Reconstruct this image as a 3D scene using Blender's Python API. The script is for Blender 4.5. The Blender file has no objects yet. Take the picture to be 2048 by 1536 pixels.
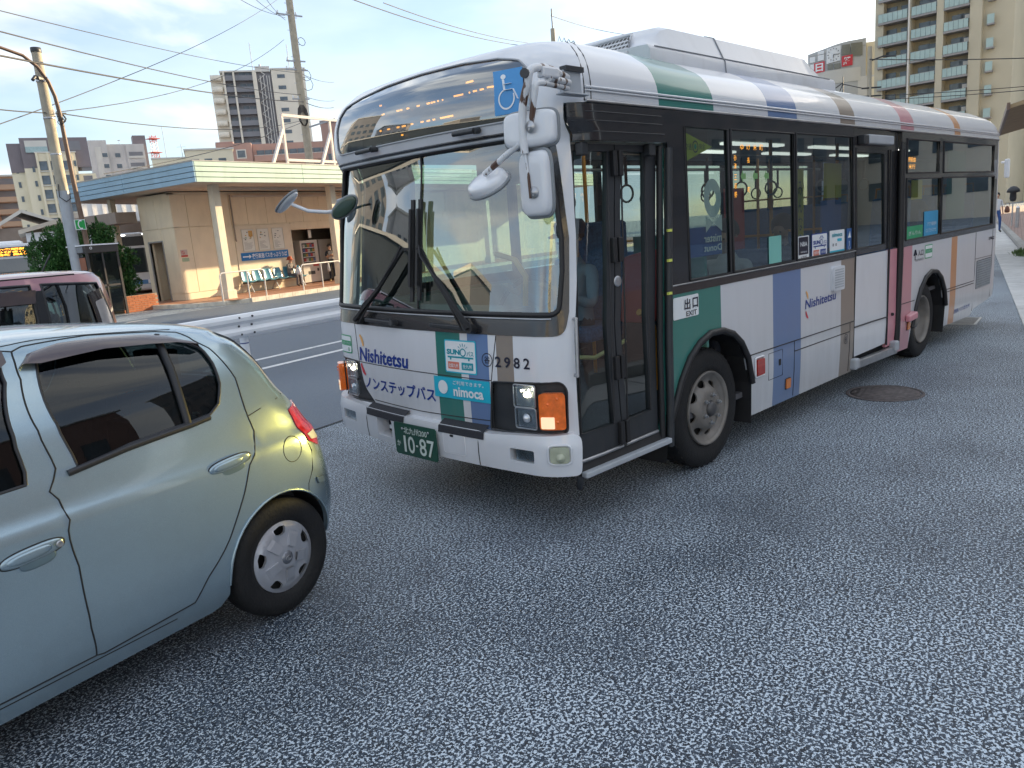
import bpy, math, random
import numpy as np
from math import sin, cos, pi, sqrt, radians as R
from mathutils import Vector, Matrix
from mathutils.geometry import delaunay_2d_cdt
random.seed(7)
SC = bpy.context.scene
COL = SC.collection
# ------------------------------------------------------------------ camera
H = 1.741
cam_d = bpy.data.cameras.new('camera'); cam = bpy.data.objects.new('camera', cam_d); COL.objects.link(cam)
SC.camera = cam
cam_d.sensor_width = 36.0; cam_d.lens = 1507.03/2048*36.0
cam_d.clip_start = 0.05; cam_d.clip_end = 3000
_h = R(34.0); _p = R(11.5192); _r = R(4.6088)
fwd = Vector((cos(_h), sin(_h), 0)); rgt = Vector((sin(_h), -cos(_h), 0)); up = Vector((0, 0, 1))
Fv = fwd*cos(_p) - up*sin(_p); Uv = fwd*sin(_p) + up*cos(_p)
Rr = rgt*cos(_r) - Uv*sin(_r); Ur = rgt*sin(_r) + Uv*cos(_r)
cam.matrix_world = Matrix(((Rr.x, Ur.x, -Fv.x, 0), (Rr.y, Ur.y, -Fv.y, 0), (Rr.z, Ur.z, -Fv.z, H), (0, 0, 0, 1)))
# ------------------------------------------------------------------ light
SUN_AZ = R(-20.0); SUN_EL = R(17.0)
world = bpy.data.worlds.new('World'); SC.world = world; world.use_nodes = True
wn = world.node_tree; wn.nodes.clear()
def N(nt, t, **kw):
    n = nt.nodes.new(t)
    for k, v in kw.items(): setattr(n, k, v)
    return n
out = N(wn, 'ShaderNodeOutputWorld'); bg = N(wn, 'ShaderNodeBackground'); sky = N(wn, 'ShaderNodeTexSky')
sky.sky_type = 'NISHITA'; sky.sun_disc = False; sky.sun_elevation = SUN_EL
sky.sun_rotation = pi/2 - SUN_AZ      # rotation is measured clockwise from +Y
sky.air_density = 1.0; sky.dust_density = 1.2; sky.ozone_density = 1.4
tc = N(wn, 'ShaderNodeTexCoord'); mp = N(wn, 'ShaderNodeMapping'); mp.inputs['Scale'].default_value = (1, 1, 3.2)
nz = N(wn, 'ShaderNodeTexNoise'); nz.inputs['Scale'].default_value = 2.5; nz.inputs['Detail'].default_value = 7; nz.inputs['Roughness'].default_value = .52
nz.inputs['Distortion'].default_value = .5
cr = N(wn, 'ShaderNodeValToRGB'); cr.color_ramp.elements[0].position = .41; cr.color_ramp.elements[1].position = .56
cr.color_ramp.elements[0].color = (.28, .28, .28, 1); cr.color_ramp.elements[1].color = (1, 1, 1, 1)
nz2 = N(wn, 'ShaderNodeTexNoise'); nz2.inputs['Scale'].default_value = 3.1; nz2.inputs['Detail'].default_value = 5
cc = N(wn, 'ShaderNodeValToRGB'); cc.color_ramp.elements[0].position = .40; cc.color_ramp.elements[1].position = .58
cc.color_ramp.elements[0].color = (.56, .64, .76, 1); cc.color_ramp.elements[1].color = (.97, .99, 1.0, 1)
# glow round the (cloud-veiled) sun
sd = N(wn, 'ShaderNodeVectorMath', operation='DOT_PRODUCT'); sd.inputs[1].default_value = (cos(SUN_AZ)*cos(SUN_EL), sin(SUN_AZ)*cos(SUN_EL), sin(SUN_EL))
nrm = N(wn, 'ShaderNodeVectorMath', operation='NORMALIZE')
gl = N(wn, 'ShaderNodeMapRange'); gl.inputs[1].default_value = .55; gl.inputs[2].default_value = 1.0; gl.inputs[3].default_value = 0; gl.inputs[4].default_value = 1
gm = N(wn, 'ShaderNodeMath', operation='POWER'); gm.inputs[1].default_value = 1.4
ad = N(wn, 'ShaderNodeMix', data_type='RGBA'); ad.blend_type = 'ADD'; ad.inputs['B'].default_value = (.55, .50, .40, 1)
mul = N(wn, 'ShaderNodeMix', data_type='RGBA'); mul.blend_type = 'MULTIPLY'; mul.inputs['Factor'].default_value = 1
SKYMUL = 8.3
mul.inputs['B'].default_value = (SKYMUL, SKYMUL, SKYMUL, 1)
skm = N(wn, 'ShaderNodeMix', data_type='RGBA'); skm.blend_type = 'MULTIPLY'; skm.inputs['Factor'].default_value = 1; skm.inputs['B'].default_value = (1.55, 1.6, 1.65, 1)
mx = N(wn, 'ShaderNodeMix', data_type='RGBA')
L = wn.links.new
L(tc.outputs['Generated'], nrm.inputs[0]); L(nrm.outputs[0], mp.inputs['Vector']); L(mp.outputs[0], nz.inputs['Vector']); L(mp.outputs[0], nz2.inputs['Vector'])
L(nrm.outputs[0], sd.inputs[0]); L(sd.outputs['Value'], gl.inputs[0]); L(gl.outputs[0], gm.inputs[0]); L(gm.outputs[0], ad.inputs['Factor'])
L(nz.outputs['Fac'], cr.inputs[0]); L(nz2.outputs['Fac'], cc.inputs[0]); L(cc.outputs[0], ad.inputs['A']); L(ad.outputs['Result'], mul.inputs['A'])
L(cr.outputs[0], mx.inputs['Factor']); L(sky.outputs[0], skm.inputs['A']); L(skm.outputs['Result'], mx.inputs['A']); L(mul.outputs['Result'], mx.inputs['B'])
L(mx.outputs['Result'], bg.inputs['Color']); bg.inputs['Strength'].default_value = .078
L(bg.outputs[0], out.inputs[0])
sun_d = bpy.data.lights.new('sun', 'SUN'); sun_d.energy = 5.0; sun_d.angle = R(.6); sun_d.color = (1.0, .78, .48)
sun = bpy.data.objects.new('sun', sun_d); COL.objects.link(sun)
sun.rotation_euler = Vector((cos(SUN_AZ)*cos(SUN_EL), sin(SUN_AZ)*cos(SUN_EL), sin(SUN_EL))).to_track_quat('Z', 'Y').to_euler()
SC.view_settings.view_transform = 'Standard'; SC.view_settings.look = 'None'; SC.view_settings.gamma = 1; SC.view_settings.exposure = 1.12
SC.render.engine = 'CYCLES'; SC.cycles.max_bounces = 8; SC.cycles.transparent_max_bounces = 16; SC.cycles.glossy_bounces = 4; SC.cycles.diffuse_bounces = 3
SC.cycles.caustics_reflective = False; SC.cycles.caustics_refractive = False; SC.cycles.use_denoising = True
# ------------------------------------------------------------------ materials
MATS = {}
def pm(name, col, rough=.5, metal=0., coat=0., var=.10, vs=3., bump=0., bs=60., emis=None, es=0., spec=.5, dirt=0.):
    if name in MATS: return MATS[name]
    m = bpy.data.materials.new(name); m.use_nodes = True; nt = m.node_tree; b = nt.nodes['Principled BSDF']
    b.inputs['Roughness'].default_value = rough; b.inputs['Metallic'].default_value = metal
    b.inputs['Coat Weight'].default_value = coat; b.inputs['Coat Roughness'].default_value = .04; b.inputs['Specular IOR Level'].default_value = spec
    t = N(nt, 'ShaderNodeTexCoord'); n1 = N(nt, 'ShaderNodeTexNoise'); n1.inputs['Scale'].default_value = vs; n1.inputs['Detail'].default_value = 5
    nt.links.new(t.outputs['Object'], n1.inputs['Vector'])
    rp = N(nt, 'ShaderNodeValToRGB'); e = rp.color_ramp.elements
    e[0].position = .3; e[1].position = .7
    c = col
    e[0].color = (c[0]*(1-var), c[1]*(1-var), c[2]*(1-var), 1); e[1].color = (min(1, c[0]*(1+var)), min(1, c[1]*(1+var)), min(1, c[2]*(1+var)), 1)
    nt.links.new(n1.outputs['Fac'], rp.inputs[0]); last = rp.outputs[0]
    if dirt:
        n3 = N(nt, 'ShaderNodeTexNoise'); n3.inputs['Scale'].default_value = vs*2.7; n3.inputs['Detail'].default_value = 9; n3.inputs['Roughness'].default_value = .65
        mpn = N(nt, 'ShaderNodeMapping'); mpn.inputs['Scale'].default_value = (1, 1, .25)
        nt.links.new(t.outputs['Object'], mpn.inputs[0]); nt.links.new(mpn.outputs[0], n3.inputs['Vector'])
        r3 = N(nt, 'ShaderNodeMapRange'); r3.inputs[1].default_value = .5; r3.inputs[2].default_value = .8; r3.inputs[4].default_value = dirt
        nt.links.new(n3.outputs['Fac'], r3.inputs[0])
        mm = N(nt, 'ShaderNodeMix', data_type='RGBA'); mm.inputs['B'].default_value = (.12, .10, .08, 1)
        nt.links.new(r3.outputs[0], mm.inputs['Factor']); nt.links.new(last, mm.inputs['A']); last = mm.outputs['Result']
    nt.links.new(last, b.inputs['Base Color'])
    if bump:
        n2 = N(nt, 'ShaderNodeTexNoise'); n2.inputs['Scale'].default_value = bs; n2.inputs['Detail'].default_value = 3
        bu = N(nt, 'ShaderNodeBump'); bu.inputs['Strength'].default_value = bump; bu.inputs['Distance'].default_value = .01
        nt.links.new(t.outputs['Object'], n2.inputs['Vector']); nt.links.new(n2.outputs['Fac'], bu.inputs['Height']); nt.links.new(bu.outputs[0], b.inputs['Normal'])
    if emis:
        b.inputs['Emission Color'].default_value = (*emis, 1); b.inputs['Emission Strength'].default_value = es
    MATS[name] = m; return m
def glassm(name, tint, refl=.06, boost=1.0, rough=0.0):
    if name in MATS: return MATS[name]
    m = bpy.data.materials.new(name); m.use_nodes = True; nt = m.node_tree; nt.nodes.clear()
    o = N(nt, 'ShaderNodeOutputMaterial'); tr = N(nt, 'ShaderNodeBsdfTransparent'); tr.inputs[0].default_value = (*tint, 1)
    g = N(nt, 'ShaderNodeBsdfGlossy'); g.inputs['Roughness'].default_value = rough; g.inputs['Color'].default_value = (.95, .98, 1, 1)
    fr = N(nt, 'ShaderNodeLayerWeight'); fr.inputs['Blend'].default_value = .5
    mr = N(nt, 'ShaderNodeMath', operation='POWER'); mr.inputs[1].default_value = 3.0
    ma = N(nt, 'ShaderNodeMath', operation='MULTIPLY_ADD'); ma.inputs[1].default_value = boost; ma.inputs[2].default_value = refl; ma.use_clamp = True
    mi = N(nt, 'ShaderNodeMixShader'); l = nt.links.new
    l(fr.outputs['Facing'], mr.inputs[0]); l(mr.outputs[0], ma.inputs[0]); l(ma.outputs[0], mi.inputs[0]); l(tr.outputs[0], mi.inputs[1]); l(g.outputs[0], mi.inputs[2]); l(mi.outputs[0], o.inputs[0])
    MATS[name] = m; return m
def stripem(name, axis, stops, base, rough=.32, zsplit=None):
    """paint with coloured bands along one object axis (flat print on the panel)"""
    m = bpy.data.materials.new(name); m.use_nodes = True; nt = m.node_tree; b = nt.nodes['Principled BSDF']; l = nt.links.new
    b.inputs['Roughness'].default_value = rough; b.inputs['Coat Weight'].default_value = .5; b.inputs['Coat Roughness'].default_value = .06
    t = N(nt, 'ShaderNodeTexCoord'); s = N(nt, 'ShaderNodeSeparateXYZ'); l(t.outputs['Object'], s.inputs[0])
    lo = min(q[0] for q in stops)-1; hi = max(q[1] for q in stops)+1
    mr = N(nt, 'ShaderNodeMapRange'); mr.inputs[1].default_value = lo; mr.inputs[2].default_value = hi; l(s.outputs[axis], mr.inputs[0])
    rp = N(nt, 'ShaderNodeValToRGB'); rp.color_ramp.interpolation = 'CONSTANT'; es = rp.color_ramp.elements
    es[0].position = 0; es[0].color = (*base, 1); es[1].position = 1; es[1].color = (*base, 1)
    for a, z, c in stops:
        e = es.new((a-lo)/(hi-lo)); e.color = (*c, 1); e = es.new((z-lo)/(hi-lo)); e.color = (*base, 1)
    l(mr.outputs[0], rp.inputs[0])
    # road film: fine streaks, denser low down
    n3 = N(nt, 'ShaderNodeTexNoise'); n3.inputs['Scale'].default_value = 6; n3.inputs['Detail'].default_value = 8; n3.inputs['Roughness'].default_value = .7
    mpn = N(nt, 'ShaderNodeMapping'); mpn.inputs['Scale'].default_value = (1.6, 1.6, .22); l(t.outputs['Object'], mpn.inputs[0]); l(mpn.outputs[0], n3.inputs['Vector'])
    zr = N(nt, 'ShaderNodeMapRange'); zr.inputs[1].default_value = .2; zr.inputs[2].default_value = 1.1; zr.inputs[3].default_value = .62; zr.inputs[4].default_value = .12; l(s.outputs[2], zr.inputs[0])
    mu = N(nt, 'ShaderNodeMath', operation='MULTIPLY'); l(n3.outputs['Fac'], mu.inputs[0]); l(zr.outputs[0], mu.inputs[1])
    mm = N(nt, 'ShaderNodeMix', data_type='RGBA'); mm.inputs['B'].default_value = (.20, .19, .18, 1); l(mu.outputs[0], mm.inputs['Factor']); l(rp.outputs[0], mm.inputs['A'])
    l(mm.outputs['Result'], b.inputs['Base Color'])
    n2 = N(nt, 'ShaderNodeTexNoise'); n2.inputs['Scale'].default_value = 2.2; bu = N(nt, 'ShaderNodeBump'); bu.inputs['Strength'].default_value = .16; bu.inputs['Distance'].default_value = .02
    l(t.outputs['Object'], n2.inputs['Vector']); l(n2.outputs['Fac'], bu.inputs['Height']); l(bu.outputs[0], b.inputs['Coat Normal'])
    MATS[name] = m; return m
# ------------------------------------------------------------------ object helpers
def link(o, parent=None):
    COL.objects.link(o)
    if parent is not None: o.parent = parent
    return o
def tag(o, label=None, cat=None, group=None, kind=None):
    if label: o['label'] = label
    if cat: o['category'] = cat
    if group: o['group'] = group
    if kind: o['kind'] = kind
    return o
def thing(name, label, cat, loc=(0, 0, 0), rz=0., group=None):
    o = bpy.data.objects.new(name, None); link(o); o.location = loc; o.rotation_euler = (0, 0, rz); o.empty_display_size = .2
    return tag(o, label, cat, group)
def copy_tree(o, parent=None):
    c = o.copy(); COL.objects.link(c); c.parent = parent
    for ch in list(o.children): copy_tree(ch, c)
    return c
def inst(mesh, name, parent, loc=(0, 0, 0), rot=(0, 0, 0), sc=(1, 1, 1)):
    o = bpy.data.objects.new(name, mesh); link(o, parent); o.location = loc; o.rotation_euler = rot; o.scale = sc; return o
class MB:
    def __init__(s): s.v = []; s.f = []; s.m = []; s.mats = []; s.cur = 0; s.sm = []
    def mat(s, m):
        if m not in s.mats: s.mats.append(m)
        s.cur = s.mats.index(m); return s
    def add(s, vs, fs, smooth=False):
        b = len(s.v); s.v += [tuple(q) for q in vs]
        for f in fs: s.f.append(tuple(b+i for i in f)); s.m.append(s.cur); s.sm.append(smooth)
        return s
    def box(s, x0, x1, y0, y1, z0, z1):
        return s.add([(x0, y0, z0), (x1, y0, z0), (x1, y1, z0), (x0, y1, z0), (x0, y0, z1), (x1, y0, z1), (x1, y1, z1), (x0, y1, z1)],
                     [(0, 3, 2, 1), (4, 5, 6, 7), (0, 1, 5, 4), (1, 2, 6, 5), (2, 3, 7, 6), (3, 0, 4, 7)])
    def hexa(s, p): return s.add(p, [(0, 3, 2, 1), (4, 5, 6, 7), (0, 1, 5, 4), (1, 2, 6, 5), (2, 3, 7, 6), (3, 0, 4, 7)])
    def bar(s, p, q, w, h=None, upv=(0, 0, 1)):
        h = w if h is None else h
        p, q = Vector(p), Vector(q); d = (q-p).normalized(); u = Vector(upv)
        if abs(d.dot(u)) > .97: u = Vector((1, 0, 0))
        a = d.cross(u).normalized()*w/2; b = a.cross(d).normalized()*h/2
        return s.hexa([p-a-b, p+a-b, q+a-b, q-a-b, p-a+b, p+a+b, q+a+b, q-a+b])
    def tube(s, pts, r, n=8, cap=True):
        pts = [Vector(p) for p in pts]; rs = r if isinstance(r, (list, tuple)) else [r]*len(pts); vs = []; fs = []; ref = None
        for i, p in enumerate(pts):
            d = (pts[min(i+1, len(pts)-1)]-pts[max(i-1, 0)]).normalized()
            if ref is None: ref = Vector((0, 0, 1)) if abs(d.z) < .9 else Vector((1, 0, 0))
            a = d.cross(ref).normalized(); b = a.cross(d).normalized(); ref = b
            vs += [p+a*rs[i]*cos(2*pi*k/n)+b*rs[i]*sin(2*pi*k/n) for k in range(n)]
        for i in range(len(pts)-1):
            for k in range(n): fs.append((i*n+k, i*n+(k+1) % n, (i+1)*n+(k+1) % n, (i+1)*n+k))
        s.add(vs, fs, True)
        if cap: s.add(vs[:n], [tuple(range(n))]); s.add(vs[-n:], [tuple(reversed(range(n)))])
        return s
    def lathe(s, prof, o=(0, 0, 0), ax=(0, 0, 1), n=24, smooth=True, sx=1., sy=1.):
        o = Vector(o); ax = Vector(ax).normalized(); t = Vector((1, 0, 0)) if abs(ax.x) < .9 else Vector((0, 1, 0)); a = ax.cross(t).normalized(); b = ax.cross(a)
        vs = []; fs = []
        for r, h in prof: vs += [o+ax*h+a*(r*sx*cos(2*pi*k/n))+b*(r*sy*sin(2*pi*k/n)) for k in range(n)]
        for i in range(len(prof)-1):
            for k in range(n): fs.append((i*n+k, i*n+(k+1) % n, (i+1)*n+(k+1) % n, (i+1)*n+k))
        return s.add(vs, fs, smooth)
    def cyl(s, p, q, r, n=16):
        return s.tube([p, q], r, n)
    def prism(s, poly, h0, h1, f=lambda x, y, h: (x, y, h)):
        n = len(poly); vs = [f(x, y, h0) for x, y in poly]+[f(x, y, h1) for x, y in poly]
        return s.add(vs, [tuple(range(n)), tuple(reversed(range(n, 2*n)))]+[(i, (i+1) % n, n+(i+1) % n, n+i) for i in range(n)])
    def grid(s, vs, nu, nv, close=False, smooth=True):
        fs = []
        for j in range(nv-1):
            for i in range(nu-1 if not close else nu): fs.append((j*nu+i, j*nu+(i+1) % nu, (j+1)*nu+(i+1) % nu, (j+1)*nu+i))
        return s.add(vs, fs, smooth)
    def mesh(s, name):
        me = bpy.data.meshes.new(name); me.from_pydata(s.v, [], s.f)
        for m in s.mats: me.materials.append(m)
        me.polygons.foreach_set('material_index', s.m); me.polygons.foreach_set('use_smooth', s.sm); me.update(); return me
    def build(s, name, m=None, parent=None, bevel=0., auto=None, fix=True):
        if m is not None and not s.mats: s.mats = [m]
        me = s.mesh(name)
        if fix:
            import bmesh
            b = bmesh.new(); b.from_mesh(me); bmesh.ops.recalc_face_normals(b, faces=b.faces); b.to_mesh(me); b.free()
        if auto: me.set_sharp_from_angle(angle=R(auto))
        o = bpy.data.objects.new(name, me); link(o, parent)
        if bevel:
            md = o.modifiers.new('bevel', 'BEVEL'); md.width = bevel; md.segments = 2; md.limit_method = 'ANGLE'; md.angle_limit = R(50)
        return o
def smooth(pts, n=5):
    P = [Vector(p) for p in pts]; P = [P[0]*2-P[1]]+P+[P[-1]*2-P[-2]]; o = []
    for i in range(1, len(P)-2):
        for k in range(n):
            t = k/n; a, b, c, d = P[i-1], P[i], P[i+1], P[i+2]
            o.append(.5*((2*b)+(c-a)*t+(2*a-5*b+4*c-d)*t*t+(3*b-a-3*c+d)*t**3))
    return o+[P[-2]]
def resample(poly, st):
    o = []
    for i, p in enumerate(poly):
        q = poly[(i+1) % len(poly)]
        n = max(1, int(math.ceil(max(abs(q[0]-p[0])/st[0], abs(q[1]-p[1])/st[1]))))
        for k in range(n): o.append((p[0]+(q[0]-p[0])*k/n, p[1]+(q[1]-p[1])*k/n))
    return o
def inpoly(x, y, poly):
    c = False; j = len(poly)-1
    for i in range(len(poly)):
        xi, yi = poly[i]; xj, yj = poly[j]
        if (yi > y) != (yj > y) and x < (xj-xi)*(y-yi)/(yj-yi)+xi: c = not c
        j = i
    return c
def rpoly(pts, r, n=5):
    """round the corners of a polygon; r one radius or one per corner"""
    o = []; m = len(pts)
    for i in range(m):
        p = Vector(pts[i]); a = Vector(pts[i-1]); b = Vector(pts[(i+1) % m]); rr = r[i] if isinstance(r, (list, tuple)) else r
        if rr <= 0: o.append(tuple(p)); continue
        da = (a-p); db = (b-p); rr = min(rr, da.length*.49, db.length*.49); pa = p+da.normalized()*rr; pb = p+db.normalized()*rr
        for k in range(n+1):
            t = k/n; q = pa*(1-t)**2+p*2*t*(1-t)+pb*t*t; o.append((q.x, q.y))
    return o
def rrect(u0, v0, u1, v1, r=.03, n=4): return rpoly([(u0, v0), (u1, v0), (u1, v1), (u0, v1)], r, n)
def panel(name, S, poly, mat, parent, holes=(), d=0., th=.012, st=(.07, .07), smooth=True, edge=True, extra=None):
    """a skin panel: a 2-D outline (with holes) laid over surface S(u, v, d), with thickness"""
    bs = [resample(poly, st)]+[resample(h, st) for h in holes]
    vs = []; es = []
    for b in bs:
        k = len(vs); vs += b; es += [(k+i, k+(i+1) % len(b)) for i in range(len(b))]
    us = [p[0] for p in poly]; vv = [p[1] for p in poly]
    nb = len(vs); nu = int((max(us)-min(us))/st[0]); nv = int((max(vv)-min(vv))/st[1])
    SA = np.array([[p[0]/st[0], p[1]/st[1]] for b in bs for p in b]); SB_ = np.array([[q[0]/st[0], q[1]/st[1]] for b in bs for q in b[1:]+b[:1]]); SD = SB_-SA; SL = np.maximum((SD**2).sum(1), 1e-12)
    def near(x, y):
        P = np.array([x/st[0], y/st[1]])-SA; t = np.clip((P*SD).sum(1)/SL, 0, 1); return (((P-SD*t[:, None])**2).sum(1)).min() < .16
    for i in range(1, nu+1):
        for j in range(1, nv+1):
            x = min(us)+(max(us)-min(us))*i/(nu+1); y = min(vv)+(max(vv)-min(vv))*j/(nv+1)
            if not inpoly(x, y, poly) or any(inpoly(x, y, h) for h in holes): continue
            if near(x, y): continue
            vs.append((x, y))
    r = delaunay_2d_cdt([Vector(p) for p in vs], es, [], 0, 1e-6)
    V = r[0]; F = []
    for f in r[2]:
        cx = sum(V[i].x for i in f)/len(f); cy = sum(V[i].y for i in f)/len(f)
        if len(f) == 3:
            p0, p1, p2 = (V[i] for i in f)
            if abs((p1.x-p0.x)*(p2.y-p0.y)-(p2.x-p0.x)*(p1.y-p0.y)) < 2e-3*st[0]*st[1]: continue
        if inpoly(cx, cy, poly) and not any(inpoly(cx, cy, h) for h in holes): F.append(tuple(f))
    P0 = [S(p.x, p.y, d) for p in V]; m = MB(); m.mats = [mat]
    m.add(P0, F, smooth)
    if edge and th:
        cnt = {}
        for f in F:
            for i in range(len(f)):
                a, b = f[i], f[(i+1) % len(f)]; k = (min(a, b), max(a, b)); cnt[k] = cnt.get(k, 0)+1
        for (a, b), c in cnt.items():
            if c == 1: m.add([P0[a], P0[b], S(V[b].x, V[b].y, d-th), S(V[a].x, V[a].y, d-th)], [(0, 1, 2, 3)])
    o = m.build(name, None, parent, fix=False)
    return o
def outline(name, S, pts, w, mat, parent, d=.004, close=True, dep=.01):
    """a moulding strip along a 2-D line on surface S"""
    m = MB(); m.mats = [mat]; P = [Vector(S(u, v, d)) for u, v in pts]
    if close: P.append(P[0])
    m.tube(P, w/2, 6, cap=not close); return m.build(name, None, parent)
FONTC = {}
def glyphs(s, bold=0., lit=False):
    k = (s, bold)
    if k in FONTC: return FONTC[k]
    c = bpy.data.curves.new('t', 'FONT'); c.body = s; c.offset = bold; c.resolution_u = 3; c.align_x = 'LEFT'
    o = bpy.data.objects.new('t', c); COL.objects.link(o); bpy.context.view_layer.update()
    me = bpy.data.meshes.new_from_object(o.evaluated_get(bpy.context.evaluated_depsgraph_get()))
    vs = [(v.co.x, v.co.y) for v in me.vertices]; fs = [tuple(p.vertices) for p in me.polygons]
    bpy.data.objects.remove(o); bpy.data.curves.remove(c); bpy.data.meshes.remove(me)
    x0 = min(v[0] for v in vs); x1 = max(v[0] for v in vs); y0 = min(v[1] for v in vs); y1 = max(v[1] for v in vs)
    vs = [((x-x0)/(x1-x0), (y-y0)/(y1-y0)) for x, y in vs]
    FONTC[k] = (vs, fs, (x1-x0)/(y1-y0)); return FONTC[k]
def text(name, s, S, u0, v0, u1, v1, mat, parent, d=.0035, bold=.0, shear=0., slope=0., sq=None):
    """print the word s into the box (u0,v0)-(u1,v1) of surface S"""
    vs, fs, _ = glyphs(s, bold); m = MB(); m.mats = [mat]
    q = []
    for x, y in vs:
        u = u0+(u1-u0)*x+shear*(v1-v0)*y; v = v0+(v1-v0)*y+slope*(u-u0); q.append(S(u, v, d))
    m.add(q, fs); return m.build(name, None, parent, fix=False)
def flatS(o, ax, ay, nrm):
    o, ax, ay, nrm = Vector(o), Vector(ax), Vector(ay), Vector(nrm)
    return lambda u, v, d=0.: tuple(o+ax*u+ay*v+nrm*d)
def ring(S, cu, cv, r0, r1, a0, a1, n, mat, name, parent, d=.0035, asp=1.):
    m = MB(); m.mats = [mat]; vs = []
    for k in range(n+1):
        t = a0+(a1-a0)*k/n; vs += [S(cu+r0*cos(t)*asp, cv+r0*sin(t), d), S(cu+r1*cos(t)*asp, cv+r1*sin(t), d)]
    m.add(vs, [(2*k, 2*k+1, 2*k+3, 2*k+2) for k in range(n)]); return m.build(name, None, parent, fix=False)

def pw(xs, ys, x):
    # smooth monotone-ish (Catmull/Hermite) interpolation
    n=len(xs)
    if x<=xs[0]: return ys[0]
    if x>=xs[-1]: return ys[-1]
    i=0
    while x>xs[i+1]: i+=1
    def sl(k):
        if k==0: return (ys[1]-ys[0])/(xs[1]-xs[0])
        if k==n-1: return (ys[-1]-ys[-2])/(xs[-1]-xs[-2])
        a=(ys[k]-ys[k-1])/(xs[k]-xs[k-1]); b=(ys[k+1]-ys[k])/(xs[k+1]-xs[k])
        if a*b<=0: return 0.0
        return 2*a*b/(a+b)
    h=xs[i+1]-xs[i]; t=(x-xs[i])/h
    m0,m1=sl(i)*h,sl(i+1)*h
    return ((2*t-3)*t*t+1)*ys[i]+((t-2)*t+1)*t*m0+(3-2*t)*t*t*ys[i+1]+(t-1)*t*t*m1
def ss(a,b,x):
    t=min(1,max(0,(x-a)/(b-a))); return t*t*(3-2*t)
CR=-.01;CE=3;SQ=.3
def Y0_(y,f): return y+f
class Bus:
    HW=1.16; R=.2; G=.08; L=8.96
    # v table: v, z, inset side, inset front, inset rear
    T=[(.2,.2,0.02,-.03,0),(.6,.6,0,-.03,0),(1.16,1.16,0,-.01,0),(1.3,1.3,0,.017,0),(1.8,1.8,.002,.097,.0),(2.244,2.244,.006,.164,.01),
       (2.29,2.29,.006,.118,.01),(2.38,2.38,.008,.11,.02),(2.48,2.48,.014,.118,.03),(2.6,2.575,.05,.135,.06),(2.7,2.65,.115,.16,.12),(2.79,2.695,.195,.20,.2),(2.9,2.755,.305,.26,.3),
       (3.05,2.79,.455,.37,.42),(3.36,2.815,.755,.6,.7),(3.76,2.825,1.16,.85,1.1)]
    Z=list(zip(*T))
    @classmethod
    def base(c,u):
        au=abs(u); sg=1 if u>=0 else -1
        s0=c.HW-c.R
        if au<=s0: return u, c.G*u*u, 0.0, -1.0 # x,y,normal
        arc=c.R*math.pi/2
        if au<=s0+arc:
            t=(au-s0)/c.R; x=s0+c.R*math.sin(t)
            return sg*x, c.G*x*x+c.R*(1-math.cos(t)), sg*math.sin(t), -math.cos(t)
        y0=c.G*c.HW**2+c.R; q=au-(s0+arc)
        Ls=c.L-.15-y0
        if q<=Ls: return sg*c.HW, y0+q, sg*1.0, 0.0
        q2=q-Ls; arc2=.15*math.pi/2
        if q2<=arc2:
            t=q2/.15; return sg*(c.HW-.15*(1-math.cos(t))), c.L-.15+.15*math.sin(t), sg*math.cos(t), math.sin(t)
        x=c.HW-.15-(q2-arc2)
        return sg*x, c.L, 0.0, 1.0
    @classmethod
    def S(c,u,v,d=0.0):
        x,y,nx,ny=c.base(u)
        z=pw(c.Z[0],c.Z[1],v); i=pw(c.Z[0],c.Z[2],v); f=pw(c.Z[0],c.Z[3],v); r=pw(c.Z[0],c.Z[4],v)
        if y<2: i*=1-SQ*(1-ss(.5,1.9,y))*(1-ss(2.75,3.4,v))
        X=x*(1-i/c.HW)
        fade=1-ss(.2,1.7,y)
        if v>2.45 and y<4: z+=CR*ss(2.45,2.95,v)*(1-ss(.5,1.9,Y0_(y,f)))*(1-abs(X/c.HW)**CE)
        Y=y+f*fade if y<4 else y-r*ss(c.L-1.5,c.L,y)
        if d:
            # outward normal incl. vertical tilt
            e=1e-3
            P=c.S(u,v)
            a=c.S(u+e,v); b=c.S(u,v+e)
            du=[a[k]-P[k] for k in range(3)]; dv=[b[k]-P[k] for k in range(3)]
            n=[du[1]*dv[2]-du[2]*dv[1],du[2]*dv[0]-du[0]*dv[2],du[0]*dv[1]-du[1]*dv[0]]
            l=math.sqrt(sum(q*q for q in n)) or 1
            return (P[0]+d*n[0]/l,P[1]+d*n[1]/l,P[2]+d*n[2]/l)
        return (X,Y,z-.015*X)
    U0=HW-R+R*math.pi/2; Y0=G*HW**2+R
    @classmethod
    def ua(c,a): return c.U0+(a-c.Y0)   # side: a -> u
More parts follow.
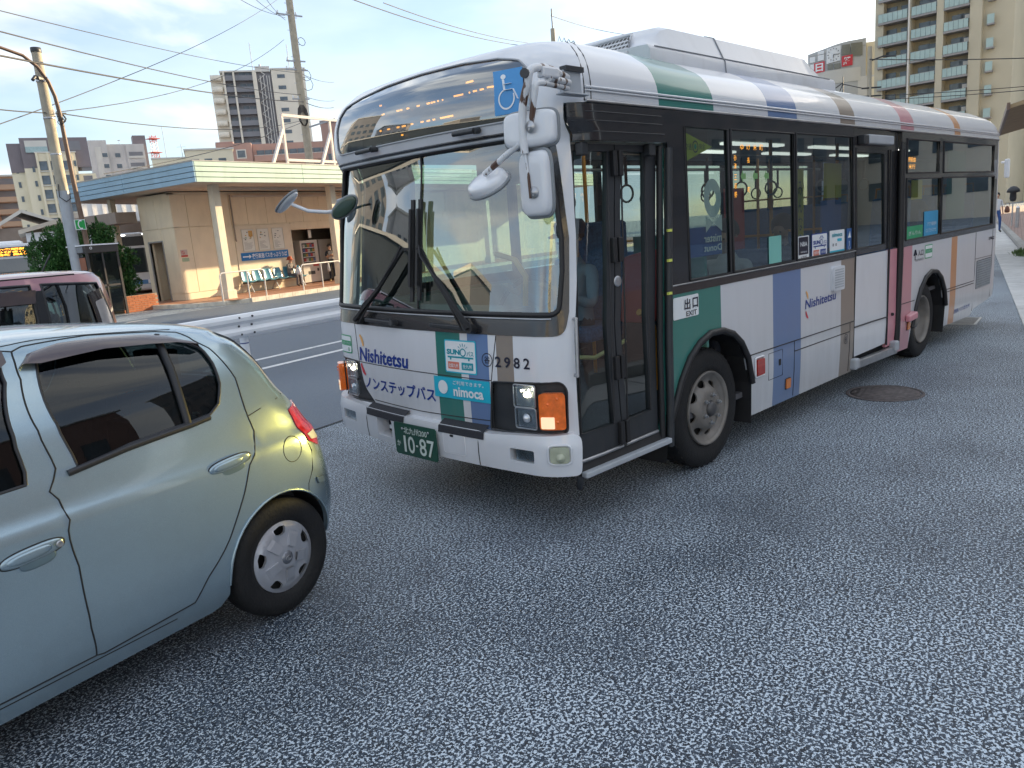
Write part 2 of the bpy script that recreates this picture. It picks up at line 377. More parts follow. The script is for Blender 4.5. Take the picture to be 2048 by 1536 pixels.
class Car:
    # rows: v, z_mid, half width, xr (rear), xf(front), corner r
    rows=[
     (0.0,.19,.77,.36,-3.00),
     (.12,.26,.802,.44,-3.08),
     (.22,.345,.823,.478,-3.12),
     (.40,.48,.83,.505,-3.14),
     (.60,.66,.83,.49,-3.10),
     (.74,.79,.828,.45,-3.0),
     (.80,.845,.822,.43,-2.9),
     (.83,.872,.805,.41,-2.87),
     (.90,.935,.786,.355,-2.75),
     (.96,.985,.770,.30,-2.45),
     (1.12,1.13,.726,.225,-2.1),
     (1.30,1.28,.668,.15,-1.75),
     (1.46,1.40,.61,.09,-1.48),
     (1.54,1.45,.57,.08,-1.36),
     (1.62,1.48,.51,.03,-1.2),
     (1.74,1.50,.40,-.1,-1.0),
     (1.95,1.51,.2,-.35,-.75),
     (2.15,1.513,.0,-.55,-.6)]
    Z=list(zip(*rows))
    K=1.0
    @classmethod
    def S(c,u,v,d=0.0):
        # u: signed arc-like param. |u| from 0 (rear centre) ; side sign +: t positive (visible side)
        if d:
            e=1e-3; P=c.S(u,v); a=c.S(u+e,v); b=c.S(u,v+e)
            du=[a[k]-P[k] for k in range(3)]; dv=[b[k]-P[k] for k in range(3)]
            n=[du[1]*dv[2]-du[2]*dv[1],du[2]*dv[0]-du[0]*dv[2],du[0]*dv[1]-du[1]*dv[0]]
            l=math.sqrt(sum(q*q for q in n)) or 1
            return (P[0]-d*n[0]/l,P[1]-d*n[1]/l,P[2]-d*n[2]/l)
        w=pw(c.Z[0],c.Z[2],v); xr=pw(c.Z[0],c.Z[3],v); xf=pw(c.Z[0],c.Z[4],v); z=pw(c.Z[0],c.Z[1],v)
        s=1 if u>=0 else -1; au=abs(u)
        # param: 0..1 rear half, 1..5 side , 5..6 front
        bulge=.10; 
        if au<=1:   # rear: t from 0 to w, superellipse corner
            r=.22*min(1,w/.5); cx=r+.05
            if au<.6: t=(w-r)*au/.6; x=xr-.05*(t/max(w,.01))**2
            else:
                th=(au-.6)/.4*math.pi/2; t=w-r+r*math.sin(th); x=xr-.05*(t/max(w,.01))**2-r*(1-math.cos(th))
        elif au<=5:
            cx=.22*min(1,w/.5)+.05; cf=.5*(w/.83)
            x0=xr-cx; x1=xf+cf
            q=(au-1)/4; x=x0+(x1-x0)*q; t=w
        else:
            cf=.5*(w/.83); th=(6-au)*math.pi/2
            t=w*(max(0,math.sin(th))**.6); x=xf+cf-cf*(max(0,math.cos(th))**.6)
        # plan taper
        tf=1-.05*ss(-.2,.55,x)-.06*ss(-1.9,-3.1,x) if x>-9 else 1
        t*=tf
        # belt rises / roof falls to the rear
        zr=0
        if v>.8: zr+=.07*ss(-1.6,.2,x)*(1-ss(1.1,1.5,v))*ss(.8,.96,v)
        if v>1.3: zr-=.085*ss(-.9,.35,x)*ss(1.3,1.62,v)
        if v>1.3: zr-=.05*ss(-.9,-1.7,x)*ss(1.3,1.6,v)
        return (t*s,x,z+zr*c.K)

class Van(Car):
    rows=[(0.0,.24,.68,.42,-2.90),(.12,.32,.70,.46,-2.95),(.40,.5,.725,.48,-2.96),(.70,.8,.73,.47,-2.95),(.95,1.0,.722,.46,-2.9),(1.12,1.14,.715,.45,-2.65),
     (1.3,1.34,.70,.44,-2.45),(1.46,1.51,.685,.42,-2.25),(1.56,1.61,.67,.40,-2.05),(1.64,1.665,.64,.37,-1.95),(1.72,1.692,.58,.31,-1.85),(1.85,1.71,.44,.12,-1.7),(2.0,1.717,.22,-.1,-1.5),(2.15,1.72,0,-.3,-1.3)]
    Z=list(zip(*rows)); K=0.0
def inv(S,y,z,u=2.5,v=.8):
    """surface parameters (u,v) of the side point at length y, height z"""
    for i in range(60):
        p=S(u,v); a,b=p[1]-y,p[2]-z
        if abs(a)+abs(b)<1e-5: break
        e=1e-4; pu=S(u+e,v); pv_=S(u,v+e)
        j11,j12,j21,j22=(pu[1]-p[1])/e,(pv_[1]-p[1])/e,(pu[2]-p[2])/e,(pv_[2]-p[2])/e; D=j11*j22-j12*j21
        if abs(D)<1e-9: break
        du=-(a*j22-b*j12)/D; dv=-(j11*b-j21*a)/D
        u+=max(-.4,min(.4,du)); v+=max(-.2,min(.2,dv)); u=max(.61,min(5.9,u)); v=max(-.2,min(2.1,v))
    return (u,v)
# ------------------------------------------------------------------ ground materials
def asphalt(name, stone=(.012, .045), gap=(.34, .40), scale=62., gapw=.16, gapn=.5, mixf=1., wet=0.):
    m = bpy.data.materials.new(name); m.use_nodes = True; nt = m.node_tree; b = nt.nodes['Principled BSDF']; l = nt.links.new
    t = N(nt, 'ShaderNodeTexCoord'); mp_ = N(nt, 'ShaderNodeMapping'); l(t.outputs['Object'], mp_.inputs[0])
    nd = N(nt, 'ShaderNodeTexNoise'); nd.inputs['Scale'].default_value = scale*.6; l(mp_.outputs[0], nd.inputs['Vector'])
    vm = N(nt, 'ShaderNodeVectorMath', operation='MULTIPLY_ADD'); vm.inputs[1].default_value = (.014,)*3; l(nd.outputs['Color'], vm.inputs[0]); l(mp_.outputs[0], vm.inputs[2])
    v1 = N(nt, 'ShaderNodeTexVoronoi'); v1.inputs['Scale'].default_value = scale; v1.voronoi_dimensions = '2D'; l(vm.outputs[0], v1.inputs['Vector'])
    ve = N(nt, 'ShaderNodeTexVoronoi', feature='DISTANCE_TO_EDGE'); ve.voronoi_dimensions = '2D'; ve.inputs['Scale'].default_value = scale; l(vm.outputs[0], ve.inputs['Vector'])
    n1 = N(nt, 'ShaderNodeTexNoise'); n1.inputs['Scale'].default_value = scale*.85; n1.inputs['Detail'].default_value = 2; n1.inputs['Roughness'].default_value = .5; l(mp_.outputs[0], n1.inputs['Vector'])
    n2 = N(nt, 'ShaderNodeTexNoise'); n2.inputs['Scale'].default_value = .55; n2.inputs['Detail'].default_value = 5; n2.inputs['Roughness'].default_value = .6; l(mp_.outputs[0], n2.inputs['Vector'])
    # width of the pale matrix between stones varies from place to place
    th = N(nt, 'ShaderNodeMapRange'); th.inputs[1].default_value = .44; th.inputs[2].default_value = .70; th.inputs[3].default_value = gapw*(1-gapn*1.6); th.inputs[4].default_value = gapw*(1+gapn*2.3); l(n1.outputs['Fac'], th.inputs[0])
    big = N(nt, 'ShaderNodeMapRange'); big.inputs[1].default_value = .36; big.inputs[2].default_value = .64; big.inputs[3].default_value = .42; big.inputs[4].default_value = 1.5; l(n2.outputs['Fac'], big.inputs[0])
    tm = N(nt, 'ShaderNodeMath', operation='MULTIPLY'); l(th.outputs[0], tm.inputs[0]); l(big.outputs[0], tm.inputs[1])
    cmp_ = N(nt, 'ShaderNodeMath', operation='SUBTRACT'); l(tm.outputs[0], cmp_.inputs[0]); l(ve.outputs['Distance'], cmp_.inputs[1])
    sm = N(nt, 'ShaderNodeMapRange'); sm.inputs[1].default_value = -.015; sm.inputs[2].default_value = .035; l(cmp_.outputs[0], sm.inputs[0])
    hs = N(nt, 'ShaderNodeSeparateColor'); l(v1.outputs['Color'], hs.inputs[0])
    rs = N(nt, 'ShaderNodeValToRGB'); e = rs.color_ramp.elements; a, c = stone
    e[0].color = (a, a*1.5, a*2.4, 1); e[1].color = (c*.85, c*1.05, c*1.35, 1); q = e.new(.85); q.color = (c*.45, c*.65, c*.95, 1); e[2].position = 1
    l(hs.outputs[0], rs.inputs[0])
    ng = N(nt, 'ShaderNodeTexNoise'); ng.inputs['Scale'].default_value = scale*2; ng.inputs['Detail'].default_value = 4; l(mp_.outputs[0], ng.inputs['Vector'])
    rg = N(nt, 'ShaderNodeValToRGB'); rg.color_ramp.elements[0].position = .35; rg.color_ramp.elements[1].position = .65
    rg.color_ramp.elements[0].color = (gap[0]*.60, gap[0]*.72, gap[0]*.85, 1); rg.color_ramp.elements[1].color = (gap[1]*.88, gap[1]*1.0, gap[1]*1.10, 1); l(ng.outputs['Fac'], rg.inputs[0])
    mi = N(nt, 'ShaderNodeMix', data_type='RGBA'); l(sm.outputs[0], mi.inputs['Factor']); l(rs.outputs[0], mi.inputs['A']); l(rg.outputs[0], mi.inputs['B'])
    # old oil and damp marks
    n4 = N(nt, 'ShaderNodeTexNoise'); n4.inputs['Scale'].default_value = 1.3; n4.inputs['Detail'].default_value = 8; n4.inputs['Roughness'].default_value = .7; l(mp_.outputs[0], n4.inputs['Vector'])
    r4 = N(nt, 'ShaderNodeMapRange'); r4.inputs[1].default_value = .62; r4.inputs[2].default_value = .74; r4.inputs[4].default_value = .7; l(n4.outputs['Fac'], r4.inputs[0])
    md = N(nt, 'ShaderNodeMix', data_type='RGBA'); md.inputs['B'].default_value = (.02, .022, .025, 1); l(r4.outputs[0], md.inputs['Factor']); l(mi.outputs['Result'], md.inputs['A'])
    l(md.outputs['Result'], b.inputs['Base Color'])
    rr = N(nt, 'ShaderNodeMapRange'); rr.inputs[3].default_value = .5; rr.inputs[4].default_value = .85; l(sm.outputs[0], rr.inputs[0]); l(rr.outputs[0], b.inputs['Roughness'])
    bu = N(nt, 'ShaderNodeBump'); bu.inputs['Strength'].default_value = .55; bu.inputs['Distance'].default_value = .006; l(ve.outputs['Distance'], bu.inputs['Height']); l(bu.outputs[0], b.inputs['Normal'])
    MATS[name] = m; return m
M_apron = asphalt('coarse asphalt', stone=(.012, .115), gap=(.70, .82), scale=92, gapw=.15, gapn=1.0)
M_road = asphalt('road asphalt', stone=(.07, .13), gap=(.22, .26), scale=110, gapw=.14, gapn=.5)
M_line = pm('road paint', (.72, .72, .72), .6, var=.12, vs=14, bump=.3, bs=90)
M_conc = pm('concrete', (.36, .35, .33), .8, var=.18, vs=4, bump=.3, bs=50, dirt=.35)
M_chan = pm('pale concrete', (.55, .55, .54), .65, var=.15, vs=2.2, bump=.3, bs=40, dirt=.3)
M_kerb = pm('kerb stone', (.66, .60, .50), .8, var=.15, vs=5, bump=.3, bs=40, dirt=.3)
M_tile = pm('terracotta paving', (.40, .20, .13), .5, var=.22, vs=2.5, bump=.2, bs=20, dirt=.3)
def brickmat(name, c1, c2, mort, scale, bw=.5, rh=.25, ms=.02):
    m = bpy.data.materials.new(name); m.use_nodes = True; nt = m.node_tree; b = nt.nodes['Principled BSDF']; l = nt.links.new
    t = N(nt, 'ShaderNodeTexCoord'); br = N(nt, 'ShaderNodeTexBrick'); br.inputs['Scale'].default_value = scale; br.inputs['Color1'].default_value = (*c1, 1); br.inputs['Color2'].default_value = (*c2, 1)
    br.inputs['Mortar'].default_value = (*mort, 1); br.inputs['Mortar Size'].default_value = ms; br.inputs['Brick Width'].default_value = bw; br.inputs['Row Height'].default_value = rh
    l(t.outputs['Object'], br.inputs['Vector']); l(br.outputs['Color'], b.inputs['Base Color']); b.inputs['Roughness'].default_value = .8
    bu = N(nt, 'ShaderNodeBump'); bu.inputs['Strength'].default_value = .5; bu.inputs['Distance'].default_value = .01; bu.invert = True; l(br.outputs['Fac'], bu.inputs['Height']); l(bu.outputs[0], b.inputs['Normal'])
    MATS[name] = m; return m
M_walk = brickmat('small paving blocks', (.30, .20, .17), (.36, .25, .21), (.16, .14, .13), 1, .22, .11, .006)
M_metalw = pm('white enamel steel', (.90, .92, .95), .4, var=.03, vs=3, dirt=.04)
M_black = pm('black rubber', (.018, .018, .02), .6, var=.2, vs=8)
M_dark = pm('dark plastic', (.03, .033, .038), .45, var=.15, vs=6, dirt=.15)
M_steel = pm('bare steel', (.45, .46, .48), .35, .8, var=.15, vs=9)
M_conpole = pm('concrete pole', (.42, .38, .30), .85, var=.14, vs=3, bump=.2, bs=30, dirt=.2)
M_greypaint = pm('grey painted steel', (.40, .43, .47), .5, var=.1, vs=3, dirt=.25)
M_brownpaint = pm('brown painted steel', (.16, .10, .07), .5, var=.2, vs=5, dirt=.2)
M_wire = pm('cable sheath', (.03, .03, .035), .6)
M_white = pm('white print', (.80, .82, .85), .45, var=.03)
# ------------------------------------------------------------------ ground, road, kerbs
def sheet(name, pts, z, m, kind='structure'):
    b = MB(); b.mats = [m]; b.add([(x, y, z) for x, y in pts], [tuple(range(len(pts)))]); return tag(b.build(name, None, fix=False), kind=kind)
sheet('ground', [(-900, -900), (1400, -900), (1400, 1200), (-900, 1200)], 0, M_apron)
sheet('road', [(-120, 5.56), (170, 5.56), (170, 21.9), (-120, 21.9)], .004, M_road)
for n0 in (9.31, 10.17):
    for k in range(-4, 14):
        sheet('road_line', [(k*9, n0-.07), (k*9+8.985, n0-.07), (k*9+8.985, n0+.07), (k*9, n0+.07)], .008, M_line)
sheet('far_road_line', [(-60, 21.2), (12.6, 21.2), (12.6, 21.3), (-60, 21.3)], .008, M_line)
m = MB(); m.mats = [M_black]          # tar joint between the coarse and the fine surfacing
rnd = random.Random(3); vs = []
for k in range(120):
    x = -10+k*.5; y = 5.555+rnd.uniform(-.012, .012); w = rnd.uniform(.006, .016); vs += [(x, y-w, .009), (x, y+w, .009)]
m.add(vs, [(2*k, 2*k+2, 2*k+3, 2*k+1) for k in range(119)]); tag(m.build('tar_joint', None, fix=False), kind='structure')
# station pavement: slab with kerb stones, each its own piece
pv = MB(); pv.mats = [M_tile]
pts = [(15.3, 60), (15.3, 25.2), (15.5, 23.6), (15.9, 22.7), (16.5, 22.25), (17.2, 22.1), (70, 22.1), (70, 60)]
pv.prism(pts, -.02, .15); pv = tag(pv.build('station_pavement'), kind='structure')
kb = [(15.2, 26.6), (15.2, 25.4), (15.32, 24.2), (15.6, 23.1), (16.15, 22.35), (16.9, 22.0)]
def kerbstone(p, q, name, parent, w=.17, h=.15, m_=M_kerb):
    p, q = Vector((*p, 0)), Vector((*q, 0)); d = (q-p).normalized(); nr = Vector((-d.y, d.x, 0)); p += d*.008; q -= d*.008
    b = MB(); b.mats = [m_]; b.hexa([p-nr*.0-up*.02, q-up*.02, q+nr*w-up*.02, p+nr*w-up*.02, p+up*(h-.01), q+up*(h-.01), q+nr*w+up*h, p+nr*w+up*h])
    return b.build(name, None, parent, bevel=.012)
for i in range(len(kb)-1): kerbstone(kb[i+1], kb[i], 'kerb_stone', pv, w=-.17)
bk = MB(); bk.mats = [M_kerb]; bk.box(.008, .592, 0, .17, -.02, .153); kme = bk.mesh('kerb_stone')
for k in range(70): inst(kme, 'kerb_stone', pv, (16.9+k*.6, 21.93, random.uniform(-.003, .003)))
tl = MB(); tl.mats = [M_tile]; tl.box(.006, .594, .006, .594, 0, .006); tme = tl.mesh('paving_tile')
for i in range(26):
    for j in range(5): inst(tme, 'paving_tile', pv, (15.95+i*.6 + (0 if j else .3), 22.12+j*.6, .15+random.uniform(0, .002)))
# concrete channel and raised block pavement to the right
def chan(e): return .5+(e-27.3)*.042
ch = MB(); ch.mats = [M_chan]
es_ = [3.0+k*3.55 for k in range(24)]
sw = thing('drain_channel', None, None); sw['kind'] = 'structure'
for k in range(len(es_)-1):
    a, b_ = es_[k]+.02, es_[k+1]-.02; q = MB(); q.mats = [M_chan]
    q.hexa([(a, chan(a)-.62, -.05), (b_, chan(b_)-.62, -.05), (b_, chan(b_), -.05), (a, chan(a), -.05), (a, chan(a)-.62, .012), (b_, chan(b_)-.62, .012), (b_, chan(b_), .016), (a, chan(a), .016)])
    q.build('channel_slab', None, sw)
side_w = thing('side_pavement', None, None); side_w['kind'] = 'structure'
q = MB(); q.mats = [M_walk]
q.prism([(6, -8), (90, -8), (90, chan(90)-.82), (6, chan(6)-.82)], -.02, .15); q.build('paving', None, side_w)
for k in range(90):
    a = 6+k*.9; b_ = a+.9; kerbstone((a, chan(a)-.64), (b_, chan(b_)-.64), 'kerb_stone', side_w, w=-.18, m_=M_conc)
# cast-iron cover and drain grate in the apron
M_iron = pm('rusty cast iron', (.12, .105, .105), .85, .0, var=.3, vs=20, bump=.6, bs=60)
mh = thing('manhole_cover', 'round rusty iron manhole cover set in the coarse asphalt beside the bus', 'manhole cover', (7.48, .93, 0))
q = MB(); q.mats = [M_iron]; q.lathe([(0, .009), (.29, .009), (.29, 0)], n=40); q.build('lid', None, mh)
q = MB(); q.mats = [M_iron]; q.lathe([(.30, .004), (.30, .010), (.325, .010), (.33, .004)], n=40); q.build('frame', None, mh)
q = MB(); q.mats = [M_iron]
for i in range(-5, 6):
    for j in range(-5, 6):
        if i*i+j*j < 27: q.box(i*.05-.014, i*.05+.014, j*.05-.014, j*.05+.014, .009, .0105)
o = q.build('stud_pattern', None, mh); o['kind'] = 'stuff'
gr = thing('drain_grate', 'pale steel drain grate in the ground behind the rear wheel of the bus', 'drain grate', (12.15, .62, 0), R(-4))
q = MB(); q.mats = [M_steel]; q.box(-.36, .36, -.27, -.24, 0, .010); q.box(-.36, .36, .24, .27, 0, .010); q.box(-.36, -.33, -.24, .24, 0, .010); q.box(.33, .36, -.24, .24, 0, .010); q.build('frame', None, gr)
for k in range(11): q = MB(); q.mats = [M_steel]; q.box(-.30+k*.06-.009, -.30+k*.06+.009, -.24, .24, .006, .009); q.build('bar', None, gr)
q = MB(); q.mats = [M_black]; q.box(-.33, .33, -.24, .24, .0, .0055); q.build('pit', None, gr)
M_weed = pm('weed leaves', (.07, .12, .03), .6, var=.3, vs=12)
q = MB(); q.mats = [M_weed]
for k in range(260):
    a = random.uniform(0, 6.28); r_ = random.gauss(0, .22); x, y = 24.6+r_*cos(a)*1.6, chan(24.6)-.60+abs(r_*sin(a))*.4; h_ = random.uniform(.04, .2); t_ = random.uniform(0, 6.28)
    q.add([(x, y, 0), (x+.05*cos(t_), y+.05*sin(t_), h_*.6), (x+.09*cos(t_+.5), y+.09*sin(t_+.5), h_), (x+.04*cos(t_+1), y+.04*sin(t_+1), h_*.5)], [(0, 1, 2, 3)])
tag(q.build('weeds', None, fix=False), 'small green weeds growing at the foot of the kerb', 'weeds', kind='stuff')
# ------------------------------------------------------------------ guard rail
g = thing('guard_rail', 'white corrugated steel guard rail between the two roads', 'guard rail', (0, 9.9, 0))
prof = [(0, .44), (-.035, .45), (-.06, .50), (-.06, .55), (-.01, .60), (-.01, .65), (-.06, .70), (-.06, .75), (-.035, .80), (0, .81)]
for k in range(-4, 10):
    x0 = 7.42+k*4.0-.04; x1 = x0+4.1; q = MB(); q.mats = [M_metalw]; off = -.006 if k % 2 else 0
    q.grid([(x, y+off, z) for z_i, (y, z) in enumerate(prof) for x in (x0, x1)], 2, len(prof))
    q.sm = [False]*len(q.sm); q.build('rail_beam', None, g, fix=False)
    px_ = 7.42+k*4
    q = MB(); q.mats = [M_metalw]; q.cyl((px_+.02, .09, 0), (px_+.02, .09, .78), .065, 16); po = q.build('post', None, g)
    q = MB(); q.mats = [pm('blue tape', (.03, .06, .25), .4)]; q.cyl((px_+.02, .09, .335), (px_+.02, .09, .352), .067, 16); q.build('blue_band', None, po)
    if -2 < k < 4:
        for bx_ in (-.12, .12):
            for bz in (.50, .625, .755):
                q = MB(); q.mats = [M_dark]; q.cyl((px_+bx_, -.072 if bz != .625 else -.03, bz), (px_+bx_, -.05 if bz != .625 else 0, bz), .016, 8); q.build('bolt', None, g)
# ------------------------------------------------------------------ station building
M_wall = pm('cream wall panels', (.86, .74, .54), .7, var=.05, vs=1.5, bump=.1, bs=20, dirt=.14)
M_wall2 = pm('pale wall board', (.78, .68, .52), .6, var=.05, vs=2, dirt=.12)
M_fascia_lit = pm('lit mint fascia boards', (.52, .68, .60), .45, var=.06, vs=1.5, dirt=.15)  # mint front and blue end paint the lit and shaded sides of one fascia
M_fascia_shade = pm('shaded blue fascia boards', (.30, .47, .60), .45, var=.08, vs=1.5, dirt=.15)
M_soff = pm('soffit', (.56, .50, .42), .7, var=.1, vs=2)
st = thing('station_building', 'low cream station building with boarded roof edge, lit side mint and shaded side blue, behind the guard rail', 'station building', (0, 0, 0))
E0, E1, NW, NF, NB = 16.6, 44., 25.3, 22.15, 40.
q = MB(); q.mats = [M_wall]
q.box(E0+.03, 21.95, NW+.03, NW+.2, .15, 4.02); q.box(21.95, 24.32, NW+.03, NW+.2, 2.47, 4.02); q.box(24.32, E1, NW+.03, NW+.2, .15, 4.02)
q.box(E0+.03, E0+.2, NW+.03, 26.15, .15, 4.0); q.box(E0+.03, E0+.2, 26.15, 27.0, 2.31, 4.0); q.box(E0+.03, E0+.2, 27.0, 27.35, .15, 4.0)
q.box(20.2, 26.5, 27.6, 27.8, .15, 4.0); q.box(E0+.2, 20.2, 27.15, 27.35, .15, 4.0); q.box(26.5, 26.7, NW+.1, 27.8, .15, 4.0)
q.build('wall', None, st)
def wp(x0, x1, z0, z1, y=NW, m_=M_wall, nm='wall_panel', par=st, th=.035):
    b = MB(); b.mats = [m_]; b.box(x0+.008, x1-.008, y, y+th, z0+.008, z1-.008); return b.build(nm, None, par, bevel=.004)
ups = [E0, 17.23, 18.21, 19.07, 19.86, 20.81, 21.76, 22.7, 23.65, 24.6, 25.6, 26.6, 27.6]
for i in range(len(ups)-1): wp(ups[i], ups[i+1], 2.78, 3.95)
wp(E0, 17.23, .4, 2.78); wp(17.23, 18.21, .4, 2.78); wp(18.21, 19.1, .4, 2.78); wp(19.1, 21.93, .4, 2.74, NW-.02, M_wall2, 'wall_board', st, .05); wp(24.34, 27, .4, 2.78); wp(21.93, 24.34, 2.5, 2.78)
for a, b_ in ((E0, 19.1), (19.1, 21.93), (24.34, 27)): wp(a, b_, .15, .4, NW-.012)
def wpe(n0, n1, z0, z1, nm='wall_panel', m_=M_wall):
    b = MB(); b.mats = [m_]; b.box(E0, E0+.035, n0+.008, n1-.008, z0+.008, z1-.008); return b.build(nm, None, st, bevel=.004)
wpe(NW+.03, 26.15, .4, 2.78); wpe(NW+.03, 26.15, .15, .4); wpe(NW+.03, 26.3, 2.78, 3.95); wpe(26.3, 27.33, 2.78, 3.95); wpe(27.0, 27.33, .15, 2.78); wpe(26.15, 27.0, 2.31, 2.78)
q = MB(); q.mats = [pm('grey door', (.40, .37, .33), .6)]; q.box(E0+.5, E0+.54, 26.15, 27.0, .15, 2.31); q.build('door', None, st)
q = MB(); q.mats = [M_conc]; q.box(E0-.01, E0+.1, 26.10, 26.15, .15, 2.36); q.box(E0-.01, E0+.1, 27.0, 27.05, .15, 2.36); q.box(E0-.01, E0+.1, 26.15, 27.0, 2.31, 2.36); q.build('door_frame', None, st)
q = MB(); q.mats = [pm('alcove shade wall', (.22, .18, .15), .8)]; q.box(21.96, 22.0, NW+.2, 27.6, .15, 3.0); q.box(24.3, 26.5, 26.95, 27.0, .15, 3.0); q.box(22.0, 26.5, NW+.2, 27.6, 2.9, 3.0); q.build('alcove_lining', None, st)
# roof slab, soffit and the boarded edge
q = MB(); q.mats = [M_soff]; q.prism([(15.62, NF+.03), (E1, NF+.03), (E1, NB), (15.62, 30.2), ], 4.06, 4.14); q.build('soffit', None, st)
q = MB(); q.mats = [M_conc]; q.prism([(15.66, NF+.06), (E1, NF+.06), (E1, NB), (15.66, 30.2)], 4.14, 4.66); q.build('roof', None, st)
nb = 4; z0b, z1b = 4.05, 4.72; hb = (z1b-z0b)/nb
xs_ = [15.6, 20.1, 24.6, 29.1, 33.6, 38.1, E1]
for i in range(len(xs_)-1):
    for k in range(nb):
        b = MB(); b.mats = [M_fascia_lit]; b.box(xs_[i]+.006, xs_[i+1]-.006, NF-.02, NF+.03, z0b+k*hb+.01, z0b+(k+1)*hb-.01); b.build('fascia_board', None, st, bevel=.006)
ys_ = [NF-.02, 26.3, 30.2]
for i in range(2):
    for k in range(nb):
        b = MB(); b.mats = [M_fascia_shade]; b.box(15.55, 15.6, ys_[i]+.006, ys_[i+1]-.006, z0b+k*hb+.01, z0b+(k+1)*hb-.01); o = b.build('fascia_board', None, st, bevel=.006); o['label'] = 'fascia board toned blue for the shaded end of the roof'
b = MB(); b.mats = [M_steel]; b.box(15.53, E1, NF-.035, NF+.05, z1b, z1b+.03); b.box(15.53, 15.62, NF+.05, 30.2, z1b, z1b+.03); b.build('roof_cap', None, st)
M_pil = pm('cream pillar paint', (.76, .67, .52), .6, var=.06, vs=3, dirt=.25)
for e_ in (16.87, 22.3, 27.7, 33.1):
    b = MB(); b.mats = [M_pil]; b.box(e_-.14, e_+.14, 22.95, 23.23, .15, 4.06); b.box(e_-.19, e_+.19, 22.90, 23.28, .15, .45); b.build('pillar', None, st, bevel=.01)
b = MB(); b.mats = [M_pil]; b.box(16.3, 16.5, 28.6, 28.8, .15, 4.06); b.build('pillar', None, st)
b = MB(); b.mats = [pm('downpipe', (.30, .25, .2), .6)]; b.tube([(19.12, NW-.05, 3.9), (19.12, NW-.05, 2.2), (19.12, NW-.08, 2.15)], .03); b.build('downpipe', None, st)
b = MB(); b.mats = [M_soff]; b.box(17.2, 28, 23.6, 23.66, 3.94, 4.05); b.box(19.2, 28, NW-.12, NW-.06, 3.82, 3.9); b.build('conduit', None, st)
b = MB(); b.mats = [pm('beam', (.30, .24, .20), .7)]; b.box(15.7, 16.5, 27.35, 30.0, 3.1, 3.5); b.build('beam', None, st)
# sign frame on the roof
sf = thing('roof_sign_frame', 'white steel sign frame with slanted braces standing on the station roof', 'sign frame', (21.1, 24, 4.66))
M_fr = pm('white frame paint', (.66, .60, .58), .5, var=.08, vs=4, dirt=.25)
for k in range(4):
    x = k*2.5
    for a_, b__, w_ in (((x, 0, 0), (x, 0, 2.17), .085), ((x-.02, .0, 1.62), (x-.9, -.05, .02), .10)):
        b = MB(); b.mats = [M_fr]; b.bar(a_, b__, w_); b.build('frame_post' if w_ == .085 else 'brace', None, sf)
for z_ in (.46, 2.15):
    b = MB(); b.mats = [M_fr]; b.bar((0, 0, z_), (8.5, 0, z_), .10); b.build('frame_rail', None, sf)
# things on and by the station wall
SW = flatS((0, NW-.025, 0), (1, 0, 0), (0, 0, 1), (0, -1, 0))
bl = tag(MB().box(0, 2.33, -.02, 0, 0, .31).build('direction_sign', pm('sign blue', (.02, .19, .50), .4, var=.04)), 'long blue sign with white arrow and Japanese lettering for night highway bus tickets', 'sign'); bl.location = (19.27, NW-.025, 1.375)
SS = flatS((0, -.02, 0), (1, 0, 0), (0, 0, 1), (0, -1, 0))
text('lettering', '夜行高速バスきっぷうりば', SS, .50, .055, 2.25, .26, M_white, bl, .004, bold=.02)
b = MB(); b.mats = [M_white]; b.add([SS(x, z, .004) for x, z in ((.06, .13), (.36, .13), (.36, .07), (.47, .155), (.36, .24), (.36, .18), (.06, .18))], [(0, 1, 2, 3, 4, 5, 6)]); b.build('arrow', None, bl, fix=False)
M_post = pm('poster paper', (.78, .77, .70), .4, var=.03); M_ink = pm('poster ink', (.18, .18, .18), .6); M_or = pm('poster orange', (.60, .35, .10), .5); M_pg = pm('poster green', (.35, .45, .35), .5)
for i, (x, lab) in enumerate(((19.44, 'framed poster with an orange picture patch, first of three above the blue sign'), (20.18, 'framed poster of fine grey drawings, middle one above the blue sign'), (20.92, 'framed poster with a black map sketch, nearest to the vending machine alcove'))):
    t_ = thing('poster', lab, 'poster', (x, NW-.025, 1.75), 0, 'posters on the station wall')
    b = MB(); b.mats = [M_post]; b.box(0, .53, -.015, 0, 0, .82); b.build('sheet', None, t_)
    b = MB(); b.mats = [pm('poster frame', (.62, .58, .5), .4)]; b.box(-.02, .55, -.025, 0, -.02, 0); b.box(-.02, .55, -.025, 0, .82, .84); b.box(-.02, 0, -.025, 0, 0, .82); b.box(.53, .55, -.025, 0, 0, .82); b.build('frame', None, t_)
    rn = random.Random(i+5); b = MB(); b.mat(M_ink)
    for k in range(7): w_ = rn.uniform(.15, .42); z_ = .07+k*.045; b.add([(.05, -.018, z_), (.05+w_, -.018, z_), (.05+w_, -.018, z_+.010), (.05, -.018, z_+.010)], [(0, 1, 2, 3)])
    for k in range(9):
        x_ = rn.uniform(.05, .40); z_ = rn.uniform(.42, .72); w_ = rn.uniform(.03, .09); b.mat([M_ink, M_pg, M_or][(k*(i+1)) % 3] if i < 2 else M_ink); b.add([(x_, -.0185, z_), (x_+w_, -.0185, z_), (x_+w_*.8, -.0185, z_+w_*.5), (x_, -.0185, z_+w_*.6)], [(0, 1, 2, 3)])
    if i == 0: b.mat(M_or); b.add([(.30, -.0182, .55), (.50, -.0182, .55), (.50, -.0182, .78), (.30, -.0182, .78)], [(0, 1, 2, 3)])
    b.build('print', None, t_, fix=False)
t_ = thing('notice', 'small square no smoking notice with a red band on the cream wall', 'notice', (16.71, NW, 1.72))
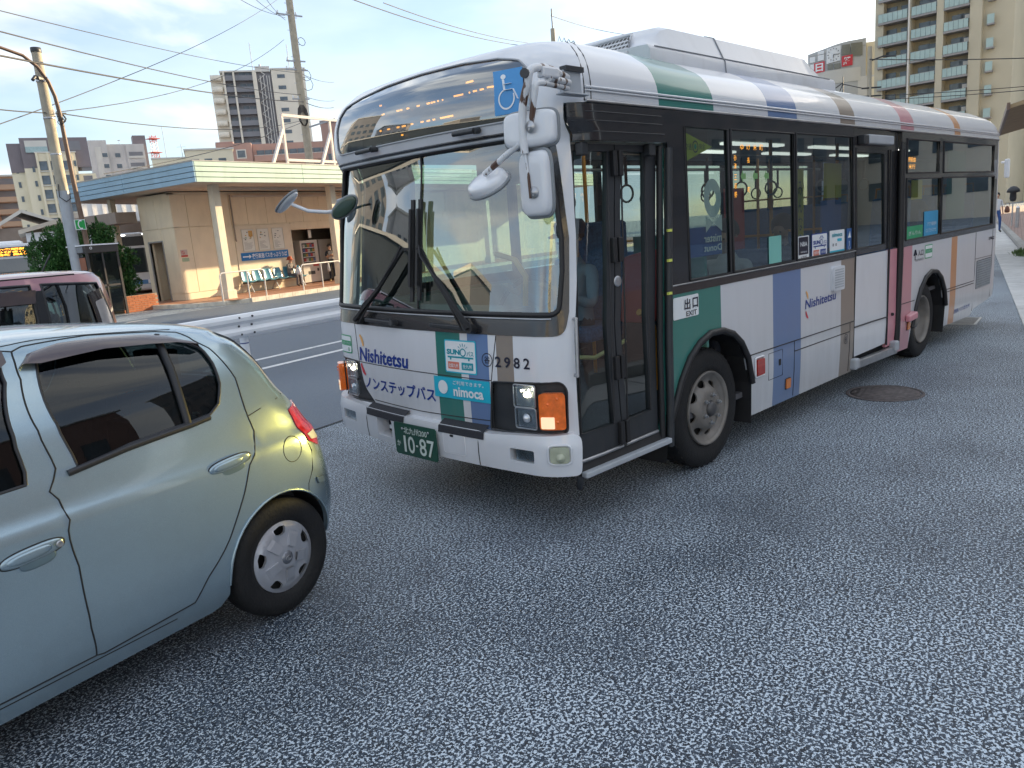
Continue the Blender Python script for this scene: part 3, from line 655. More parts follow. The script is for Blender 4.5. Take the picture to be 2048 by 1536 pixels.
b = MB(); b.mats = [pm('notice pink', (.62, .48, .42), .5)]; b.box(0, .27, -.008, 0, 0, .26); b.build('sheet', None, t_)
b = MB(); b.mats = [pm('sign red', (.55, .06, .04), .5)]; b.box(0, .27, -.011, -.008, 0, .06); b.build('band', None, t_)
SN = flatS((0, -.008, 0), (1, 0, 0), (0, 0, 1), (0, -1, 0)); ring(SN, .09, .16, .05, .065, 0, 2*pi, 18, MATS['sign red'], 'ring', t_)
b = MB(); b.mats = [MATS['sign red']]; b.bar((.05, -.012, .20), (.13, -.012, .12), .01); b.build('slash', None, t_)
t_ = tag(MB().box(0, .28, -.01, 0, 0, .13).build('notice', pm('notice green', (.42, .52, .34), .5)), 'small wide green and yellow notice below the no smoking notice', 'notice'); t_.location = (16.73, NW, 1.55)
# seats
M_seat = pm('pale blue plastic seat', (.10, .30, .40), .3, coat=.3, var=.08, vs=6)
def seat_mesh():
    q = MB(); q.mats = [M_seat]; nx, nv_ = 7, 12; vs = []
    for j in range(nv_):
        t_ = j/(nv_-1)
        if t_ < .5: y = -.40+t_*2*.38; z = .0-.03*sin(t_*2*pi)
        else: k = (t_-.5)*2; y = -.02+.02*sin(k*pi/2)+k*.09; z = .02+k*.42
        w = .21*(1-.25*max(0, t_-.75)/.25) if t_ > .75 else .21
        for i in range(nx): a = -1+2*i/(nx-1); vs.append((a*w, y-(.05*a*a if t_ > .5 else 0), z+(.05*a*a if t_ < .5 else 0)))
    q.grid(vs, nx, nv_); return q.mesh('seat')
sme = seat_mesh()
bench = thing('bench_seating', 'row of pale blue moulded plastic seats on a black beam under the blue sign', 'seats', (18.9, 24.95, .15))
for k in range(6):
    o = inst(sme, 'seat', bench, (.22+k*.52, .05, .42)); md = o.modifiers.new('s', 'SOLIDIFY'); md.thickness = .018
b = MB(); b.mats = [M_black]; b.box(-.05, 3.1, -.14, -.09, .36, .40); b.build('beam', None, bench)
for x in (.25, 1.5, 2.85):
    for y in (-.32, .16):
        b = MB(); b.mats = [M_steel]; b.bar((x, -.115, .37), (x, y, .0), .03); b.build('leg', None, bench)
# handrails
M_rail = pm('white handrail', (.68, .64, .60), .4, var=.06, dirt=.2)
def handrail(x0, x1, posts, label):
    t_ = thing('handrail', label, 'handrail', (x0, 22.12, .15), 0, 'white handrails along the kerb')
    Lr = x1-x0; b = MB(); b.mats = [M_rail]; b.tube([(0, 0, 0), (0, 0, .85), (.03, 0, .91), (.09, 0, .94), (Lr-.09, 0, .94), (Lr-.03, 0, .91), (Lr, 0, .85), (Lr, 0, 0)], .024, 10); b.build('hoop', None, t_)
    for p in posts: b = MB(); b.mats = [M_rail]; b.tube([(p-x0, 0, 0), (p-x0, 0, .93)], .021, 8); b.build('post', None, t_)
handrail(15.9, 17.7, [16.98], 'white tubular handrail in front of the seats, next to the cream pillar')
handrail(19.42, 21.4, [20.40], 'white tubular handrail in front of the vending machine')
# vending machines
def vending(loc, rz, label, face):
    t_ = thing('vending_machine', label, 'vending machine', loc, rz, 'vending machines in the alcove')
    b = MB(); b.mats = [pm('vending white', (.62, .58, .52), .4, var=.04)]; b.box(0, .98, 0, .6, .04, 1.86); bo = b.build('cabinet', None, t_, bevel=.015)
    if face:
        b = MB(); b.mats = [M_dark]; b.box(.08, .78, -.004, .02, .88, 1.74); b.build('window', None, t_)
        cols = [pm('can %d' % i, c, .3) for i, c in enumerate([(.5, .05, .04), (.55, .50, .45), (.1, .2, .1), (.5, .28, .05), (.1, .15, .35)])]
        for r_ in range(4):
            b = MB(); b.mats = [M_metalw]; b.box(.10, .76, -.012, -.004, .93+r_*.2, .95+r_*.2); b.build('shelf', None, t_)
            for c_ in range(10):
                b = MB(); b.mats = [cols[(c_//2+r_*2) % 5]]; b.cyl((.135+c_*.066, -.02, .955+r_*.2), (.135+c_*.066, -.02, 1.08+r_*.2), .024, 8); b.build('can', None, t_)
        b = MB(); b.mats = [M_dark]; b.box(.28, .66, -.006, .02, .38, .52); b.build('hatch', None, t_)
        b = MB(); b.mats = [M_dark]; b.box(.80, .90, -.008, .02, .5, .62); b.build('coin_slot', None, t_)
        b = MB(); b.mats = [MATS['can 0']]; b.box(.60, .92, -.008, 0, .72, .84); b.build('label_plate', None, t_)
        b = MB(); b.mats = [MATS['can 0']]; b.box(.35, .60, -.014, -.004, 1.55, 1.72); b.build('poster_strip', None, t_)
    else:
        b = MB(); b.mats = [M_post]; b.box(.70, .95, -.006, 0, .9, 1.75); b.build('side_poster', None, t_)
vending((22.72, 25.75, .15), R(0), 'white drinks vending machine with rows of cans in the station alcove', True)
vending((24.25, 26.25, .15), R(0), 'plain cream vending machine at the back of the alcove behind the standing woman', False)
b = MB(); b.mats = [M_post]; b.box(0, .16, -.02, 0, 0, .35); t_ = tag(b.build('paper_notice'), 'small white paper notice hung above the drinks vending machine', 'notice'); t_.location = (23.2, 25.7, 2.1)
# ------------------------------------------------------------------ brick planter, trees, phone booth
M_brick = pm('orange brick', (.42, .14, .06), .8, var=.25, vs=9)
pl = thing('brick_planter', 'low orange brick planter under the tree next to the station corner', 'planter', (14.2, 25.2, 0))
b = MB(); b.mats = [pm('soil', (.05, .035, .025), .9)]; b.box(.12, 1.15, .12, 1.9, .1, .52); b.build('soil', None, pl)
b = MB(); b.mats = [pm('mortar', (.35, .28, .22), .9)]; b.box(.01, 1.27, .01, .10, 0, .56); b.box(1.17, 1.27, .1, 2.0, 0, .56); b.box(.01, .11, .1, 2.0, 0, .56); b.box(.11, 1.17, 1.9, 2.0, 0, .56); b.build('wall', None, pl)
b = MB(); b.mats = [M_brick]
for r_ in range(8):
    for c_ in range(6):
        x = c_*.215-(.1 if r_ % 2 else 0); x0_, x1_ = max(0, x), min(1.28, x+.205)
        if x1_-x0_ > .03: b.box(x0_, x1_, 0, .05, r_*.07+.005, r_*.07+.062)
    for c_ in range(10):
        y = c_*.215-(.1 if r_ % 2 else 0); y0_, y1_ = max(.05, y), min(2.0, y+.205)
        if y1_-y0_ > .03: b.box(1.22, 1.28, y0_, y1_, r_*.07+.005, r_*.07+.062)
o = b.build('brickwork', None, pl); o['kind'] = 'stuff'
M_leaf = pm('juniper green', (.030, .105, .022), .55, var=.5, vs=2.2); M_leaf2 = pm('juniper light green', (.07, .17, .04), .55, var=.4, vs=3); M_bark = pm('bark', (.09, .06, .045), .9, var=.3, vs=12, bump=.6, bs=30)
def juniper(loc, blobs, label, seed, tips=10):
    rn = random.Random(seed); t_ = thing('juniper_tree', label, 'tree', loc)
    q = MB(); q.mats = [M_bark]; q.tube([(0, 0, 0), (.06, 0, .6), (-.03, .03, 1.2), (.0, 0, 2.0)], [.09, .075, .06, .03], 8)
    for c, r_ in blobs: q.tube([(0, 0, max(.3, c[2]*.45)), (c[0]*.5, c[1]*.5, c[2]*.8), c], [.05, .035, .012], 6)
    q.build('trunk', None, t_)
    q = MB(); q.mat(M_leaf); q.mat(M_leaf2)
    for c, r_ in blobs:
        c = Vector(c); n = int(1500*(r_/.5)**2)
        twist = rn.uniform(-.4, .4)
        subs = [(c+Vector((rn.gauss(0, .5), rn.gauss(0, .5), rn.gauss(.1, .5)))*r_*.75, r_*rn.uniform(.3, .55)) for _ in range(14)]
        for k in range(n):
            sc, sr = subs[rn.randrange(len(subs))]
            d = Vector((rn.gauss(0, 1), rn.gauss(0, 1), rn.gauss(.25, 1))).normalized()
            p = sc+d*sr*rn.uniform(.75, 1.05); dr_ = (d+Vector((0, 0, .9))+Vector((rn.gauss(0, .3), rn.gauss(0, .3), 0))).normalized()
            ln = rn.uniform(.04, .10); sd_ = dr_.cross(Vector((rn.gauss(0, 1), rn.gauss(0, 1), .1))).normalized()*ln*.42
            q.cur = 1 if rn.random() < .3 else 0
            q.add([p-sd_, p+sd_, p+dr_*ln], [(0, 1, 2)])
    for k in range(tips):   # twisted pointed tips
        c, r_ = blobs[k % len(blobs)]; c = Vector(c); a = rn.uniform(0, 6.28); base = c+Vector((cos(a)*r_*.55, sin(a)*r_*.55, r_*.45)); ht = rn.uniform(.35, .70)*r_/.5
        for j in range(260):
            h_ = rn.random(); w = .11*(1-h_)*r_/.5+.012; b_ = rn.uniform(0, 6.28); p = base+Vector((cos(b_)*w+.08*h_*sin(k), sin(b_)*w, h_*ht)); ln = rn.uniform(.03, .06)
            d = (Vector((cos(b_)*.5, sin(b_)*.5, 1))).normalized(); sd_ = Vector((-sin(b_), cos(b_), 0))*ln*.4; q.cur = 1 if rn.random() < .4 else 0
            q.add([p-sd_, p+sd_, p+d*ln], [(0, 1, 2)])
    q.build('crown', None, t_, fix=False)
juniper((13.5, 26.9, 0), [((-.35, 0, 1.9), .74), ((.30, -.1, 2.05), .70), ((-.70, .1, 1.5), .62), ((.1, -.2, 1.45), .75), ((-.25, 0, 2.45), .52), ((.75, 0, 1.7), .6), ((-.45, .1, .95), .62), ((.6, .2, 2.5), .48), ((-.75, 0, 2.1), .5)], 'dark green twisted juniper standing left of the phone booth', 11, 14)
juniper((15.0, 26.6, .4), [((-.2, .2, 1.9), .48), ((.05, 0, 1.45), .42), ((.25, .1, 1.0), .40), ((.15, -.1, .55), .38), ((-.25, .2, 2.25), .42), ((.45, .1, .75), .32), ((.5, 0, 1.35), .28), ((-.35, 0, 1.3), .4), ((0, -.2, .2), .34)], 'tall dark green juniper rising from the brick planter', 12, 12)
bt = thing('phone_booth', 'dark framed glass telephone booth with a green payphone sticker by the poles', 'phone booth', (13.15, 24.95, 0))
M_bf = pm('booth frame', (.06, .055, .055), .4, var=.1); M_bg = glassm('booth glass', (.55, .58, .52), .05, .6)
BW = 1.0
for x, y in ((0, 0), (BW, 0), (BW, BW), (0, BW)):
    b = MB(); b.mats = [M_bf]; b.box(x-.035, x+.035, y-.035, y+.035, 0, 2.3); b.build('post', None, bt)
b = MB(); b.mats = [M_bf]; b.box(-.05, BW+.05, -.05, BW+.05, 2.08, 2.32); b.build('roof', None, bt, bevel=.02)
b = MB(); b.mats = [M_metalw]; b.box(-.07, BW+.07, -.07, BW+.07, 2.32, 2.36); b.build('roof_cap', None, bt)
for k in range(6): b = MB(); b.mats = [M_greypaint]; b.box(-.06, -.05, .1, .9, 2.12+k*.03, 2.135+k*.03); b.build('louvre', None, bt)
for (x0, x1, y0, y1) in ((.035, BW-.035, -.004, .004), (.035, BW-.035, BW-.004, BW+.004), (-.004, .004, .035, BW-.035), (BW-.004, BW+.004, .035, BW-.035)):
    b = MB(); b.mats = [M_bg]; b.box(x0, x1, y0, y1, .12, 2.06); b.build('pane', None, bt)
b = MB(); b.mats = [M_bf]; b.box(.0, BW, -.02, .02, .98, 1.04); b.box(.47, .52, -.02, .02, .1, 2.08); b.box(-.02, .02, 0, BW, .98, 1.02); b.build('crossbar', None, bt)
b = MB(); b.mats = [pm('payphone green', (.06, .22, .10), .4)]; b.box(.35, .75, .75, .93, 1.0, 1.45); b.build('telephone', None, bt)
b = MB(); b.mats = [pm('shelf', (.5, .45, .2), .5)]; b.box(.25, .9, .6, .95, .86, .9); b.build('shelf', None, bt)
b = MB(); b.mats = [pm('sticker teal', (.12, .42, .33), .5)]; b.box(-.012, -.006, .10, .72, 1.12, 1.46); b.build('sticker', None, bt)
b = MB(); b.mats = [pm('poster brown', (.30, .12, .07), .5)]; b.box(-.012, -.006, .12, .75, 1.55, 1.95); b.build('poster', None, bt)
bS = flatS((-.012, 0, 0), (0, -1, 0), (0, 0, 1), (-1, 0, 0)); ring(bS, -.40, 1.29, .06, .085, 0, 5.2, 16, M_white, 'ring', bt, .002)
bS2 = flatS((0, -.05, 0), (1, 0, 0), (0, 0, 1), (0, -1, 0)); ring(bS2, .14, 2.24, .025, .045, 0, 2*pi, 14, M_white, 'emblem', bt, .002)
# green payphone sign on the pole
sg_ = thing('payphone_sign', 'square green sign with a white telephone handset fixed to the pole', 'sign', (13.02, 25.08, 2.84))
b = MB(); b.mats = [M_white]; b.box(0, .34, -.015, 0, 0, .32); b.build('plate', None, sg_)
b = MB(); b.mats = [pm('sign green', (.02, .35, .08), .4)]; b.box(.02, .32, -.019, -.015, .02, .30); b.build('face', None, sg_)
sS = flatS((0, -.019, 0), (1, 0, 0), (0, 0, 1), (0, -1, 0)); ring(sS, .27, .16, .15, .185, R(125), R(235), 12, M_white, 'handset', sg_, .003)
for a_ in (125, 235): b = MB(); b.mats = [M_white]; cx_, cz_ = .27+.155*cos(R(a_)), .16+.155*sin(R(a_)); b.box(cx_-.015, cx_+.045, -.024, -.02, cz_-.025, cz_+.025); b.build('earpiece', None, sg_)
# ------------------------------------------------------------------ poles and wires
def insulators(q, z, x): q.cyl((x, 0, z), (x, 0, z+.12), .035, 8)
p1 = thing('utility_pole', 'thick concrete utility pole with grey lower sleeve beside the phone booth', 'utility pole', (13.13, 25.62, 0))
q = MB(); q.mats = [M_conpole]; q.tube([(0, 0, 4.1), (0, 0, 8.35)], [.165, .14], 20); q.build('shaft', None, p1)
q = MB(); q.mats = [M_greypaint]; q.tube([(0, 0, 0), (0, 0, 4.1)], [.185, .178], 20); q.build('sleeve', None, p1)
q = MB(); q.mats = [M_dark]; q.lathe([(.0, 8.42), (.15, 8.42), (.155, 8.33), (.15, 8.28)], n=20); q.build('cap', None, p1)
for z_ in (5.2, 6.3, 7.4): q = MB(); q.mats = [M_steel]; q.lathe([(.16, z_), (.165, z_+.01), (.165, z_+.05), (.16, z_+.06)], n=20); q.build('band', None, p1)
q = MB(); q.mats = [M_dark]; q.bar((0, -.1, 7.45), (-.32, -.25, 7.5), .07, .09); q.cyl((-.3, -.25, 7.5), (-.42, -.3, 7.38), .05, 10); q.build('camera_bracket', None, p1)
q = MB(); q.mats = [M_metalw]; q.box(.13, .17, -.1, .1, 6.2, 6.6); q.box(.17, .2, -.02, .02, 6.1, 6.7); q.build('junction_box', None, p1)
q = MB(); q.mats = [M_wire]; q.tube([(-.16, -.1, 4.3), (-.2, -.12, 3.9), (-.05, -.2, 3.75), (.12, -.15, 3.85), (.16, -.1, 4.1)], .014, 6); q.build('cable_loop', None, p1)
p2 = thing('lamp_post', 'slim brown curved lamp post leaning over beside the thick concrete pole', 'lamp post', (13.4, 25.3, 0))
q = MB(); q.mats = [M_brownpaint]; q.tube([(0, 0, 0), (0, 0, 3.0), (-.05, 0, 4.5), (-.07, 0, 6.4), (-.12, 0, 6.95), (-.24, 0, 7.38), (-.48, 0, 7.78), (-.85, 0, 8.06), (-1.5, 0, 8.22), (-2.1, 0, 8.2)], [.085, .08, .07, .062, .058, .055, .052, .05, .045, .04], 14); q.build('shaft', None, p2)
q = MB(); q.mats = [M_steel]; q.hexa([(-2.9, -.12, 8.1), (-2.0, -.1, 8.14), (-2.0, .1, 8.14), (-2.9, .12, 8.1), (-2.85, -.08, 8.22), (-2.0, -.06, 8.28), (-2.0, .06, 8.28), (-2.85, .08, 8.22)]); q.build('lamp_head', None, p2, bevel=.03)
q = MB(); q.mats = [M_wire]
for k in range(5): a_ = k*1.3; q.tube([(-.07+.1*cos(a_+t_*.9)*(1+.3*(t_ % 2)), -.05+.08*sin(a_+t_*.8), 6.2+.05*k+.12*sin(t_*1.1+k)) for t_ in range(7)], .012, 5)
q.build('cable_loops', None, p2)
up_ = thing('utility_pole', 'tall concrete utility pole with coiled cables behind the station roof', 'utility pole', (40.85, 44.05, 0))
q = MB(); q.mats = [M_conpole]; q.tube([(0, 0, 0), (0, 0, 26)], [.33, .21], 20); q.build('shaft', None, up_)
for z_, w_ in ((18.0, 1.2), (14.9, .8), (14.3, 1.0), (12.3, .7)):
    q = MB(); q.mats = [M_greypaint]; q.bar((-w_, .2, z_), (w_*.6, -.35, z_), .09); ar = q.build('crossarm', None, up_)
    for k in range(3): x = -w_*.9+k*w_*.55; q = MB(); q.mats = [M_metalw]; q.lathe([(.03, 0), (.07, .04), (.04, .1), (.07, .14), (.03, .2)], (x, .2-(x+w_)*.3, z_+.04), n=8); q.build('insulator', None, ar)
for k in range(7): q = MB(); q.mats = [M_wire]; q.tube([(-.35+(.5+.05*k)*.6*cos(t_/10*2*pi), -.3, 10.9+.12*k*.3+(.5+.04*k)*1.0*sin(t_/10*2*pi)) for t_ in range(11)], .03, 5); q.build('cable_coil', None, up_)
for zc, rc in ((14.0, .5), (16.3, .35), (13.4, .6)): q = MB(); q.mats = [M_wire]; q.tube([(.5+rc*cos(t_/8*2*pi), -.2, zc+rc*.8*sin(t_/8*2*pi)) for t_ in range(9)], .02, 5); q.build('cable_coil', None, up_)
q = MB(); q.mats = [M_greypaint]; q.bar((-.2, .1, 10.2), (1.9, -1.2, 10.9), .12); q.build('stay_arm', None, up_)
for k in range(14): q = MB(); q.mats = [M_steel]; z_ = 8+k*.9; s_ = 1 if k % 2 else -1; q.bar((s_*.2, 0, z_), (s_*.42, -.1*s_, z_), .03); q.build('step_bolt', None, up_)
p3 = thing('utility_pole', 'distant utility pole top with antenna and crossarms above the front of the bus', 'utility pole', (42.0, 23.4, 0))
q = MB(); q.mats = [M_conpole]; q.tube([(0, 0, 0), (0, 0, 13.2)], [.2, .13], 14); q.build('shaft', None, p3)
q = MB(); q.mats = [M_dark]; q.tube([(0, 0, 13.2), (0, 0, 14.3)], .035, 8); q.build('antenna', None, p3)
for z_ in (12.0, 12.35): q = MB(); q.mats = [M_greypaint]; q.bar((-.5, .5, z_), (.5, -.7, z_), .08); q.build('crossarm', None, p3)
q = MB(); q.mats = [M_wire]
for k in range(4): q.tube([(.1+k*.15, -.2-k*.2, 12.3), (.2+k*.18, -.3-k*.22, 12.75-.1*k), (.35+k*.18, -.45-k*.2, 12.2)], .025, 5)
q.build('jumper_cable', None, p3)
p4 = thing('utility_pole', 'slim pole with lamp arm and bent wires in front of the clock building', 'utility pole', (44.55, 6.55, 0))
q = MB(); q.mats = [M_conpole]; q.tube([(0, 0, 0), (0, 0, 9.4)], [.15, .10], 12); q.build('shaft', None, p4)
q = MB(); q.mats = [M_dark]; q.tube([(0, 0, 8.7), (.1, -.6, 8.85), (.1, -1.2, 8.75)], .04, 6); q.build('lamp_arm', None, p4)
for z_ in (7.4, 7.0): q = MB(); q.mats = [M_dark]; q.bar((-.3, .3, z_), (.3, -.5, z_), .07); q.build('crossarm', None, p4)
p5 = thing('lattice_gantry', 'thin dark stayed wire frame behind the bus roof below the clock building', 'gantry', (60, 10.5, 0))
q = MB(); q.mats = [M_dark]
for a_, b__ in (((0, 0, 0), (0, 0, 10.2)), ((0, 0, 10.0), (2.5, 4.2, 8.2)), ((0, 0, 9.2), (2.5, 4.2, 7.6)), ((0, 0, 9.9), (-.5, -1.5, 9.3))): q.bar(a_, b__, .06)
for k in range(6): t_ = k/6; q.bar((2.5*t_, 4.2*t_, 10-1.8*t_), (2.5*t_+.2, 4.2*t_+.4, 9.1-1.5*t_), .04); q.bar((2.5*t_, 4.2*t_, 10-1.8*t_), (2.5*t_, 4.2*t_, 10.4-1.8*t_), .05)
q.build('frame', None, p5)
def wire(p, q_, sag, r, label):
    p, q_ = Vector(p), Vector(q_); n = 14; pts = [p.lerp(q_, i/n)+Vector((0, 0, -sag*4*(i/n)*(1-i/n))) for i in range(n+1)]
    b = MB(); b.mats = [M_wire]; b.tube(pts, r, 5); o = b.build('overhead_cable', None, fix=False); tag(o, label, 'cable', 'overhead cables')
wire((9.8, 21.9, 8.3), (40.9, 43.9, 14.1), .25, .014, 'topmost overhead cable from the left edge to the tall pole')
wire((40.9, 43.9, 14.1), (53.2, 52.9, 16.3), .2, .02, 'upper cable leaving the tall pole towards the bus')
wire((9.8, 21.9, 7.8), (40.8, 44, 12.6), .3, .02, 'overhead cable with spiral wrap, second below the topmost one')
wire((40.8, 44, 12.6), (53.1, 53, 14.7), .2, .02, 'middle cable leaving the tall pole towards the bus')
wire((9.7, 22, 7.2), (40.9, 43.9, 12.1), .25, .028, 'thickest overhead cable passing just above the lamp post bend')
wire((40.9, 43.9, 12.1), (53, 53.1, 14.1), .2, .028, 'lower thick cable leaving the tall pole towards the bus')
wire((10.2, 23.9, 6.2), (13.9, 26, 6.6), .05, .018, 'short low cable reaching the lamp post from the left edge')
wire((13.35, 25.3, 6.45), (40.9, 43.9, 10.9), .6, .018, 'long low cable from the lamp post to the tall pole')
wire((11.6, 27.6, 6.0), (53.8, 59.2, 25), .6, .018, 'thin cable climbing from lower left to the top edge')
wire((13.35, 25.3, 6.5), (40.3, 44.5, 16.4), .8, .014, 'thin cable rising from the lamp post to high on the tall pole')
wire((17.3, 30.4, 5.2), (40.7, 44.1, 10.7), .3, .018, 'dark cable rising from the station roof to the tall pole')
for k in range(3): wire((25.4+k*.3, 30.9-k*.4, 13.4+k*.25), (40.5, 44.3, 18.0-k*.15), .2, .014, ('front', 'middle', 'rear')[k]+' strand of the cable bundle at the top edge left of the tall pole')
wire((21.9, 20.5, 10.4), (41.8, 23.5, 12.1), .35, .018, 'lower cable sagging down to the pole above the bus front')
wire((22.7, 19.6, 10.2), (41.9, 23.5, 12.3), .3, .016, 'upper cable sagging down to the pole above the bus front')
wire((41.9, 23.4, 13.9), (65, 25.9, 16.9), .4, .02, 'thin cable from the antenna pole towards the right sky')
wire((44.5, 6.6, 8.8), (40, -.4, 7.0), .05, .022, 'upper cable crossing in front of the balcony tower')
wire((44.5, 6.4, 7.0), (40, -.5, 5.9), .05, .016, 'middle cable crossing low in front of the balcony tower')
wire((44.5, 6.4, 6.8), (40, -.5, 5.75), .05, .016, 'lowest cable crossing in front of the balcony tower')
# ------------------------------------------------------------------ distant buildings
M_beige = pm('beige tile', (.74, .68, .58), .7, var=.06, vs=.3); M_dkbal = pm('dark balcony wall', (.21, .21, .23), .7, var=.1, vs=.3); M_mid = pm('mid grey wall', (.27, .26, .26), .7, var=.08, vs=.3)
M_win = pm('far window glass', (.10, .13, .16), .15, var=.4, vs=.7); M_pale = pm('pale trim', (.62, .60, .56), .6, var=.06, vs=.4); M_brn = pm('red brown tile', (.42, .26, .22), .7, var=.08, vs=.4)
M_purple = pm('purple brown cladding', (.21, .18, .195), .6, var=.1, vs=.3); M_cream = pm('cream cladding', (.78, .70, .53), .7, var=.05, vs=.3); M_gwall = pm('grey concrete wall', (.56, .54, .53), .8, var=.1, vs=.3, dirt=.15)
def bld(label, p0, p1, cat='building'):
    a = math.atan2(p1[1]-p0[1], p1[0]-p0[0]); return thing(cat.replace(' ', '_'), label, cat, (p0[0], p0[1], 0), a), math.hypot(p1[0]-p0[0], p1[1]-p0[1])
def part(par, name, m_, *boxes, bevel=0):
    q = MB(); q.mats = [m_]
    for b_ in boxes: q.box(*b_)
    return q.build(name, None, par, bevel=bevel)
def box_me(name, m_, *b_):
    q = MB(); q.mats = [m_]; q.box(*b_); return q.mesh(name)
# tall tower behind the station
T, Wd = bld('tall beige apartment tower with rounded balcony corner behind the station', (128.5, 172.4), (147.3, 156.6), 'apartment tower')
part(T, 'wall', M_dkbal, (4.5, 16.2, .8, 14, 0, 46.6)); part(T, 'side_wall', M_beige, (16.2, Wd, 0, 14, 0, 47.0), (1.2, 4.5, .4, 14, 0, 46.0))
part(T, 'roof', M_pale, (12.3, 15.9, .2, 6, 46.6, 47.9), (3.6, 12.3, .2, 8, 46.6, 47.0), (16.0, Wd+.2, -.2, 14, 47.0, 47.35))
for x in (4.3, 6.7, 11.5): part(T, 'column', M_beige, (x, x+(.45 if x != 11.5 else 1.0), -.5, .9, 0, 46.8))
wmT = box_me('window', M_win, 0, 1.9, -.06, .05, 0, .9); 
for k in range(17):
    z = .6+k*2.75
    part(T, 'balcony', MATS['dark balcony wall'], (4.75, 6.7, -.35, -.2, z, z+1.1), (7.15, 11.5, -.35, -.2, z, z+1.1), (4.75, 11.5, -.35, .8, z-.14, z))
    if k >= 8:
        inst(wmT, 'window', T, (17.6, 0, z+.3)); o = inst(box_me('window', M_win, 0, 1.5, .7, .79, 0, 1.8) if k == 8 else wmB, 'window', T, (5.0, 0, z+.2)); wmB = o.data
        inst(wmB, 'window', T, (8.2, 0, z+.2)); inst(wmB, 'window', T, (9.9, 0, z+.2))
        q = MB(); q.mats = [M_beige]; q.lathe([(0, z-.2), (1.2, z-.1), (1.35, z), (1.35, z+1.15), (1.25, z+1.15), (1.25, z)], (2.7, .3, 0), n=16); q.build('round_balcony', None, T)
        q = MB(); q.mats = [M_pale]; q.bar((12.8, .3, z), (14.6, .3, z+1.3), .14, .16); q.bar((14.6, .3, z+1.3), (12.8, .3, z+2.6), .14, .16); q.build('stair_flight', None, T)
for x in (13.3, 14.1, 14.9, 15.5): part(T, 'stair_post', M_pale, (x, x+.16, -.3, -.1, 0, 45.5))
for x, h_ in ((11.8, 4.5), (13.6, 1.2), (21, 4.2)): q = MB(); q.mats = [M_greypaint]; q.cyl((x, 3, 47), (x, 3, 47+h_*1.6), .09 if h_ > 2 else .3, 6); q.build('antenna', None, T)
# cream and purple block
B, Wd = bld('cream apartment block with a purple brown top storey at the far left', (85.5, 181), (97, 174.8), 'apartment block')
part(B, 'wall', M_cream, (2.6, 10.2, -.6, 9, 0, 26.4), (-.0, 2.6, 0, 9, 0, 23.2), (10.2, 13.6, .4, 9, 0, 21.8)); part(B, 'top_storey', M_purple, (-.0, 13.0, .1, 9, 23.2, 29.6), (-2.6, 0, 1.2, 9, 22.5, 28.6))
part(B, 'side_wall', M_cream, (-2.6, 0, 1.5, 9, 0, 22.5))
part(B, 'terrace', M_pale, (.9, 5.1, -.1, .1, 26.9, 29.0)); part(B, 'terrace_glass', pm('pale glass rail', (.35, .47, .48), .2), (.9, 5.1, -.2, -.12, 26.5, 27.7))
part(B, 'terrace_recess', M_dkbal, (7.8, 11.5, -.02, .12, 26.8, 28.8)); part(B, 'cornice', M_pale, (2.4, 10.4, -.8, -.1, 26.3, 26.55))
bw_ = box_me('window', M_win, 0, 1.5, -.72, -.6, 0, 1.9); bw2 = box_me('window', M_win, 0, .5, -.12, .0, 0, 1.2)
for k in range(8):
    z = 1.0+k*3.05
    for x in (3.0, 5.2, 7.4): inst(bw_, 'window', B, (x, 0, z+.3)); part(B, 'balcony_slab', M_pale, (x-.15, x+1.75, -.95, -.6, z-.05, z+.12))
    inst(bw2, 'window', B, (9.6, -.6, z+1)); inst(bw2, 'window', B, (1.5, 0, z)); inst(bw2, 'window', B, (-1.7, 1.5, z))
    part(B, 'dark_opening', M_dkbal, (11.0, 12.8, .3, .42, z, z+2.0))
for x in (2.55, 4.65, 6.85, 9.0): part(B, 'column', M_cream, (x, x+.42, -.95, -.6, 0, 26.3))
# grey block with roof turret
B, Wd = bld('grey concrete apartment block with balconies and a dark lift tower', (121, 218), (134.5, 211), 'apartment block')
part(B, 'wall', M_gwall, (0, 4.6, 0, 8, 0, 35.6), (4.6, 9.4, 1, 8, 0, 34.6), (9.4, 14.2, .4, 8, 0, 34.5)); part(B, 'lift_tower', M_purple, (11.6, 15.0, 1.5, 6, 0, 37.0)); part(B, 'white_panel', M_pale, (1.4, 3.0, -.08, 0, 10, 33.8))
gw = box_me('window', M_win, 0, 1.3, -.1, .02, 0, 1.1); gt = box_me('window_trim', M_pale, -.15, 1.45, -.06, .0, -.15, 1.25)
for k in range(10):
    z = 4+k*3.0
    inst(gt, 'window_trim', B, (3.1, 0, z)); inst(gw, 'window', B, (3.1, 0, z)); inst(gw, 'window', B, (6.4, 1, z)); part(B, 'balcony', M_dkbal, (10.0, 13.6, .25, .42, z, z+1.3))
    part(B, 'balcony_rail', M_pale, (9.8, 13.8, .1, .25, z-.4, z+.2))
text('lettering', 'Park\nSide\nHouse', flatS((0, 0, 0), (1, 0, 0), (0, 0, 1), (0, -1, 0)), 1.5, 30.2, 2.9, 33.2, M_dkbal, B, .12) if False else None
q = MB(); q.mats = [M_metalw]; q.lathe([(0, 0), (.3, .05), (.5, .2)], (8, 2, 35.6), n=10); q.cyl((8, 2, 34.6), (8, 2, 35.6), .06, 6); q.build('satellite_dish', None, B)
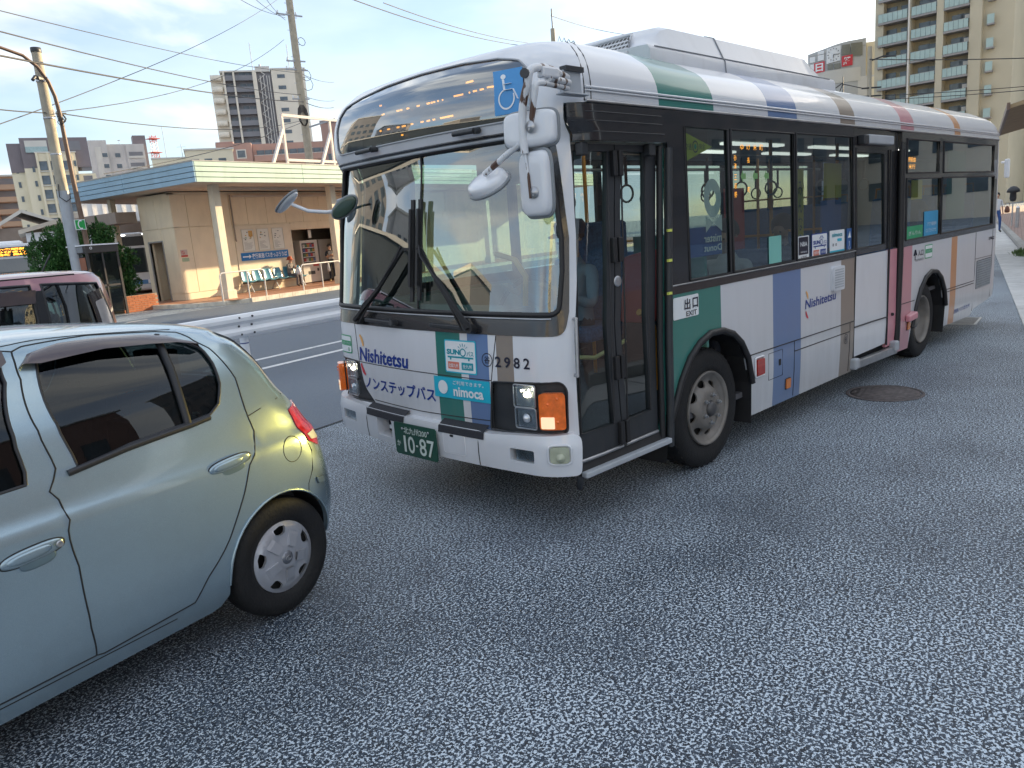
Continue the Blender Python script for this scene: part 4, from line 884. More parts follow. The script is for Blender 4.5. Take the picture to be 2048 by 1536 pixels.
# terracotta block far left
B, Wd = bld('terracotta coloured apartment block with rows of open balconies at the left edge', (73, 206.5), (92, 199.5), 'apartment block')
part(B, 'wall', pm('terracotta wall', (.52, .34, .24), .7, var=.06, vs=.3), (0, Wd, .9, 9, 0, 23.6)); part(B, 'roof', M_pale, (-.3, Wd+.3, .2, 9, 23.6, 24.0))
for k in range(8):
    z = .6+k*2.85
    for x in (10.2, 15.4): part(B, 'balcony', MATS['terracotta wall'], (x, x+4.6, -.4, -.2, z, z+1.15), (x, x+4.6, -.2, .9, z-.12, z)); part(B, 'balcony_recess', M_dkbal, (x+.3, x+4.3, .8, .92, z+1.15, z+2.6))
for x in (9.7, 14.7): part(B, 'column', MATS['terracotta wall'], (x, x+.6, -.6, .9, 0, 23.5))
# red and white lattice mast
q = MB(); q.mat(pm('mast red', (.50, .08, .06), .6)); q.mat(M_white)
for z in range(0, 38):
    q.cur = (z//3) % 2; w = 1.5-.9*min(1, z/40); w2 = 1.5-.9*min(1, (z+1)/40)
    for sx_, sy_ in ((1, 1), (1, -1), (-1, -1), (-1, 1)): q.bar((sx_*w, sy_*w, z), (sx_*w2, sy_*w2, z+1), .12)
    for s_ in (1, -1): q.bar((-w, s_*w, z), (w2, s_*w2, z+1), .08); q.bar((s_*w, w, z), (s_*w2, -w2, z+1), .08)
for z in (33, 37): q.cur = 0; q.box(-1.5, 1.5, -1.5, 1.5, z, z+.15)
o = q.build('radio_mast', None); o.location = (141.2, 218.3, 0); tag(o, 'red and white lattice radio mast on the skyline left of the tower', 'radio mast')
# low cream and brick blocks above the station roof
B, Wd = bld('low cream flats with small windows just above the station roof', (75.5, 118), (85.8, 110.7), 'flats')
part(B, 'wall', M_cream, (0, Wd, 0, 8, 0, 17.6), (5.2, Wd, -.6, 8, 0, 18.7)); part(B, 'roof', M_pale, (5.0, Wd+.2, -.8, 8, 18.7, 18.95)); part(B, 'roof_slope', M_pale, (-.1, 5.2, -.1, 8, 17.6, 17.8))
for k in range(5):
    for x in (6.0, 8.0, 10.2): part(B, 'window', M_win, (x, x+1.2, -.68, -.56, 3.6*k+1.5, 3.6*k+2.9))
    for x in (1.0, 3.0): part(B, 'window', M_win, (x, x+.6, -.08, .05, 3.4*k+1.3, 3.4*k+2.6))
for x, h_ in ((2.2, 5), (4.7, 2.2)): q = MB(); q.mats = [M_greypaint]; q.cyl((x, 3, 17), (x, 3, 18+h_), .05, 6); q.bar((x-.7, 3, 18+h_*.8), (x+.7, 3, 18+h_*.8), .04) if h_ < 3 else None; q.build('antenna', None, B)
B, Wd = bld('long red brown tiled apartment building above the station roof', (95.7, 128.3), (115, 111), 'apartment block')
part(B, 'wall', M_brn, (0, 6.5, 0, 9, 0, 22.2), (6.5, Wd, 1.2, 9, 0, 22.0)); part(B, 'gable', M_brn, (0, 3.2, .5, 9, 22.2, 22.6))
rw = box_me('window', M_win, 0, 1.4, -.08, .04, 0, 1.3); rt = box_me('window_trim', M_pale, -.2, 1.6, -.05, .0, -.2, 1.5)
for k in range(7):
    z = 1.5+k*3.0
    inst(rt, 'window_trim', B, (3.8, 0, z)); inst(rw, 'window', B, (3.8, 0, z))
    for x in (7.3, 10.4, 13.5, 16.6, 19.7, 22.8): inst(rw, 'window', B, (x, 1.2, z)); inst(rw, 'window', B, (x+1.5, 1.2, z))
    part(B, 'balcony', M_brn, (6.8, Wd, .2, .4, z-.9, z+.25)); part(B, 'balcony_rail', M_pale, (6.8, Wd, .3, .45, z+.25, z+.35))
B, Wd = bld('dark red brown stair tower seen just left of the bus top corner', (83.2, 86.5), (86.5, 83.2), 'stair tower')
part(B, 'wall', M_brn, (0, Wd, 0, 5, 0, 19.4)); part(B, 'parapet', M_purple, (-.1, Wd+.1, -.1, 5, 19.4, 19.7)); part(B, 'window', M_win, (.6, 1.3, -.06, .02, 14, 15))
# corrugated shed roofs and old tiled house left of the station
M_corr = pm('corrugated metal', (.50, .48, .45), .5, var=.1, vs=1.5, dirt=.3)
S_, Wd = bld('white shed with brown ridged roof behind the junipers', (20.0, 43.6), (22.8, 42.3), 'shed')
part(S_, 'wall', pm('white boards', (.62, .64, .66), .6, dirt=.15), (0, Wd+.4, 0, 6, 0, 3.6)); q = MB(); q.mats = [M_soff]; q.hexa([(-.3, -.2, 3.55), (3.4, -.2, 4.45), (3.4, 6, 4.45), (-.3, 6, 3.55), (-.3, -.2, 3.75), (3.4, -.2, 4.7), (3.4, 6, 4.7), (-.3, 6, 3.75)]); q.build('roof', None, S_)
wall_me = box_me('board', MATS['white boards'], 0, .16, -.03, 0, 0, 3.3)
for k in range(18): inst(wall_me, 'board', S_, (.02+k*.19, 0, 0))
S_ = thing('canopy_roof', 'grey ridged metal canopy roof left of the station wall', 'canopy', (17.6, 33.0, 0))
q = MB(); q.mats = [M_corr]
q.hexa([(0, 0, 3.35), (5.2, -2.5, 3.35), (7.2, .5, 4.5), (1.6, 3.0, 4.5), (0, 0, 3.42), (5.2, -2.5, 3.42), (7.2, .5, 4.57), (1.6, 3.0, 4.57)]); q.build('roof', None, S_)
for k in range(16):
    t_ = k/15; a_ = Vector((0, 0, 3.44)).lerp(Vector((5.2, -2.5, 3.44)), t_); b_ = Vector((1.6, 3, 4.59)).lerp(Vector((7.2, .5, 4.59)), t_); q = MB(); q.mats = [M_corr]; q.bar(a_, b_, .07, .07); q.build('ridge', None, S_)
q = MB(); q.mats = [MATS['beam']]; q.bar((0, 0, 3.15), (5.2, -2.5, 3.15), .12, .42); q.build('beam', None, S_)
for x, y in ((.4, 0), (2.6, -1.0), (5.0, -2.2)): q = MB(); q.mats = [M_pil]; q.box(x-.12, x+.12, y, y+.24, 0, 3.1); q.build('post', None, S_)
for k in range(2): q = MB(); q.mats = [pm('tube light', (1, 1, 1), .5, emis=(1, .97, .9), es=4)]; q.box(1.0+k*1.3, 1.8+k*1.3, .3-k*.6, .4-k*.6, 2.85, 2.9); q.build('tube_lamp', None, S_)
S_ = thing('old_house', 'old house with dark tiled gable roof at the far left', 'house', (21.0, 50.6, 0), R(-20))
part(S_, 'wall', MATS['beam'], (.3, 6, 0, 6, 0, 4.2)); q = MB(); q.mats = [M_soff]
q.add([(0, -.3, 4.0), (2.0, -.3, 5.2), (4.2, -.3, 4.3), (0, 6, 4.0), (2.0, 6, 5.2), (4.2, 6, 4.3), (0, -.3, 3.85), (2.0, -.3, 5.05), (4.2, -.3, 4.15)], [(0, 1, 4, 3), (1, 2, 5, 4), (0, 6, 7, 1), (1, 7, 8, 2)]); q.build('roof', None, S_)
q = MB(); q.mats = [M_pale]; q.bar((-.1, -.35, 3.92), (2.0, -.35, 5.15), .08, .18); q.bar((2.0, -.35, 5.15), (4.3, -.35, 4.2), .08, .18); q.build('barge_board', None, S_)
# clock building
B, Wd = bld('grey curved office building with a large round white clock and red letter panels', (146.6, 31.4), (148.3, 22.4), 'office building')
M_bt2 = pm('clock building wall', (.48, .49, .50), .6, var=.06, vs=.4)
q = MB(); q.mats = [M_bt2]; nseg = 10; vs = []
def arc_(t_): return (Wd*t_, -.9*sin(pi*t_*.9))
for k in range(nseg+1): x, y = arc_(k/nseg); zt = 27.2+1.4*sin(pi*.5*min(1, k/nseg*1.15)); vs += [(x, y, 0), (x, y, zt)]
for k in range(nseg, -1, -1): x, y = arc_(k/nseg); vs += [(x, y+7, 0), (x, y+7, 27.2)]
q.add(vs, [(2*k, 2*k+2, 2*k+3, 2*k+1) for k in range(nseg)]+[(2*k, 2*k+2, 2*k+3, 2*k+1) for k in range(nseg+1, 2*nseg+1)]+[(4*nseg+2, 0, 1, 4*nseg+3), (2*nseg, 2*nseg+2, 2*nseg+3, 2*nseg+1)]); q.build('wall', None, B)
def cS(u, v, d=0.): x, y = arc_(max(0, min(1, u/Wd))); return (x, y-.12-d, v)
panel('grey_band', cS, [(0.2, 22.0), (Wd-.8, 22.0), (Wd-.8, 24.2), (.2, 24.2)], M_pale, B, st=(.8, 5), th=.1)
panel('cornice', cS, [(0, 27.0), (Wd, 27.6), (Wd, 28.7), (Wd*.6, 28.4), (0, 27.4)], M_bt2, B, st=(.8, 5), th=.1)
cl = panel('clock_board', cS, [(3.0, 25.35), (5.2, 25.6), (5.2, 28.0), (3.0, 27.75)], M_white, B, st=(.5, 5), th=.1, d=.06)
for k in range(12):
    a_ = k*pi/6; u_, v_ = 4.1+.78*sin(a_), 26.72+.85*cos(a_); u2, v2 = 4.1+.95*sin(a_), 26.72+1.03*cos(a_); q = MB(); q.mats = [M_black]; q.bar(cS(u_, v_, .12), cS(u2, v2, .12), .11, .06); q.build('hour_mark', None, cl)
for a_, l_, w_ in ((187, .62, .13), (97, .80, .09)): q = MB(); q.mats = [M_black]; q.bar(cS(4.1, 26.72, .16), cS(4.1+l_*sin(R(a_)), 26.72+l_*cos(R(a_)), .16), w_, .06); q.build('clock_hand', None, cl)
M_red = pm('red panel', (.62, .05, .07), .4)
for u0_, v0_, u1_, v1_, ch_ in ((5.4, 24.5, 7.1, 26.2, '整'), (1.0, 24.1, 2.7, 25.8, '形')):
    rp_ = panel('red_panel', cS, [(u0_, v0_), (u1_, v0_+.1), (u1_, v1_+.1), (u0_, v1_)], M_red, B, st=(.5, 5), th=.1, d=.08); text('lettering', '経' if ch_ == '整' else '日', cS, u0_+.25, v0_+.25, u1_-.25, v1_-.15, M_white, rp_, .12, bold=.03)
for u0_, u1_, v0_, v1_ in ((3.15, 4.05, 24.35, 25.2), (4.2, 5.2, 24.35, 25.2), (5.4, 6.7, 26.4, 28.0), (6.8, 8.6, 26.0, 28.1)): panel('window', cS, [(u0_, v0_), (u1_, v0_), (u1_, v1_), (u0_, v1_)], pm('brown window', (.20, .20, .17), .3), B, st=(.5, 5), th=.1, d=.05)
for u0_, u1_, v0_, v1_ in ((.3, 1.2, 26.0, 26.9), (.4, 1.2, 24.8, 25.7), (1.6, 2.6, 26.1, 27.0), (1.6, 2.6, 27.1, 27.6)): panel('window', cS, [(u0_, v0_), (u1_, v0_), (u1_, v1_), (u0_, v1_)], M_white, B, st=(.5, 5), th=.1, d=.05)
part(B, 'stair_block', M_cream, (Wd-.2, Wd+4, 1.0, 7, 0, 28.2)); part(B, 'lower_block', M_pale, (Wd-1.2, Wd+3.0, -.6, 1.0, 0, 22.6)); part(B, 'door_panel', M_cream, (Wd+.8, Wd+2.6, -.75, -.6, 16, 22.3))
q = MB(); q.mats = [M_steel]; q.cyl((Wd-.3, 1, 28), (Wd-.3, 1, 33), .05, 6); q.cyl((Wd-.3, -.2, 14), (Wd-.3, -.2, 28), .09, 6); q.build('mast', None, B)
# balcony tower, right
TR, Wd = bld('high beige apartment tower with rows of frosted glass balconies above the bus', (124, 17.6), (121.6, 4.9), 'apartment tower')
M_bt = pm('warm beige tower tile', (.46, .42, .32), .7, var=.05, vs=.3); M_frost = pm('frosted balcony glass', (.32, .43, .42), .25, var=.08, vs=1.2); M_rec = pm('balcony back wall', (.34, .31, .22), .75, var=.08, vs=.5)
part(TR, 'wall', M_rec, (0, Wd-1.0, 1.4, 14, 0, 47)); part(TR, 'side_wall', M_bt, (-.0, 1.1, 0, 1.4, 0, 47), (Wd-1.2, Wd+.2, -.1, 1.4, 0, 47), (Wd+.2, Wd+3.6, .9, 14, 0, 47)); part(TR, 'column', M_bt, (4.35, 4.75, -.35, 1.4, 0, 47)); part(TR, 'column', M_bt, (7.9, 8.75, -.35, 1.4, 0, 47))
secs = [(.55, 4.3, 6), (4.8, 7.85, 5), (8.8, Wd-1.25, 5)]
for k in range(16):
    z = -.2+k*2.88
    for i, (a_, b_, n_) in enumerate(secs):
        fl = part(TR, 'balcony', M_mid, (a_-.05, b_+.05, -.45, 1.4, z-.25, z))
        if 3 < k < 13:
            w_ = (b_-a_)/n_
            for j in range(n_): part(fl, 'glass_panel', M_frost, (a_+j*w_+.02, a_+(j+1)*w_-.02, -.44, -.40, z+.04, z+1.12))
            part(fl, 'rail', M_mid, (a_, b_, -.46, -.38, z+1.12, z+1.16))
            part(fl, 'window', M_win, (a_+.5, a_+1.9, 1.30, 1.42, z+.1, z+2.1), (b_-1.3, b_-.4, 1.30, 1.42, z+.9, z+2.0))
            part(fl, 'air_unit', M_pale, (b_-.75, b_-.15, .9, 1.3, z+1.3, z+1.8)) if i == 2 else None
        else: part(fl, 'glass_panel', M_frost, (a_, b_, -.44, -.40, z+.04, z+1.12))
    if 3 < k < 13: bo = part(TR, 'small_balcony', M_mid, (Wd+.7, Wd+1.55, .2, .9, z-.2, z)); part(bo, 'glass_panel', M_frost, (Wd+.72, Wd+1.53, .2, .25, z, z+1.1))
q = MB(); q.mats = [M_pale]; q.cyl((4.55, -.5, 0), (4.55, -.5, 46), .12, 8); q.build('drainpipe', None, TR)
B, Wd = bld('pale green office block with tall window strips at the right edge', (133, 4.2), (132.4, -6), 'office block')
M_gr = pm('pale green cladding', (.44, .47, .37), .5, var=.06, vs=.2)
part(B, 'wall', M_gr, (0, Wd, 0, 16, 0, 52))
for k in range(4):
    x = .5+k*2.4
    if k < 4:
        part(B, 'pier', M_gr, (x+1.5, x+2.5, -.3, 0, 0, 52)); sp = part(B, 'window_strip', M_dkbal, (x, x+1.5, -.1, .02, 0, 52))
        for j in range(17): part(sp, 'window', M_win if j % 3 else M_cream, (x+.1, x+1.4, -.2, -.1, 1+j*3, 2.9+j*3))
# timber eave of the shelter at the right edge
ev = thing('shelter_roof', 'brown boarded underside of a shelter roof beyond the rear of the bus', 'shelter roof', (20, 0, 0))
q = MB(); q.mats = [pm('timber soffit', (.34, .25, .14), .7, var=.12, vs=4)]; q.hexa([(-.1, .20, 3.42), (9, .5, 3.42), (9, -5, 4.6), (-.1, -5, 4.6), (-.1, .20, 3.5), (9, .5, 3.5), (9, -5, 4.75), (-.1, -5, 4.75)]); q.build('soffit', None, ev)
q = MB(); q.mats = [M_brownpaint]; q.bar((-.15, .22, 3.47), (9, .53, 3.47), .06, .14); q.build('fascia', None, ev)
for k in range(3): q = MB(); q.mats = [M_steel]; q.box(.5+k*3.5, .62+k*3.5, -2.6, -2.48, .15, 4.0); q.build('post', None, ev)
# bollard and small sign by the far kerb
bo = thing('bollard', 'short pale steel bollard on the block pavement at the right edge', 'bollard', (39.3, -.08, .15)); q = MB(); q.mats = [M_steel]; q.cyl((0, 0, 0), (0, 0, .82), .07, 14); q.build('post', None, bo); q = MB(); q.mats = [M_white]; q.lathe([(0, .90), (.05, .88), (.075, .82)], n=14); q.build('cap', None, bo)
bo = thing('sign_post', 'thin sign post with a dark rounded hood next to the bollard', 'sign post', (41.8, .12, .15)); q = MB(); q.mats = [M_steel]; q.cyl((0, 0, 0), (0, 0, 1.1), .03, 10); q.build('post', None, bo)
q = MB(); q.mats = [M_dark]; q.lathe([(0, 1.75), (.12, 1.72), (.24, 1.6), (.27, 1.48), (.12, 1.45), (.14, 1.2), (.1, 1.08), (.0, 1.06)], n=16); q.build('hood', None, bo)
# parked buses glimpsed behind the station
def back_bus(loc, rz, label, stripe, led, L_=9.0):
    t_ = thing('bus', label, 'bus', loc, rz); W_ = 2.3
    q = MB(); q.mats = [pm('back bus white', (.66, .68, .70), .35, var=.04, dirt=.15)]; q.box(-W_/2, W_/2, 0, L_, .3, 3.0); q.build('body', None, t_, bevel=.12)
    q = MB(); q.mats = [glassm('back bus glass', (.25, .28, .3), .12, .8)]; q.box(-1.03, 1.03, -.02, .02, 1.15, 2.3); q.build('windscreen', None, t_, bevel=.01)
    for s_ in (-1, 1):
        for k in range(5): q = MB(); q.mats = [M_win]; q.box(s_*1.14 if s_ > 0 else -1.17, 1.17 if s_ > 0 else -1.14, 1.2+k*1.5, 2.6+k*1.5, 1.3, 2.3); q.build('side_window', None, t_)
        for y in (1.8, 6.4): q = MB(); q.mats = [M_black]; q.cyl((s_*.85, y, .45), (s_*1.16, y, .45), .45, 20); q.build('wheel', None, t_)
        q = MB(); q.mats = [M_white]; q.box(s_*.85-.12, s_*.85+.12, -.03, 0, .62, .8); q.build('headlight', None, t_)
        q = MB(); q.mats = [M_metalw]; q.bar((s_*1.1, .05, 2.7), (s_*1.35, -.25, 2.5), .04); q.box(s_*1.35-.09, s_*1.35+.09, -.3, -.24, 2.1, 2.5); q.build('mirror', None, t_)
    q = MB(); q.mats = [M_dark]; q.box(-.95, .95, -.02, .02, 2.42, 2.85); sgn = q.build('destination_sign', None, t_)
    if led:
        for r_ in range(3): text('led_text', ('小倉駅前', 'ひびきの', '西鉄 黒崎')[r_], flatS((0, -.02, 0), (1, 0, 0), (0, 0, 1), (0, -1, 0)), -.5, 2.71-r_*.13, .75, 2.81-r_*.13, MATS.get('amber led') or pm('amber led', (.8, .3, .05), .5, emis=(1, .35, .03), es=2.2), sgn, .006, bold=.03)
    q = MB(); q.mats = [stripe]; q.box(-1.16, 1.16, -.015, L_*.6, .6, .8); q.build('stripe', None, t_)
    q = MB(); q.mats = [M_metalw]; q.box(-.5, .5, 1.5, 3.2, 3.0, 3.2); q.build('roof_unit', None, t_, bevel=.08)
back_bus((18.0, 41.3, 0), R(-28), 'white bus with amber destination lettering half hidden behind the left juniper', M_metalw, True)
back_bus((20.3, 35.0, 0), R(-35), 'white and blue bus seen in the gap left of the station wall', pm('bus stripe blue', (.1, .25, .5), .4), False)
# unseen town round the photographer, added to shade the apron and show in the bus glass
def offb(p0, w, d, h, m_, label, fl=3.2, rz=0):
    t_ = thing('street_building', label, 'building', (p0[0], p0[1], 0), rz); part(t_, 'wall', m_, (0, w, 0, d, 0, h)); part(t_, 'parapet', M_pale, (-.3, w+.3, -.3, d+.3, h, h+.5))
    for k in range(int(h/fl)-1):
        z = 2.0+k*fl
        for nm_, bx in (('window_row', [(x+.4, x+1.9, -.06, .0, z, z+1.5) for x in [i*2.6 for i in range(int(w/2.6))]]), ('window_row', [(w, w+.06, y+.4, y+1.9, z, z+1.5) for y in [i*2.6 for i in range(int(d/2.6))]]), ('window_row', [(x+.4, x+1.9, d, d+.06, z, z+1.5) for x in [i*2.6 for i in range(int(w/2.6))]]), ('window_row', [(-.06, 0, y+.4, y+1.9, z, z+1.5) for y in [i*2.6 for i in range(int(d/2.6))]])):
            o = part(t_, nm_, M_win, *bx); o['kind'] = 'stuff'
offb((62, -46), 16, 41.5, 27, M_beige, 'unseen beige block added out of frame to the right to shade the apron')
offb((40, -60), 16, 30, 34, M_mid, 'grey hotel block out of frame to the right')
offb((2, -58), 22, 20, 22, M_brn, 'brown tiled office behind the photographer')
offb((-74, -52), 12, 14, 36, M_cream, 'cream tower behind the photographer reflected in the windscreen')
M_refl = pm('dark reflection wall', (.07, .085, .10), .6, var=.15, vs=.2)  # dark tone so the added row mirrors as shade low in the windscreen
offb((-64, 50), 62, 9, 10, M_refl, 'unseen dark row added across the road to darken the low windscreen reflection')
offb((-14, 72), 11, 11, 27, M_mid, 'tall grey block across the road mirrored in the windscreen')
offb((-58, 70), 9, 10, 17, M_mid, 'grey hall across the road mirrored in the windscreen')
offb((-32, 78), 12, 10, 22, M_gwall, 'grey flats behind the dark row across the road')
offb((-95, -6), 12, 12, 28, M_bt, 'beige flats down the road behind the photographer')
offb((-30, -66), 14, 12, 15, M_gwall, 'grey shops behind the photographer')
# ------------------------------------------------------------------ the bus
TEAL = (.02, .20, .17); SBLUE = (.12, .21, .42); SBRN = (.27, .22, .18); SPINK = (.60, .26, .31); SORG = (.62, .27, .09); BW_ = (.66, .68, .72)
bus = thing('city_bus', 'white city bus with teal, blue, brown, pink and orange bands and its front door open area facing us', 'bus', (3.6417, 3.1434, 0), R(-101.80))
bus['label'] = 'white city bus with teal, blue, brown, pink and orange vertical bands turning towards us'
M_side = stripem('side paint', 1, [(.97, 1.70, TEAL), (2.45, 2.93, SBLUE), (3.73, 4.05, SBRN), (5.165, 5.535, SPINK), (6.88, 7.10, SORG)], BW_)
M_front = stripem('front paint', 0, [(.173, .396, TEAL), (.457, .616, SBLUE), (.677, .806, SBRN)], (.74, .76, .80), rough=.25)
M_bwhite = pm('bus white paint', (.70, .72, .76), .25, coat=.5, var=.03, vs=2, dirt=.10)
M_roofp = stripem('roof paint', 1, [(1.07, 1.69, TEAL), (2.43, 2.90, SBLUE), (3.72, 4.03, SBRN), (5.17, 5.52, SPINK), (6.87, 7.08, SORG)], (.68, .70, .74))
M_frame = pm('window frame black', (.016, .016, .019), .25, coat=.5, var=.1, vs=3)
M_rub = pm('window rubber', (.015, .015, .017), .5)
M_gws = glassm('windscreen glass', (.40, .60, .58), .20, 1.2); M_gdoor = glassm('door glass', (.74, .82, .80), .06, .8); M_gside = glassm('tinted side glass', (.38, .45, .44), .09, .9)
M_gclear = glassm('clear side glass', (.50, .60, .57), .09, .9)
S = Bus.S; ua = Bus.ua
def mir(p): return [(-u, v) for u, v in p]
UE = Bus.U0+(Bus.L-.15-Bus.Y0); UR = UE+.15*pi/2; UC = UR+Bus.HW-.15   # rear corner start, rear face start, rear centre
# front lower skin with headlamp and windscreen openings
ws_out = rpoly([(-1.125, 1.168), (1.125, 1.168), (1.137, 1.298), (1.122, 1.692), (1.088, 1.902), (1.038, 2.181), (1.02, 2.278), (-1.02, 2.278), (-1.038, 2.181), (-1.088, 1.902), (-1.122, 1.692), (-1.137, 1.298)], [.06, .06, 0, 0, 0, .0, .0, 0, 0, 0, 0, 0])
hlR = rpoly([(.608, .606), (.80, .600), (1.121, .62), (1.126, .87), (1.096, .914), (.64, .894)], [.01, .02, .03, .05, .05, .02])
hlL = rpoly([(-.567, .623), (-.95, .605), (-1.121, .62), (-1.126, .87), (-1.096, .908), (-.745, .897), (-.698, .723)], [.01, .02, .03, .04, .04, .02, .06])
fp = [(-1.30, .60), (1.180, .60), (1.17, 1.46), (1.156, 1.71), (1.108, 2.19), (1.108, 2.272), (-1.30, 2.272)]
e_ = .006
panel('corner_panel', S, [(-1.30, .60), (-.768-e_, .60), (-.768-e_, 1.160), (-1.13, 1.168), (-1.143, 1.298), (-1.128, 1.692), (-1.094, 1.902), (-1.044, 2.181), (-1.03, 2.272), (-1.30, 2.272)], M_bwhite, bus, holes=[[p for p in hlL]], st=(.045, .08)) if False else None
front = panel('front_panel', S, fp, M_front, bus, holes=[ws_out, hlR, hlL], st=(.045, .07))
for pts in ([(-.742, .899), (.635, .899)], [(.635, .61), (.637, .899), (.687, 1.166)], [(-.742, .899), (-.775, 1.168)], [(-.562, .645), (0, .640), (.614, .655)]):
    outline('panel_seam', S, resample(pts+pts[::-1][1:-1], (.06, .06))[:int(len(resample(pts+pts[::-1][1:-1], (.06, .06))))//2+1], .006, M_rub, bus, d=.0, close=False)
# windscreen surround, band, glass
gl_ = rpoly([(-1.085, 1.285), (1.085, 1.285), (1.092, 1.52), (1.083, 1.695), (1.048, 1.905), (.985, 2.20), (.95, 2.245), (-.95, 2.245), (-.985, 2.20), (-1.048, 1.905), (-1.083, 1.695), (-1.092, 1.52)], [.05, .05] + [0]*10)
panel('windscreen_frame', S, [(u*.999, v) for u, v in ws_out], M_frame, bus, holes=[gl_], d=.004, st=(.045, .07), th=.03)
outline('windscreen_rubber', S, resample(gl_, (.05, .08)), .03, M_rub, bus, d=.006)
outline('brow_trim', S, resample([(-1.0, 2.262), (1.0, 2.262)], (.05, 1))[:41], .022, M_greypaint, bus, d=.01, close=False)
outline('sill_trim', S, resample([(-1.1, 1.262), (1.1, 1.262)], (.05, 1))[:44], .012, M_steel, bus, d=.01, close=False)
panel('windscreen', S, gl_, M_gws, bus, d=-.006, st=(.05, .06), edge=False)
outline('windscreen_divider', S, [(0, 1.29+k*.0955) for k in range(11)], .014, M_rub, bus, d=.0, close=False)
# headlamp units
def lampset(sg_, par):
    hl = hlR if sg_ > 0 else hlL
    pl_ = panel('headlamp_panel', S, hl, M_dark, bus, d=-.022, st=(.04, .05), th=.0, edge=False)
    outline('panel_lip', S, resample(hl, (.05, .05)), .014, M_dark, pl_, d=-.004)
    cells = [(.806, .768, .943, .886), (.812, .645, .945, .752)]
    for i, (u0, v0, u1, v1) in enumerate(cells):
        if sg_ < 0: u0, u1 = -u1+.005, -u0+.06 if False else -u0
        f = lambda u, v, d: S(u, v, d)
        box_ = panel('headlight', S, rrect(u0, v0, u1, v1, .012), pm('lamp reflector', (.62, .64, .66), .22, .9, var=.25, vs=18, bump=.15, bs=30), bus, d=-.008, st=(.03, .03), th=.02)
        panel('lens', S, rrect(u0-.002, v0-.002, u1+.002, v1+.002, .012), glassm('lamp lens', (.88, .92, .95), .10, .7), box_, d=.012, st=(.03, .03), th=.02)
        outline('bezel', S, rrect(u0-.006, v0-.006, u1+.006, v1+.006, .014), .009, M_steel, box_, d=.004)
        if i == 0:
            c = Vector(S((u0+u1)/2+.01, (v0+v1)/2+.01, .0)); q = MB(); q.mats = [pm('lit bulb and glints', (1, .95, .8), .3, emis=(1, .90, .66), es=5)]
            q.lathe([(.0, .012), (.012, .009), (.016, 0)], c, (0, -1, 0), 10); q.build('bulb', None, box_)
            for dx, dz in ((-.03, .02), (.03, .03), (.015, -.01)): q = MB(); q.mats = [MATS['lit bulb and glints']]; q.lathe([(.0, .006), (.006, .003), (.007, 0)], c+Vector((dx, -.004, dz)), (0, -1, 0), 8); q.build('glint', None, box_)  # small glowing dots standing in for highlights on the reflector
        else:
            q = MB(); q.mats = [pm('lamp bulb', (.8, .82, .85), .1, .6)]; q.lathe([(0, .02), (.02, .014), (.028, 0)], S((u0+u1)/2, (v0+v1)/2, -.004), (0, -1, 0), 14); q.build('bulb', None, box_)
    # turn signal: protruding orange box with a clear lower inner quarter
    a0, a1 = (.992, 1.108) if sg_ > 0 else (-1.108, -.992)
    A_ = [(a0, .655), (a1, .655), (a1, .858), (a0, .858)]
    M_amb = pm('amber lens', (.62, .12, .015), .18, coat=.6, var=.25, vs=30, emis=(.9, .18, .01), es=.07)
    ts = panel('turn_signal', S, rpoly(A_, .018), M_amb, bus, d=.050, th=.06, st=(.03, .05))
    c0, c1 = (a0+.008, a0+.068) if sg_ > 0 else (a1-.068, a1-.008)
    panel('clear_lens', S, rrect(c0, .662, c1, .728, .006), pm('warm clear lens', (.8, .62, .42), .2, coat=.5, emis=(1, .72, .42), es=.35), ts, d=.054, th=.01, st=(.03, .03))
    for (x_, z_) in ((.35, .80), (.7, .70), (.7, .83)): q = MB(); q.mats = [M_amb]; q.lathe([(0, .006), (.008, .004), (.010, 0)], S(a0+(a1-a0)*x_, z_, .05), (0, -1, 0), 8); q.build('screw', None, ts)
    outline('seal', S, rpoly(A_, .018), .012, M_rub, ts, d=.004)
lampset(1, bus); lampset(-1, bus)
# lamp light: the photograph shows the lit headlamp glowing on the hatchback
for s_ in (-1, 1):
    ld = bpy.data.lights.new('headlamp', 'SPOT'); ld.energy = 55 if s_ > 0 else 20; ld.color = (1, .72, .13); ld.spot_size = R(46); ld.spot_blend = 1; ld.shadow_soft_size = .05
    lo = bpy.data.objects.new('headlamp_light', ld); link(lo, bus); lo.location = Vector(S(s_*.87, .82, .09)); tgt = Vector((.60 if s_ > 0 else -.9, -1.55, .98)); lo.rotation_euler = (tgt-lo.location).to_track_quat('-Z', 'Y').to_euler()
